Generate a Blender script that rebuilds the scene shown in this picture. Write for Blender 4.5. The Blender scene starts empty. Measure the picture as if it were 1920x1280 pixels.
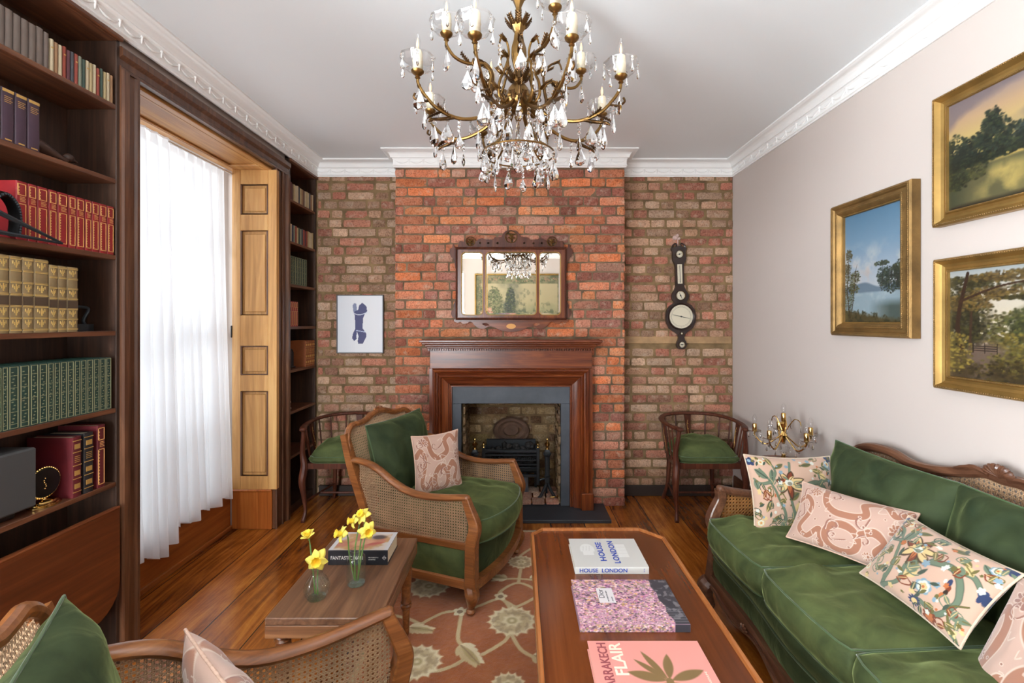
import bpy, bmesh, math, random
import numpy as np
from mathutils import Vector, Matrix, noise
from mathutils.geometry import tessellate_polygon
PI = math.pi
S = bpy.context.scene
COL = S.collection
# ---------------------------------------------------------------- camera
cam = bpy.data.cameras.new('camera'); camo = bpy.data.objects.new('camera', cam); COL.objects.link(camo)
camo.location = (0, 0, 1.4); camo.rotation_euler = (PI/2, 0, 0)
cam.sensor_width = 36; cam.lens = 16.0
cam.shift_x = -12/1920; cam.shift_y = -38/1920; cam.clip_start = .02
S.camera = camo
# ---------------------------------------------------------------- world, exposure, window light and added fill
S.view_settings.view_transform = 'Standard'; S.view_settings.look = 'None'
S.view_settings.exposure = 0.58; S.view_settings.gamma = 1; S.view_settings.use_curve_mapping = False
W = bpy.data.worlds.new('world'); S.world = W; W.use_nodes = True
W.node_tree.nodes['Background'].inputs[0].default_value = (.93, .97, 1, 1)
W.node_tree.nodes['Background'].inputs[1].default_value = .75
def area(name, loc, size, power, rot, col=(1, 1, 1)):
    l = bpy.data.lights.new(name, 'AREA'); l.shape = 'RECTANGLE'; l.size, l.size_y = size
    l.energy = power; l.color = col
    o = bpy.data.objects.new(name, l); o.location = loc; o.rotation_euler = rot; COL.objects.link(o); return o
# overcast sky light outside window_1; the other two are added fill at made-up windows
area('daylight_and_fill', (-2.55, 2.5, 1.5), (1.6, 2.6), 17, (0, -PI/2-.2, 0), (.92, .96, 1))
area('daylight_and_fill', (-2.55, -.25, 1.5), (1.6, 2.6), 740, (0, -PI/2-.60, 0), (.87, .945, 1))  # added fill light, outside the made-up left window that is out of view
area('daylight_and_fill', (-1.33, -2.05, 1.5), (1.2, 2.4), 290, (PI/2+.6, 0, 0), (.88, .95, 1))  # second added fill, outside the made-up window in the wall behind the camera
S.cycles.use_denoising = True
S.cycles.max_bounces = 10; S.cycles.diffuse_bounces = 5; S.cycles.transmission_bounces = 8; S.cycles.transparent_max_bounces = 16
S.cycles.caustics_reflective = False; S.cycles.caustics_refractive = False; S.cycles.sample_clamp_indirect = 6

# ---------------------------------------------------------------- materials
def lin(c):
    c = np.asarray(c, dtype=float)/255.0
    return np.where(c <= .04045, c/12.92, ((c+.055)/1.055)**2.4)
def L4(c): r = lin(c); return (float(r[0]), float(r[1]), float(r[2]), 1)
MATS = {}
def newmat(name):
    m = bpy.data.materials.new(name); m.use_nodes = True; MATS[name] = m
    return m, m.node_tree, m.node_tree.nodes['Principled BSDF']
def N(nt, t, **k):
    n = nt.nodes.new(t)
    for a, b in k.items():
        if a.startswith('i_'): n.inputs[a[2:]].default_value = b
        else: setattr(n, a, b)
    return n
def coords(nt, scale=(1, 1, 1), rot=(0, 0, 0), kind='Object'):
    tc = N(nt, 'ShaderNodeTexCoord'); mp = N(nt, 'ShaderNodeMapping')
    mp.inputs['Scale'].default_value = scale; mp.inputs['Rotation'].default_value = rot
    nt.links.new(tc.outputs[kind], mp.inputs['Vector']); return mp.outputs['Vector']
def ramp(nt, fac, stops):
    r = N(nt, 'ShaderNodeValToRGB'); e = r.color_ramp.elements
    while len(e) < len(stops): e.new(.5)
    for i, (p, c) in enumerate(stops): e[i].position = p; e[i].color = L4(c)
    nt.links.new(fac, r.inputs['Fac']); return r.outputs['Color']
def noise_n(nt, vec, scale, detail=5, rough=.55, dist=0):
    n = N(nt, 'ShaderNodeTexNoise'); n.inputs['Scale'].default_value = scale
    n.inputs['Detail'].default_value = detail; n.inputs['Roughness'].default_value = rough; n.inputs['Distortion'].default_value = dist
    nt.links.new(vec, n.inputs['Vector']); return n.outputs['Fac']
def bump(nt, b, h, strength=.3, dist=.002, prev=None):
    n = N(nt, 'ShaderNodeBump'); n.inputs['Strength'].default_value = strength; n.inputs['Distance'].default_value = dist
    nt.links.new(h, n.inputs['Height'])
    if prev is not None: nt.links.new(prev, n.inputs['Normal'])
    nt.links.new(n.outputs['Normal'], b.inputs['Normal']); return n.outputs['Normal']
def plain(name, c, rough=.5, metal=0, bs=0, bscale=60, coat=0, spec=.5, sheen=0, var=0):
    m, nt, b = newmat(name)
    b.inputs['Base Color'].default_value = L4(c); b.inputs['Roughness'].default_value = rough; b.inputs['Metallic'].default_value = metal
    b.inputs['Coat Weight'].default_value = coat; b.inputs['Specular IOR Level'].default_value = spec
    v = coords(nt)
    if sheen: b.inputs['Sheen Weight'].default_value = sheen; b.inputs['Sheen Roughness'].default_value = .4
    if bs: bump(nt, b, noise_n(nt, v, bscale), bs, .002)
    if var:
        c1 = tuple(max(0, x*(1-var)) for x in c); c2 = tuple(min(255, x*(1+var)) for x in c)
        nt.links.new(ramp(nt, noise_n(nt, v, 9, 4), [(.3, c1), (.7, c2)]), b.inputs['Base Color'])
    return m
def wood(name, c1, c2, c3=None, axis=2, rough=.35, scale=1.0, coat=.0, grain=(.22, .78), spec=.5, knots=True):
    """long-grained timber; axis = direction of the grain in object space"""
    m, nt, b = newmat(name)
    sc = [14*scale]*3; sc[axis] = 1.1*scale
    v = coords(nt, tuple(sc))
    f1 = noise_n(nt, v, 1.6, 7, .62, 1.2)
    sc2 = [60*scale]*3; sc2[axis] = 1.6*scale
    f2 = noise_n(nt, coords(nt, tuple(sc2)), 2.0, 3, .5)
    mx = N(nt, 'ShaderNodeMath', operation='MULTIPLY_ADD'); nt.links.new(f2, mx.inputs[0]); mx.inputs[1].default_value = .35
    nt.links.new(f1, mx.inputs[2])
    sb = N(nt, 'ShaderNodeMath', operation='SUBTRACT'); nt.links.new(mx.outputs[0], sb.inputs[0]); sb.inputs[1].default_value = .175
    st = [(grain[0], c1), ((grain[0]+grain[1])/2, c2), (grain[1], c3 or c2)]
    nt.links.new(ramp(nt, sb.outputs[0], st), b.inputs['Base Color'])
    b.inputs['Roughness'].default_value = rough; b.inputs['Coat Weight'].default_value = coat; b.inputs['Coat Roughness'].default_value = .2
    b.inputs['Specular IOR Level'].default_value = spec
    bump(nt, b, f2, .12, .001)
    return m
def velvet(name, c1, c2, rough=.75):
    m, nt, b = newmat(name)
    v = coords(nt, (1, 1, 1))
    f = noise_n(nt, v, 5.5, 4, .6, .8)
    nt.links.new(ramp(nt, f, [(.32, c1), (.68, c2)]), b.inputs['Base Color'])
    b.inputs['Roughness'].default_value = rough; b.inputs['Specular IOR Level'].default_value = .2
    b.inputs['Sheen Weight'].default_value = .75; b.inputs['Sheen Roughness'].default_value = .32; b.inputs['Sheen Tint'].default_value = L4((165, 180, 120))
    p = bump(nt, b, noise_n(nt, v, 8, 2.5, .45, 1.2), .4, .02)
    bump(nt, b, noise_n(nt, v, 420, 2), .15, .0006, p)
    return m
def painted(name, rough=.8, bs=.0, bscale=300, coat=0, sheen=0, bdist=.001, spec=.4):
    """surface whose own pattern is stored in the colour attribute 'Col'"""
    m, nt, b = newmat(name)
    a = N(nt, 'ShaderNodeVertexColor', layer_name='Col'); nt.links.new(a.outputs['Color'], b.inputs['Base Color'])
    b.inputs['Roughness'].default_value = rough; b.inputs['Coat Weight'].default_value = coat; b.inputs['Specular IOR Level'].default_value = spec
    if sheen: b.inputs['Sheen Weight'].default_value = sheen; b.inputs['Sheen Roughness'].default_value = .5
    if bs: bump(nt, b, noise_n(nt, coords(nt), bscale, 4, .6), bs, bdist)
    return m
def glass(name, tint=(255, 255, 255), ior=1.5, rough=0.0):
    m, nt, b = newmat(name)
    b.inputs['Base Color'].default_value = L4(tint); b.inputs['Transmission Weight'].default_value = 1; b.inputs['IOR'].default_value = ior; b.inputs['Roughness'].default_value = rough
    return m
def thin_glass(name, refl=.08, tint=(255, 255, 255), k=.34):
    m, nt, b = newmat(name); nt.nodes.remove(b)
    t = N(nt, 'ShaderNodeBsdfTransparent'); t.inputs[0].default_value = L4(tint); g = N(nt, 'ShaderNodeBsdfGlossy'); g.inputs['Roughness'].default_value = .02
    fr = N(nt, 'ShaderNodeMath', operation='MULTIPLY_ADD'); lw = N(nt, 'ShaderNodeLayerWeight'); lw.inputs[0].default_value = .25; nt.links.new(lw.outputs['Facing'], fr.inputs[0]); fr.inputs[1].default_value = k; fr.inputs[2].default_value = refl*.4
    mx = N(nt, 'ShaderNodeMixShader'); nt.links.new(fr.outputs[0], mx.inputs[0]); nt.links.new(t.outputs[0], mx.inputs[1]); nt.links.new(g.outputs[0], mx.inputs[2])
    nt.links.new(mx.outputs[0], nt.nodes['Material Output'].inputs[0]); return m
def emit(name, c, s):
    m, nt, b = newmat(name); b.inputs['Base Color'].default_value = L4(c)
    b.inputs['Emission Color'].default_value = L4(c); b.inputs['Emission Strength'].default_value = s; return m

M = {}
M['dark_wood'] = wood('dark_wood', (56, 34, 24), (90, 58, 40), (124, 84, 58), 2, .33, coat=.1)
M['dark_wood_y'] = wood('dark_wood_long', (62, 37, 26), (96, 58, 38), (130, 84, 56), 1, .36)
M['case_wood'] = wood('bookcase_wood', (36, 24, 18), (60, 41, 31), (86, 60, 45), 2, .42)
M['flap'] = wood('flap_mahogany', (66, 32, 17), (98, 50, 26), (128, 70, 36), 1, .28, scale=.6, coat=.15)
M['mahogany'] = wood('mahogany', (54, 23, 10), (104, 47, 21), (150, 80, 36), 0, .3, scale=.8, coat=.08, spec=.4)
M['mahogany_z'] = wood('mahogany_upright', (54, 23, 10), (104, 47, 21), (150, 80, 36), 2, .28, scale=.8, coat=.12, spec=.4)
M['chairwood'] = wood('chair_walnut', (86, 48, 24), (130, 78, 40), (164, 106, 60), 1, .28, scale=1.2, coat=.2)
M['chair_dark'] = wood('tub_chair_mahogany', (48, 22, 15), (80, 40, 26), (110, 62, 42), 2, .42, spec=.3)
M['sofawood'] = wood('sofa_walnut', (62, 38, 26), (96, 62, 44), (128, 88, 64), 0, .3, coat=.15)
M['pine'] = wood('waxed_pine', (150, 104, 54), (196, 146, 86), (222, 180, 116), 2, .4, scale=.55)
M['pine_y'] = wood('waxed_pine_long', (146, 96, 48), (186, 134, 78), (210, 164, 102), 1, .36, scale=.55)
M['apron_wood'] = wood('window_apron_wood', (104, 52, 22), (150, 82, 36), (184, 112, 54), 1, .28, scale=.5, coat=.1)
M['plinth_wood'] = wood('plinth_wood', (128, 66, 24), (168, 92, 38), (196, 122, 60), 2, .3, scale=.6, coat=.1)
M['walnut'] = wood('side_table_walnut', (76, 48, 34), (118, 82, 58), (152, 112, 82), 1, .34, scale=.8)
M['walnut_x'] = wood('side_table_walnut_cross', (92, 56, 34), (138, 92, 58), (176, 126, 84), 0, .34, scale=.8)
M['tabletop'] = wood('coffee_table_top', (70, 32, 14), (104, 52, 22), (128, 68, 30), 1, .17, scale=.35, coat=.4)
M['tableedge'] = wood('coffee_table_edge', (120, 66, 30), (160, 96, 50), (186, 124, 72), 1, .25, coat=.2)
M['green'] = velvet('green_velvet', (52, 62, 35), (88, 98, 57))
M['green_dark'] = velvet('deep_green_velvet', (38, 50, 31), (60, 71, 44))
M['piping'] = plain('green_piping', (62, 84, 48), .7, sheen=.5)
M['cane'] = plain('woven_cane', (176, 134, 86), .55, var=.15)
M['cane_dark'] = plain('aged_cane', (150, 104, 58), .5, var=.15)
M['cane_pale'] = plain('pale_cane', (172, 140, 108), .55, var=.12)
M['wall'] = plain('blush_plaster', (198, 187, 180), .85, bs=.05, bscale=35, spec=.2)
M['ceiling'] = plain('ceiling_paint', (236, 241, 243), .9, spec=.2)
M['cornice'] = plain('cornice_plaster', (238, 237, 235), .75, spec=.3)
M['white_paint'] = plain('white_gloss_paint', (228, 226, 222), .35)
M['brass'] = plain('antique_brass', (124, 94, 54), .36, metal=1, bs=.2, bscale=120)
M['brass_dark'] = plain('darkened_brass', (92, 68, 42), .42, metal=1, bs=.3, bscale=160)
M['polished_brass'] = plain('polished_brass', (222, 184, 112), .12, metal=1)
M['gold'] = plain('gilt_leaf', (138, 108, 64), .5, metal=.7, bs=.6, bscale=240, var=.18)
M['gold_smooth'] = plain('gilt_cove', (160, 128, 72), .42, metal=.75, var=.12)
M['gilt'] = plain('gilt_tooling', (206, 164, 92), .4, metal=.5)
M['pages'] = plain('page_edges', (214, 200, 170), .8)
M['slate'] = plain('grey_slate', (70, 76, 84), .5, bs=.12, bscale=30, var=.12)
M['hearth'] = plain('hearth_slate', (48, 50, 55), .5, bs=.1, bscale=30, var=.1)
M['iron'] = plain('cast_iron', (58, 62, 66), .5, metal=.6, bs=.3, bscale=90)
M['black'] = plain('black_lacquer', (14, 14, 15), .3)
M['coal'] = plain('coal', (36, 34, 34), .7, bs=.8, bscale=40)
M['mirror'] = plain('mirror_silvering', (206, 202, 194), .01, metal=1)
M['ceramic'] = plain('candle_ivory', (232, 222, 196), .45)
M['ebony'] = plain('barometer_rosewood', (40, 26, 22), .28, coat=.3, var=.2)
M['dial'] = plain('silvered_dial', (214, 206, 184), .4, metal=.2)
M['crystal'] = glass('crystal', ior=1.6)
M['vase_glass'] = thin_glass('vase_glass', .12, (250, 253, 251), .36)
M['dish_glass'] = thin_glass('dish_glass', .2, (250, 250, 250), .75)
M['bulb_glass'] = thin_glass('bulb_glass')
M['pane'] = thin_glass('window_pane')
M['filament'] = emit('warm_filament', (255, 186, 120), 1.6)
def brick_mat():
    m = painted('brick_face', .92, .8, 80, bdist=.006, spec=.15); nt = m.node_tree; b = nt.nodes['Principled BSDF']; src = b.inputs['Base Color'].links[0].from_socket
    v = coords(nt); f = noise_n(nt, v, 90, 5, .7); g = noise_n(nt, v, 22, 4, .6)
    m1 = N(nt, 'ShaderNodeMixRGB', blend_type='MULTIPLY'); m1.inputs[0].default_value = 1; nt.links.new(src, m1.inputs[1]); nt.links.new(ramp(nt, f, [(.34, (176, 168, 164)), (.5, (236, 236, 236)), (.66, (255, 255, 255))]), m1.inputs[2])
    m2 = N(nt, 'ShaderNodeMixRGB'); nt.links.new(m1.outputs[0], m2.inputs[1]); m2.inputs[2].default_value = L4((196, 180, 160)); r2 = N(nt, 'ShaderNodeMapRange'); r2.inputs['From Min'].default_value = .56; r2.inputs['From Max'].default_value = .70; r2.inputs['To Max'].default_value = .35; nt.links.new(g, r2.inputs[0]); nt.links.new(r2.outputs[0], m2.inputs[0])
    nt.links.new(m2.outputs[0], b.inputs['Base Color']); return m
M['brick'] = brick_mat()
M['mortar_olive'] = plain('lime_mortar', (124, 102, 74), .95, bs=.8, bscale=90, spec=.1, var=.2)
M['mortar_grey'] = plain('red_brick_mortar', (116, 98, 78), .95, bs=.8, bscale=90, spec=.1, var=.2)
M['rug'] = painted('wool_pile', .95, .9, 260, sheen=.3, bdist=.004, spec=.1)
M['oil'] = painted('oil_paint', .42, .15, 220, spec=.5)
M['print'] = painted('printed_cover', .35, spec=.5)
M['cloth_print'] = painted('printed_velvet', .8, .2, 500, sheen=.35, spec=.2)
M['stem'] = plain('flower_stem', (92, 128, 58), .5)
M['petal'] = plain('pale_yellow_petal', (246, 228, 104), .6, var=.06)
M['trumpet'] = plain('deep_yellow_trumpet', (247, 212, 62), .6)
M['fleece'] = None

# ---------------------------------------------------------------- mesh builder
class MB:
    def __init__(s): s.v = []; s.f = []; s.m = []
    def add(s, vs, fs, mi=0, X=None):
        o = len(s.v)
        s.v.extend([tuple(X @ Vector(p)) if X else tuple(p) for p in vs])
        s.f.extend([tuple(i+o for i in f) for f in fs]); s.m.extend([mi]*len(fs)); return s
    def box(s, x0, x1, y0, y1, z0, z1, mi=0, X=None, bev=0):
        if bev:
            b = min(bev, (x1-x0)/2.01, (y1-y0)/2.01, (z1-z0)/2.01)
            vs = []; idx = {}
            for i, (x, sx) in enumerate(((x0, 1), (x1, -1))):
                for j, (y, sy) in enumerate(((y0, 1), (y1, -1))):
                    for k, (z, sz) in enumerate(((z0, 1), (z1, -1))):
                        idx[i, j, k] = len(vs)
                        vs += [(x, y+sy*b, z+sz*b), (x+sx*b, y, z+sz*b), (x+sx*b, y+sy*b, z)]
            q = lambda i, j, k, a: idx[i, j, k]+a
            fs = []
            for i in (0, 1):
                f = [q(i, 0, 0, 0), q(i, 0, 1, 0), q(i, 1, 1, 0), q(i, 1, 0, 0)]; fs.append(f if i == 0 else f[::-1])
                f = [q(0, i, 0, 1), q(1, i, 0, 1), q(1, i, 1, 1), q(0, i, 1, 1)]; fs.append(f if i == 0 else f[::-1])
                f = [q(0, 0, i, 2), q(0, 1, i, 2), q(1, 1, i, 2), q(1, 0, i, 2)]; fs.append(f if i == 0 else f[::-1])
            for i in (0, 1):
                for j in (0, 1):
                    a = (i+j) % 2
                    f = [q(i, j, 0, 0), q(i, j, 0, 1), q(i, j, 1, 1), q(i, j, 1, 0)]; fs.append(f if a == 0 else f[::-1])
                    f = [q(i, 0, j, 0), q(i, 1, j, 0), q(i, 1, j, 2), q(i, 0, j, 2)]; fs.append(f if a == 0 else f[::-1])
                    f = [q(0, i, j, 1), q(1, i, j, 1), q(1, i, j, 2), q(0, i, j, 2)]; fs.append(f if a == 1 else f[::-1])
            for i in (0, 1):
                for j in (0, 1):
                    for k in (0, 1):
                        f = [q(i, j, k, 0), q(i, j, k, 1), q(i, j, k, 2)]; fs.append(f if (i+j+k) % 2 else f[::-1])
            return s.add(vs, fs, mi, X)
        vs = [(x, y, z) for x in (x0, x1) for y in (y0, y1) for z in (z0, z1)]
        return s.add(vs, [(0, 1, 3, 2), (4, 6, 7, 5), (0, 4, 5, 1), (2, 3, 7, 6), (0, 2, 6, 4), (1, 5, 7, 3)], mi, X)
    def tube(s, pts, r, n=8, closed=False, mi=0, X=None, flat=1.0, up=None, sec=None, caps=True):
        P = [Vector(p) for p in pts]; m = len(P)
        R = list(r) if hasattr(r, '__len__') else [r]*m
        T = []
        for i in range(m):
            a = P[(i-1) % m] if (closed or i > 0) else P[i]; b = P[(i+1) % m] if (closed or i < m-1) else P[i]
            t = (b-a); T.append(t.normalized() if t.length > 1e-9 else Vector((0, 0, 1)))
        nrm = Vector(up) if up else (Vector((0, 0, 1)) if abs(T[0].z) < .9 else Vector((1, 0, 0)))
        vs = []
        section = sec or [(math.cos(2*PI*k/n), math.sin(2*PI*k/n)) for k in range(n)]
        n = len(section)
        for i in range(m):
            t = T[i]; u = (Vector(up) if up else nrm); u = u-t*u.dot(t)
            if u.length < 1e-6: u = t.orthogonal()
            u.normalize(); nrm = u; w = t.cross(u)
            for (a, b) in section: vs.append(P[i]+w*(a*R[i])+u*(b*R[i]*flat))
        fs = []
        for i in range(m if closed else m-1):
            for k in range(n):
                a = i*n+k; b = i*n+(k+1) % n; c = ((i+1) % m)*n+(k+1) % n; d = ((i+1) % m)*n+k
                fs.append((a, b, c, d))
        if not closed and caps: fs += [tuple(range(n))[::-1], tuple((m-1)*n+k for k in range(n))]
        return s.add(vs, fs, mi, X)
    def lathe(s, prof, n=16, mi=0, X=None, lobes=0, lob=0, cap=True):
        vs = []; m = len(prof)
        for (r, z) in prof:
            for k in range(n):
                a = 2*PI*k/n; rr = r*(1+lob*math.cos(lobes*a)) if lobes else r
                vs.append((rr*math.cos(a), rr*math.sin(a), z))
        fs = [(i*n+k, i*n+(k+1) % n, (i+1)*n+(k+1) % n, (i+1)*n+k) for i in range(m-1) for k in range(n)]
        if cap:
            if prof[0][0] > 1e-5: fs.append(tuple(range(n))[::-1])
            if prof[-1][0] > 1e-5: fs.append(tuple((m-1)*n+k for k in range(n)))
        return s.add(vs, fs, mi, X)
    def ball(s, c, r, n=10, m=6, mi=0, sc=(1, 1, 1), X=None):
        T = Matrix.Translation(c) @ Matrix.Diagonal((sc[0], sc[1], sc[2], 1))
        pr = [(max(1e-4, r*math.sin(PI*i/m)), -r*math.cos(PI*i/m)) for i in range(m+1)]
        return s.lathe(pr, n, mi, (X @ T) if X else T)
    def prism(s, out, z0, z1, holes=(), mi=0, X=None):
        loops = [out]+list(holes); fl = [p for l in loops for p in l]; k = len(fl)
        tri = tessellate_polygon([[Vector((p[0], p[1], 0)) for p in l] for l in loops])
        vs = [(p[0], p[1], z0) for p in fl]+[(p[0], p[1], z1) for p in fl]; fs = []
        for t in tri:
            a, b, c = (Vector(fl[i][:2]) for i in t)
            if (b-a).cross(c-a) < 0: t = (t[0], t[2], t[1])
            fs.append((t[0]+k, t[1]+k, t[2]+k)); fs.append((t[2], t[1], t[0]))
        o = 0
        for l in loops:
            n = len(l); A = sum(l[i][0]*l[(i+1) % n][1]-l[(i+1) % n][0]*l[i][1] for i in range(n)) > 0
            if l is not out: A = not A
            for i in range(n):
                a, b = o+i, o+(i+1) % n
                f = (a, b, b+k, a+k); fs.append(f if A else f[::-1])
            o += n
        return s.add(vs, fs, mi, X)
    def grid(s, P, mi=0, flip=False):
        P = np.asarray(P); ny, nx, _ = P.shape
        fs = []
        for j in range(ny-1):
            for i in range(nx-1):
                a = j*nx+i; f = (a, a+1, a+nx+1, a+nx); fs.append(f[::-1] if flip else f)
        return s.add(P.reshape(-1, 3).tolist(), fs, mi)
    def mesh(s, name, mats, smooth=35, colors=None):
        me = bpy.data.meshes.new(name); me.from_pydata(s.v, [], s.f)
        for m in (mats if isinstance(mats, (list, tuple)) else [mats]): me.materials.append(m)
        if len(me.materials) > 1: me.polygons.foreach_set('material_index', s.m)
        if smooth:
            me.polygons.foreach_set('use_smooth', [True]*len(me.polygons))
            if smooth < 179: me.set_sharp_from_angle(angle=math.radians(smooth))
        if colors is not None:
            ca = me.color_attributes.new('Col', 'FLOAT_COLOR', 'POINT')
            c = np.ones((len(s.v), 4)); c[:, :3] = lin(np.clip(np.asarray(colors), 0, 255)); ca.data.foreach_set('color', c.ravel())
        me.update(); return me
    def obj(s, name, mats, parent=None, smooth=35, colors=None, loc=None):
        o = bpy.data.objects.new(name, s.mesh(name, mats, smooth, colors)); COL.objects.link(o)
        if parent is not None: o.parent = parent
        if loc is not None: o.location = loc
        return o
def tag(o, label=None, cat=None, group=None, kind=None):
    if label: o['label'] = label
    if cat: o['category'] = cat
    if group: o['group'] = group
    if kind: o['kind'] = kind
    return o
def thing(name, label, cat, loc=(0, 0, 0), rz=0, group=None):
    o = bpy.data.objects.new(name, None); COL.objects.link(o); o.empty_display_size = .05
    o.location = loc; o.rotation_euler = (0, 0, rz); return tag(o, label, cat, group)
def struct(o): o['kind'] = 'structure'; return o
def dup(root, loc, rz=None, label=None, group=None, scale=None):
    r = root.copy(); COL.objects.link(r); r.location = loc
    if rz is not None: r.rotation_euler = (0, 0, rz)
    if scale: r.scale = scale
    if label: r['label'] = label
    if group: r['group'] = group
    def rec(a, b):
        for ch in list(a.children):
            c = ch.copy(); COL.objects.link(c); c.parent = b; rec(ch, c)
    rec(root, r); return r
def cr(P, k=6, closed=False):
    """Catmull-Rom through the points"""
    P = [Vector(p) for p in P]; n = len(P); out = []
    for i in range(n if closed else n-1):
        g = lambda j: P[j % n] if closed else P[min(max(j, 0), n-1)]
        a, b, c, d = g(i-1), g(i), g(i+1), g(i+2)
        for q in range(k):
            t = q/k
            out.append(.5*((2*b)+(c-a)*t+(2*a-5*b+4*c-d)*t*t+(3*b-a-3*c+d)*t**3))
    if not closed: out.append(P[-1])
    return out
def cr1(V, k=6): return [p.x for p in cr([(v, 0, 0) for v in V], k)]
def Rz(a): return Matrix.Rotation(a, 4, 'Z')
def Rx(a): return Matrix.Rotation(a, 4, 'X')
def Ry(a): return Matrix.Rotation(a, 4, 'Y')
def Tr(x, y, z): return Matrix.Translation((x, y, z))
def basis(c, xd, yd):
    x = Vector(xd).normalized(); y = Vector(yd); y = (y-x*y.dot(x)).normalized(); z = x.cross(y)
    m = Matrix((x, y, z)).transposed().to_4x4(); m.translation = Vector(c); return m
def text_obj(s, size, mat, X, parent, name='lettering', align='LEFT', extr=.0002, squash=1.0, bold=0.0, space=1.0, fit=None):
    cu = bpy.data.curves.new(name, 'FONT'); cu.body = s; cu.size = size; cu.extrude = extr; cu.align_x = align; cu.align_y = 'CENTER'; cu.offset = bold; cu.space_character = space
    t = bpy.data.objects.new('t', cu); COL.objects.link(t); bpy.context.view_layer.update()
    me = bpy.data.meshes.new_from_object(t); COL.objects.unlink(t); bpy.data.objects.remove(t)
    if fit: xs_ = [v.co.x for v in me.vertices]; squash = fit/(max(xs_)-min(xs_))
    me.transform(X @ Matrix.Diagonal((squash, 1, 1, 1))); me.materials.clear(); me.materials.append(mat)
    o = bpy.data.objects.new(name, me); COL.objects.link(o); o.parent = parent; return o

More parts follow.
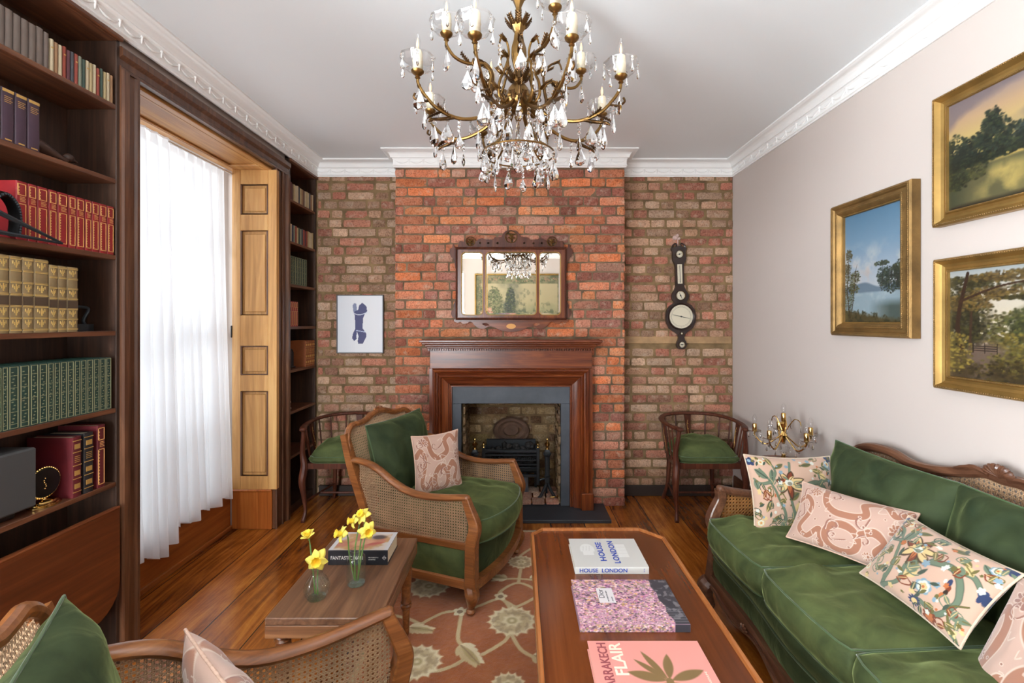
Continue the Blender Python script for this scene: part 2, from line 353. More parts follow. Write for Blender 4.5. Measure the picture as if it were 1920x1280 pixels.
# ---------------------------------------------------------------- painting on grids
def fbm(ny, nx, cells, seed, oct=4, asp=1.0):
    r = np.random.RandomState(seed); out = np.zeros((ny, nx)); amp = 1; tot = 0
    for o in range(oct):
        cy = max(2, int(cells*asp*2**o)); cx = max(2, int(cells*2**o)); g = r.rand(cy+2, cx+2)
        y = np.linspace(0, cy, ny); x = np.linspace(0, cx, nx); yi = np.minimum(y.astype(int), cy); xi = np.minimum(x.astype(int), cx)
        fy = (y-yi)[:, None]; fx = (x-xi)[None, :]; fy = fy*fy*(3-2*fy); fx = fx*fx*(3-2*fx)
        a = g[yi][:, xi]; b = g[yi][:, xi+1]; c = g[yi+1][:, xi]; d = g[yi+1][:, xi+1]
        out += amp*((a*(1-fx)+b*fx)*(1-fy)+(c*(1-fx)+d*fx)*fy); tot += amp; amp *= .5
    return out/tot
class Canvas:
    """colour field over a w x h metre rectangle; x to the right, y up"""
    def __init__(s, w, h, nx, ny, base):
        s.w, s.h, s.nx, s.ny = w, h, nx, ny
        s.x, s.y = np.meshgrid(np.linspace(0, w, nx), np.linspace(0, h, ny)); s.c = np.zeros((ny, nx, 3)); s.c[:] = base
    def put(s, mask, col):
        mask = np.clip(mask, 0, 1)[..., None]; s.c = s.c*(1-mask)+np.asarray(col, dtype=float)*mask
    def fb(s, cells, seed, oct=4): return fbm(s.ny, s.nx, cells, seed, oct, s.h/s.w)
    def rad(s, cx, cy, rx, ry, ang=0):
        dx = s.x-cx; dy = s.y-cy; ca, sa = math.cos(ang), math.sin(ang)
        u = (dx*ca+dy*sa)/rx; v = (-dx*sa+dy*ca)/ry; return np.hypot(u, v), np.arctan2(v, u)
    def ell(s, cx, cy, rx, ry, col, ang=0, soft=.15):
        r, _ = s.rad(cx, cy, rx, ry, ang); s.put((1-r)/soft+.5, col)
    def petals(s, cx, cy, R, n, col, ang=0, depth=.3, soft=.1, asp=1.0, sharp=1.0):
        r, t = s.rad(cx, cy, R, R*asp, ang); edge = 1-depth+depth*np.abs(np.cos(n*t/2))**sharp; s.put((edge-r)/soft+.5, col)
    def stroke(s, pts, wd, col, k=8, smooth=True, soft=.3):
        P = cr([(p[0], p[1], 0) for p in pts], k) if smooth else [Vector((p[0], p[1], 0)) for p in pts]; m = len(P)
        d = np.full(s.x.shape, 9.0)
        x0 = min(p.x for p in P)-.05; x1 = max(p.x for p in P)+.05; y0 = min(p.y for p in P)-.05; y1 = max(p.y for p in P)+.05
        i0, i1 = np.searchsorted(s.x[0], [x0, x1]); j0, j1 = np.searchsorted(s.y[:, 0], [y0, y1]); sl = (slice(j0, j1), slice(i0, i1))
        X, Y = s.x[sl], s.y[sl]
        for i in range(m-1):
            a, b = P[i], P[i+1]; ab = b-a; l2 = ab.x**2+ab.y**2+1e-12
            t = np.clip(((X-a.x)*ab.x+(Y-a.y)*ab.y)/l2, 0, 1)
            w_ = wd if not hasattr(wd, '__len__') else wd[0]+(wd[1]-wd[0])*(i+t)/(m-1)
            d[sl] = np.minimum(d[sl], np.hypot(X-a.x-t*ab.x, Y-a.y-t*ab.y)/w_)
        s.put((1-d)/soft+.5, col)
    def dabs(s, cx, cy, rx, ry, n, size, cols, seed=0, ang=None, edge=1.0):
        rr = random.Random(seed); px = s.w/(s.nx-1); py = s.h/(s.ny-1)
        for _ in range(n):
            a = rr.uniform(0, 2*PI); q = rr.random()**(.5*edge); x = cx+rx*q*math.cos(a)*rr.uniform(.85, 1.1); y = cy+ry*q*math.sin(a)*rr.uniform(.85, 1.1); c = np.array(rr.choice(cols), float)*rr.uniform(.88, 1.14)
            sx = size*rr.uniform(.6, 1.5); sy = size*rr.uniform(.4, 1.0); i0 = max(0, int((x-sx)/px)); i1 = min(s.nx, int((x+sx)/px)+2); j0 = max(0, int((y-sy)/py)); j1 = min(s.ny, int((y+sy)/py)+2)
            if i1 <= i0 or j1 <= j0: continue
            X = s.x[j0:j1, i0:i1]-x; Y = s.y[j0:j1, i0:i1]-y; m_ = np.clip(1.3-np.hypot(X/sx, Y/sy), 0, .85)[..., None]; s.c[j0:j1, i0:i1] = s.c[j0:j1, i0:i1]*(1-m_)+c*m_
    def leaf(s, x, y, L, Wd, ang, col, rib=None):
        cx = x+math.cos(ang)*L/2; cy = y+math.sin(ang)*L/2
        dx = s.x-x; dy = s.y-y; u = (dx*math.cos(ang)+dy*math.sin(ang))/L; v = (-dx*math.sin(ang)+dy*math.cos(ang))/Wd
        prof = np.sin(np.clip(u, 0, 1)*PI)**.8; s.put(((prof-np.abs(v)*2))/.25*(u > 0)*(u < 1), col)
        if rib is not None: s.put((.12-np.abs(v))/.1*(u > .05)*(u < .9), rib)
def panel(cv, X, name, mat, parent=None, thick=0, disp=None):
    """a canvas as real cloth / board: grid in the XY plane of X, with a skirt down its edges"""
    b = MB(); P = np.stack([cv.x-cv.w/2, cv.y-cv.h/2, (disp if disp is not None else np.zeros_like(cv.x))], -1)
    R = np.array(X.to_3x3()); t = np.array(X.translation); Q = P @ R.T+t
    b.grid(Q); c = cv.c.reshape(-1, 3)
    if thick:
        ny, nx = cv.x.shape; ring = [(0, i) for i in range(nx)]+[(j, nx-1) for j in range(1, ny)]+[(ny-1, i) for i in range(nx-2, -1, -1)]+[(j, 0) for j in range(ny-2, 0, -1)]
        n = len(ring); o = len(b.v); up = R @ np.array([0, 0, 1])
        top = [Q[j, i] for j, i in ring]; bot = [np.array(p)-up*(thick+(disp[j, i] if disp is not None else 0)) for p, (j, i) in zip(top, ring)]
        b.add(top+bot, [(k, k+n, (k+1) % n+n, (k+1) % n) for k in range(n)]+[tuple(range(n, 2*n))[::-1]])
        cc = np.array([cv.c[j, i] for j, i in ring]); c = np.vstack([c, cc, cc])
    return b.obj(name, mat, parent, 40, c)
ORD = ['first', 'second', 'third', 'fourth', 'fifth', 'sixth', 'seventh', 'eighth', 'ninth', 'tenth', 'eleventh', 'twelfth', 'thirteenth', 'fourteenth', 'fifteenth', 'sixteenth', 'seventeenth', 'eighteenth', 'nineteenth', 'twentieth', 'twenty-first', 'twenty-second', 'twenty-third', 'twenty-fourth', 'twenty-fifth', 'twenty-sixth', 'twenty-seventh', 'twenty-eighth']

# ================================================================ THE ROOM
XL, XR, YA, YC, YF, ZC = -1.63, 1.732, 3.674, 3.45, -1.6, 2.685     # bookcase face, right wall, alcove, breast, wall behind camera, ceiling
BX0, BX1 = -.934, .805
# floor boards: one mesh, boards run away from the camera
def floor_mat():
    m, nt, b = newmat('floorboards')
    tc = N(nt, 'ShaderNodeTexCoord'); sep = N(nt, 'ShaderNodeSeparateXYZ'); nt.links.new(tc.outputs['Object'], sep.inputs[0])
    def math_(op, a, bv):
        n = N(nt, 'ShaderNodeMath', operation=op)
        for k, q in ((0, a), (1, bv)):
            if isinstance(q, (int, float)): n.inputs[k].default_value = q
            else: nt.links.new(q, n.inputs[k])
        return n.outputs[0]
    u = math_('DIVIDE', math_('ADD', sep.outputs[0], 3.07), .235)
    cell = math_('FLOOR', u, 0); fr = math_('FRACT', u, 0)
    wn = N(nt, 'ShaderNodeTexWhiteNoise', noise_dimensions='1D'); nt.links.new(cell, wn.inputs['W'])
    off = N(nt, 'ShaderNodeCombineXYZ'); nt.links.new(math_('MULTIPLY', wn.outputs['Value'], 37), off.inputs[1]); nt.links.new(math_('MULTIPLY', cell, 3.1), off.inputs[0])
    va = N(nt, 'ShaderNodeVectorMath', operation='ADD'); nt.links.new(tc.outputs['Object'], va.inputs[0]); nt.links.new(off.outputs[0], va.inputs[1])
    mp = N(nt, 'ShaderNodeMapping'); mp.inputs['Scale'].default_value = (9, .8, 1); nt.links.new(va.outputs[0], mp.inputs[0])
    f = noise_n(nt, mp.outputs[0], 1.7, 8, .66, 1.6)
    mp2 = N(nt, 'ShaderNodeMapping'); mp2.inputs['Scale'].default_value = (1.6, .9, 1); nt.links.new(va.outputs[0], mp2.inputs[0])
    blot = noise_n(nt, mp2.outputs[0], 1.4, 6, .7, .6)
    fac = math_('ADD', math_('MULTIPLY', f, .55), math_('MULTIPLY', blot, .45)); fac = math_('ADD', fac, math_('MULTIPLY', math_('SUBTRACT', wn.outputs['Value'], .5), .10))
    c = ramp(nt, fac, [(.30, (50, 22, 8)), (.42, (104, 52, 19)), (.54, (152, 84, 30)), (.68, (196, 124, 48))])
    # joints between boards
    j = math_('GREATER_THAN', math_('ABSOLUTE', math_('SUBTRACT', fr, .5), 0), .488)
    mix = N(nt, 'ShaderNodeMixRGB'); nt.links.new(j, mix.inputs[0]); nt.links.new(c, mix.inputs[1]); mix.inputs[2].default_value = L4((26, 14, 8))
    nt.links.new(mix.outputs[0], b.inputs['Base Color'])
    rr = N(nt, 'ShaderNodeMapRange'); rr.inputs['To Min'].default_value = .08; rr.inputs['To Max'].default_value = .26; nt.links.new(blot, rr.inputs[0]); nt.links.new(rr.outputs[0], b.inputs['Roughness'])
    b.inputs['Coat Weight'].default_value = .25; b.inputs['Coat Roughness'].default_value = .18
    h = math_('SUBTRACT', math_('MULTIPLY', blot, .5), math_('MULTIPLY', j, 1.0)); bump(nt, b, h, .35, .004)
    return m
b = MB(); b.box(-2.1, 1.95, YF-.2, 3.95, -.06, 0); struct(b.obj('floor', floor_mat(), smooth=0))
b = MB(); b.box(-2.1, 1.95, YF-.2, 3.95, ZC, ZC+.08); struct(b.obj('ceiling', M['ceiling'], smooth=0))
b = MB(); b.box(XR, XR+.12, YF-.2, 3.95, 0, ZC); struct(b.obj('wall_right', M['wall'], smooth=0))
# wall behind the camera with an unseen sash window added for fill at its left-hand end
b = MB(); b.box(-1.06, XR, YF-.2, YF, 0, ZC); b.box(-1.60, -1.06, YF-.2, YF, 0, .35); b.box(-1.60, -1.06, YF-.2, YF, 2.35, ZC); b.box(-2.1, -1.60, YF-.2, YF, 0, ZC)
struct(b.obj('wall_front', M['wall'], smooth=0))
def sash(x0, x1, z0, z1, cols, rows, X, name):
    """two sliding sashes in the local XZ plane (y = depth), bars and panes"""
    w = thing(name, None, None); w['kind'] = 'structure'; del_ = [k for k in ('label', 'category') if k in w]
    f = MB(); zm = (z0+z1)/2
    for (a, c, d, e) in ((x0, x0+.04, z0, z1), (x1-.04, x1, z0, z1)): f.box(a, c, -.03, .03, d, e, X=X, bev=.004)
    f.box(x0+.04, x1-.04, -.03, .03, z1-.05, z1, X=X); f.box(x0+.04, x1-.04, -.03, .03, z0, z0+.07, X=X); f.box(x0+.04, x1-.04, -.03, .03, zm-.022, zm+.022, X=X)
    f.obj('window_frame', M['white_paint'], w)
    g = MB(); 
    for i in range(1, cols):
        x = x0+(x1-x0)*i/cols; g.box(x-.009, x+.009, -.016, .016, z0+.07, zm-.022, X=X); g.box(x-.009, x+.009, -.016, .016, zm+.022, z1-.05, X=X)
    for i in range(1, rows):
        for (za, zb) in ((z0, zm), (zm, z1)):
            z = za+(zb-za)*i/rows; g.box(x0+.04, x1-.04, -.0155, .0155, z-.009, z+.009, X=X)
    g.obj('glazing_bar', M['white_paint'], w)
    p = MB(); p.box(x0+.04, x1-.04, -.002, .002, z0+.07, z1-.05, X=X); p.obj('window_pane', M['pane'], w, 0); return w
sash(-1.60, -1.06, .35, 2.35, 2, 2, Tr(0, YF-.1, 0), 'fill_window_3')  # unseen window, put in to pass the fill light
# left wall: outer shell with two window openings, the nearer one added for fill; the bookcases stand against its inner face
b = MB()
def lw(y0, y1, z0, z1, x0=-2.1, x1=-1.85): b.box(x0, x1, y0, y1, z0, z1)
lw(YF, -.75, 0, ZC, x1=XL); lw(-.75, .35, 0, .25); lw(-.75, .35, 2.42, ZC, x1=XL); lw(.35, .52, 0, ZC, x1=XL); lw(.52, 1.9, 0, ZC)
lw(1.95, 3.06, 0, .2, x0=-2.1, x1=-1.965); lw(1.86, 3.235, 2.445, ZC, x1=XL-.03); lw(3.1, 3.95, 0, ZC); lw(1.86, 1.9, 0, ZC); lw(.52, 1.86, 2.6, ZC, x0=-1.85, x1=XL-.01); lw(3.235, YA, 2.6, ZC, x0=-1.85, x1=XL-.01)
struct(b.obj('wall_left', M['wall'], smooth=0))
sash(-.75, .35, .25, 2.42, 3, 2, Matrix(((0, 1, 0, -2.0), (1, 0, 0, 0), (0, 0, 1, 0), (0, 0, 0, 1))), 'fill_window_2')  # window added out of view as an opening for the fill light
w1 = sash(1.95, 3.06, .2, 2.42, 3, 2, Matrix(((0, 1, 0, -2.02), (1, 0, 0, 0), (0, 0, 1, 0), (0, 0, 0, 1))), 'window_1')

# ---- brickwork
def bricks(rects, x0, x1, z0, z1, course, joint, pal, seed, lens, toM, relief=.016):
    """courses of individual irregular bricks laid in the local XZ plane (y toward the room is negative)"""
    rnd = random.Random(seed); b = MB(); cols = []
    z = z0; row = 0
    while z < z1-.02:
        ch = min(course, z1-z); h = ch-joint*rnd.uniform(.8, 1.2)
        x = x0-rnd.uniform(0, .08) if row % 2 else x0-.0
        k = row % 2
        while x < x1-.015:
            L = lens[k % len(lens)]*rnd.uniform(.88, 1.12); k += 1 if rnd.random() < .8 else 2
            a, e = max(x, x0), min(x+L-joint*rnd.uniform(.7, 1.3), x1)
            x += L
            if e-a < .02: continue
            if any(r[0] < (a+e)/2 < r[1] and r[2] < z+h/2 < r[3] for r in rects): continue
            nx, nz = 6, 4; o = len(b.v); base = np.array(pal[min(len(pal)-1, int(rnd.random()**1.0*len(pal)))], float)*rnd.uniform(.86, 1.12)
            d0 = rnd.uniform(-.004, .005); ja = [rnd.uniform(-.004, .004) for _ in range(8)]; tl = rnd.uniform(-.003, .003)
            vs = []
            for j in range(nz):
                v = j/(nz-1)
                for i in range(nx):
                    u = i/(nx-1); ed = (i in (0, nx-1)) or (j in (0, nz-1)); cn = (i in (0, nx-1)) and (j in (0, nz-1))
                    px = a+(e-a)*u; pz = z+h*v+tl*(u-.5)
                    px += noise.noise((px*40, pz*40, seed))*.003; pz += noise.noise((px*35, pz*40, seed+9))*.0035
                    if cn: px += (.5-u)*.004; pz += (.5-v)*.005
                    dep = -(relief+d0) + (relief*.45 if ed else 0)+noise.noise((px*30, pz*30, seed+5))*.004
                    vs.append((px, dep, pz)); q = 1+.10*noise.noise((px*25, pz*25, seed+3)); w = max(0, noise.noise((px*18, pz*22, seed+7))-.15)*.8
                    cols.append(base*q*(1-w)+np.array((206, 190, 170))*w)
            fs = [(j*nx+i, j*nx+i+1, (j+1)*nx+i+1, (j+1)*nx+i) for j in range(nz-1) for i in range(nx-1)]
            ring = [i for i in range(nx)]+[j*nx+nx-1 for j in range(1, nz)]+[(nz-1)*nx+i for i in range(nx-2, -1, -1)]+[j*nx for j in range(nz-2, 0, -1)]
            n0 = len(vs)
            for q in ring: vs.append((vs[q][0], .004, vs[q][2])); cols.append(cols[o+q])
            m = len(ring); fs += [(ring[(q+1) % m], ring[q], n0+q, n0+(q+1) % m) for q in range(m)]
            b.add(vs, fs, 0, toM)
        z += ch; row += 1
    return b, cols
RED = [(196, 120, 88), (204, 130, 98), (174, 106, 86), (198, 136, 112), (212, 136, 94), (164, 110, 96), (190, 140, 118), (212, 124, 82), (156, 98, 82)]
OLD = [(180, 142, 116), (190, 154, 128), (172, 126, 104), (178, 116, 96), (184, 146, 120), (196, 162, 136), (168, 130, 104), (182, 124, 102)]
FIX0, FIX1, FZ = -.405, .305, .80       # fire opening
b, c = bricks([(-.52, .41, 0, .84)], BX0, BX1, 0, 2.60, .0712, .012, RED, 4, [.225, .112], Tr(0, YC+.012, 0))
o = b.obj('wall_chimney_breast', [M['brick'], M['mortar_grey']], smooth=60, colors=c); struct(o)
g = MB(); g.box(BX0+.004, FIX0-.03, YC+.007, YA+.01, 0, ZC); g.box(FIX1+.03, BX1-.004, YC+.007, YA+.01, 0, ZC); g.box(FIX0-.03, FIX1+.03, YC+.007, YA+.01, FZ+.02, ZC)
g.obj('mortar', M['mortar_grey'], o, 0)
for sx, X in ((-1, Matrix(((0, 1, 0, BX0+.012), (-1, 0, 0, YA), (0, 0, 1, 0), (0, 0, 0, 1)))), (1, Matrix(((0, -1, 0, BX1-.012), (1, 0, 0, YC), (0, 0, 1, 0), (0, 0, 0, 1))))):
    b, c = bricks([], 0, YA-YC, 0, 2.6, .0712, .012, RED, 14+sx, [.225, .112], X); b.obj('return_brickwork', M['brick'], o, 60, c)
b1, c1 = bricks([], -1.62, BX0, 0, 2.6, .0745, .017, OLD, 21, [.118, .112, .125, .215], Tr(0, YA+.012, 0))
b2, c2 = bricks([(BX1, XR, 1.21, 1.285)], BX1, XR, 0, 2.6, .0745, .017, OLD, 33, [.118, .112, .21, .122], Tr(0, YA+.012, 0))
b1.v += b2.v; n0 = len(b1.v)-len(b2.v); b1.f += [tuple(i+n0 for i in f) for f in b2.f]; b1.m += b2.m
o = b1.obj('wall_back', M['brick'], smooth=60, colors=c1+c2); struct(o)
g = MB(); g.box(-2.1, FIX0-.03, YA+.007, 3.95, 0, ZC); g.box(FIX1+.03, 1.95, YA+.007, 3.95, 0, ZC); g.box(FIX0-.03, FIX1+.03, YA+.007, 3.95, FZ+.02, ZC); g.obj('mortar', M['mortar_olive'], o, 0)
g = MB(); g.box(BX1+.01, XR-.01, YA-.006, YA+.01, 1.218, 1.278, bev=.005); g.obj('timber_course', plain('bonding_timber', (160, 128, 92), .8, bs=.5, var=.15), o)
# fire chamber: brick back, cheeks and brick floor
fb, fc = bricks([], FIX0, FIX1, .03, FZ, .0745, .016, [(150, 122, 86), (168, 142, 104), (128, 96, 70), (112, 84, 62), (176, 150, 112), (130, 110, 72)], 51, [.118, .21, .112], Tr(0, 3.80, 0))
o = fb.obj('wall_fire_chamber', M['brick'], smooth=60, colors=fc); struct(o)
g = MB(); g.box(FIX0-.03, FIX1+.03, 3.80, 3.92, -.02, FZ+.03); g.obj('mortar', M['mortar_olive'], o, 0)
for sx in (0, 1):
    X = Matrix(((0, 1, 0, FIX0-.0), (-1, 0, 0, 3.8), (0, 0, 1, 0), (0, 0, 0, 1))) if sx == 0 else Matrix(((0, -1, 0, FIX1), (1, 0, 0, 3.42), (0, 0, 1, 0), (0, 0, 0, 1)))
    q, cq = bricks([], 0, .38, .03, FZ, .0745, .016, [(132, 104, 74), (148, 120, 88), (112, 84, 62)], 61+sx, [.112, .2], X); q.obj('cheek_brickwork', M['brick'], o, 60, cq)
g = MB(); g.box(FIX0-.03, FIX0-.004, 3.46, 3.8, 0, FZ+.02); g.box(FIX1+.004, FIX1+.03, 3.46, 3.8, 0, FZ+.02); g.box(FIX0-.03, FIX1+.03, 3.46, 3.8, FZ, FZ+.02); g.obj('cheek_mortar', M['mortar_olive'], o, 0)
q, cq = bricks([], FIX0, FIX1, 0, .36, .115, .012, [(206, 170, 146), (196, 150, 128), (212, 184, 162), (190, 138, 116)], 71, [.2, .112], Matrix(((1, 0, 0, 0), (0, 0, 1, 3.40), (0, -1, 0, .035), (0, 0, 0, 1)))); q.obj('floor_brickwork', M['brick'], o, 60, cq)
# skirtings of the alcoves
for k, (a, e) in enumerate(((BX1+.01, XR-.02), (-1.6, BX0-.02))):
    b = MB(); b.box(a, e, YA-.03, YA-.012, 0, .085, bev=.004); struct(b.obj('baseboard_back', plain('dark_skirting', (52, 40, 34), .6, bs=.3), None))
b = MB(); b.box(XR-.018, XR, YF, YA-.04, 0, .16, bev=.004); b.tube([(XR-.012, YF+.02, .165), (XR-.012, YA-.05, .165)], .008, 8); struct(b.obj('baseboard_right', M['dark_wood_y']))

# ---- plaster cornice all round, mitred at every corner, with swags
def sweep(path, prof, closed=True):
    b = MB(); n = len(path); P = [Vector((p[0], p[1])) for p in path]; rings = []
    for i in range(n):
        d0 = (P[i]-P[i-1]).normalized() if (closed or i > 0) else (P[i+1]-P[i]).normalized()
        d1 = (P[(i+1) % n]-P[i]).normalized() if (closed or i < n-1) else d0
        n0 = Vector((-d0.y, d0.x)); n1 = Vector((-d1.y, d1.x)); mt = (n0+n1); mt = mt/(mt.dot(n0) or 1)
        rings.append([(P[i].x+mt.x*p, P[i].y+mt.y*p, z) for p, z in prof])
    vs = [q for r in rings for q in r]; m = len(prof)
    fs = [(i*m+k, i*m+k+1, ((i+1) % n)*m+k+1, ((i+1) % n)*m+k) for i in range(n if closed else n-1) for k in range(m-1)]
    return b.add(vs, fs)
CP = [(0, 2.562), (.010, 2.562), (.012, 2.570), (.018, 2.574), (.018, 2.579), (.012, 2.583), (.014, 2.622), (.022, 2.630), (.030, 2.632), (.030, 2.637)]
CP += [(.032+.034*(1-math.cos(t*PI/2)), 2.640+.028*math.sin(t*PI/2)) for t in (0, .25, .5, .75, 1)]+[(.072, 2.669), (.078, 2.673), (.086, 2.676), (.086, 2.6849)]
path = [(XR, YF), (XR, YA), (BX1, YA), (BX1, YC), (BX0, YC), (BX0, YA), (XL, YA), (XL, YF)]
b = sweep(path, CP); cor = struct(b.obj('trim_cornice', M['cornice'], smooth=30))
b = MB()
for i in range(8):
    A = Vector(path[i]); B = Vector(path[(i+1) % 8]); L = (B-A).length
    if i == 7: continue
    d = (B-A).normalized(); nn = Vector((-d.y, d.x)); n = max(1, round(L/.108)); 
    if L < .4: continue
    for k in range(n):
        s0, s1 = L*k/n, L*(k+1)/n
        pts = [(A.x+d.x*(s0+(s1-s0)*t)+nn.x*.014, A.y+d.y*(s0+(s1-s0)*t)+nn.y*.014, 2.617-.022*math.sin(t*PI)**.8) for t in (0, .1, .25, .4, .5, .6, .75, .9, 1)]
        b.tube(pts, [.002, .003, .0045, .006, .0065, .006, .0045, .003, .002], 6, flat=1)
        px, py = A.x+d.x*s0+nn.x*.015, A.y+d.y*s0+nn.y*.015
        if k: b.tube([(px, py, 2.62), (px, py, 2.608), (px, py, 2.590)], [.006, .005, .002], 6); b.ball((px, py, 2.618), .007, 6, 4)
b.obj('plaster_swag', M['cornice'], cor, 60)['kind'] = 'stuff'

# ---- window_1 joinery: architrave, soffit, apron
b = MB()
AP = [(0, .0), (.026, .0), (.026, .012), (.018, .020), (.018, .045), (.024, .052), (.034, .060), (.034, .086), (.028, .094), (0, .094)]  # (proud of wall, distance outward from opening)
def arch_leg(y_in, sgn, z0, z1):
    vs = [(XL-.02+p, y_in+sgn*d*1.0, z) for z in (z0, z1) for p, d in AP]; m = len(AP)
    fs = [(k, k+1, m+k+1, m+k) if sgn < 0 else (m+k, m+k+1, k+1, k) for k in range(m-1)]+[tuple(range(m)), tuple(range(m, 2*m))]; b.add(vs, fs)
arch_leg(1.954, -1, 0, 2.43); arch_leg(3.14, 1, 0, 2.43)
vs = [(XL-.02+p, y, 2.43+d) for y in (1.86, 3.235) for p, d in AP]; m = len(AP); b.add(vs, [(m+k, m+k+1, k+1, k) for k in range(m-1)]+[tuple(range(m)), tuple(range(m, 2*m))])
o = struct(b.obj('trim_1', M['dark_wood'], smooth=30))
b = MB(); b.box(XL-.03, XL-.004, 3.065, 3.14, 0, 2.43, bev=.006); b.tube([(XL-.004, 3.072, 0), (XL-.004, 3.072, 2.43)], .008, 8); b.obj('inner_bead', M['dark_wood'], o)
b = MB(); b.box(-1.955, XL-.03, 1.95, 3.10, 2.43, 2.445); 
for (x0, x1, y0, y1) in ((-1.955, -1.90, 1.95, 3.1), (-1.70, XL-.03, 1.95, 3.1), (-1.90, -1.70, 2.98, 3.1), (-1.90, -1.70, 1.95, 2.03)): b.box(x0, x1, y0, y1, 2.418, 2.43, bev=.003)
b.tube([(-1.895, 2.035, 2.424), (-1.705, 2.035, 2.424), (-1.705, 2.975, 2.424), (-1.895, 2.975, 2.424)], .006, 6, closed=True)
struct(b.obj('trim_2', M['pine_y']))
b = MB(); b.box(-1.96, -1.935, 1.95, 3.06, 0, .27, bev=.003); b.box(-1.97, -1.925, 1.95, 3.06, .262, .28, bev=.004); b.box(-1.935, -1.922, 1.95, 3.06, 0, .03, bev=.003); struct(b.obj('trim_3', M['apron_wood']))
b = MB(); b.box(-1.93, XL-.03, 3.06, 3.10, 0, .255, bev=.004); b.box(-1.932, XL-.028, 3.05, 3.10, .255, .27, bev=.004); b.box(-1.95, XL-.03, 1.90, 1.95, 0, 2.43, bev=.004); struct(b.obj('trim_4', M['plinth_wood']))
# folded panelled shutter in the far reveal
sh = thing('window_shutter', 'waxed pine folding shutter with four panels beside the white curtain', 'shutter', (-1.775, 3.08, .27))
b = MB(); W2 = .15; H = 2.148
pan = [(.09, .66), (.768, .965), (1.17, 1.74), (1.847, 2.05)]
ys = [0]+[q for p in pan for q in p]+[H]
b.box(-W2, -.092, -.022, .012, 0, H, bev=.002); b.box(.092, W2, -.022, .012, 0, H, bev=.002)
for a, e in [(0, pan[0][0]), (pan[0][1], pan[1][0]), (pan[1][1], pan[2][0]), (pan[2][1], pan[3][0]), (pan[3][1], H)]: b.box(-.092, .092, -.022, .012, a, e, bev=.002)
b.obj('shutter_frame', M['pine'], sh)
for a, e in pan:
    q = MB(); q.box(-.092, .092, -.006, .008, a, e); q.box(-.070, .070, -.013, -.004, a+.022, e-.022, bev=.004)
    f = q.obj('shutter_panel', M['pine'], sh); q = MB()
    q.tube([(-.088, -.018, a+.004), (.088, -.018, a+.004), (.088, -.018, e-.004), (-.088, -.018, e-.004)], .0055, 6, closed=True, sec=[(-1, -1), (1, -1), (1, 1), (-1, 1)]); q.obj('panel_moulding', M['dark_wood'], f, 20)
q = MB(); q.box(-.155, -.148, -.03, -.018, 1.02, 1.10, bev=.002); q.obj('shutter_hinge', M['iron'], sh)

# ---- sheer curtains
def sheer():
    m, nt, b = newmat('sheer_voile'); nt.nodes.remove(b)
    t = N(nt, 'ShaderNodeBsdfTranslucent'); t.inputs[0].default_value = (.95, .96, .98, 1); d = N(nt, 'ShaderNodeBsdfDiffuse'); d.inputs[0].default_value = (.93, .94, .96, 1)
    tr = N(nt, 'ShaderNodeBsdfTransparent'); m1 = N(nt, 'ShaderNodeMixShader'); m1.inputs[0].default_value = .40; m2 = N(nt, 'ShaderNodeMixShader'); m2.inputs[0].default_value = .14
    nt.links.new(t.outputs[0], m1.inputs[1]); nt.links.new(d.outputs[0], m1.inputs[2]); nt.links.new(m1.outputs[0], m2.inputs[1]); nt.links.new(tr.outputs[0], m2.inputs[2]); nt.links.new(m2.outputs[0], nt.nodes['Material Output'].inputs[0]); return m
M['sheer'] = sheer()
def curtain(y0, y1, x, seed, label, spread, zb=.20):
    rnd = random.Random(seed); t = thing('curtain', label, 'curtain', (x, (y0+y1)/2, 2.385), group='sheer curtains at the window'); ny, nx = 40, 150
    P = np.zeros((ny, nx, 3)); ph = [rnd.uniform(0, 6) for _ in range(5)]
    for j in range(ny):
        v = j/(ny-1)          # 0 at the top
        for i in range(nx):
            u = i/(nx-1); y = (y0+(y1-y0)*u)-(y0+y1)/2; y += spread*v*(u-.5)
            a = .010+.026*v
            xx = a*math.sin(u*46+ph[0]+.8*math.sin(u*9+ph[1]+v))+.6*a*math.sin(u*83+ph[2]+v*1.3)+.012*v*math.sin(u*13+ph[3])
            z = -(2.385-zb)*v + .02*v*math.sin(u*17+ph[4])*(v > .9)
            if j == 0: xx *= .5
            P[j, i] = (xx+.03*v, y, z)
    b = MB(); b.grid(P); b.obj('voile', M['sheer'], t, 180)
    q = MB(); q.tube([(P[0, i, 0], P[0, i, 1], .002) for i in range(0, nx, 2)], .006, 6); q.obj('gathered_heading', M['sheer'], t)
    return t
curtain(1.965, 2.475, -1.905, 3, 'nearer sheer white curtain panel, next to the tall book-filled case', -.02, .19)
curtain(2.50, 2.985, -1.93, 8, 'farther sheer white curtain panel, next to the panelled pine shutter', .0, .26)
b = MB(); b.tube([(-1.925, 1.951, 2.388), (-1.925, 3.055, 2.388)], .006, 8); tag(b.obj('curtain_rod', M['white_paint']), 'thin curtain rod across the top of the window', 'curtain rod')

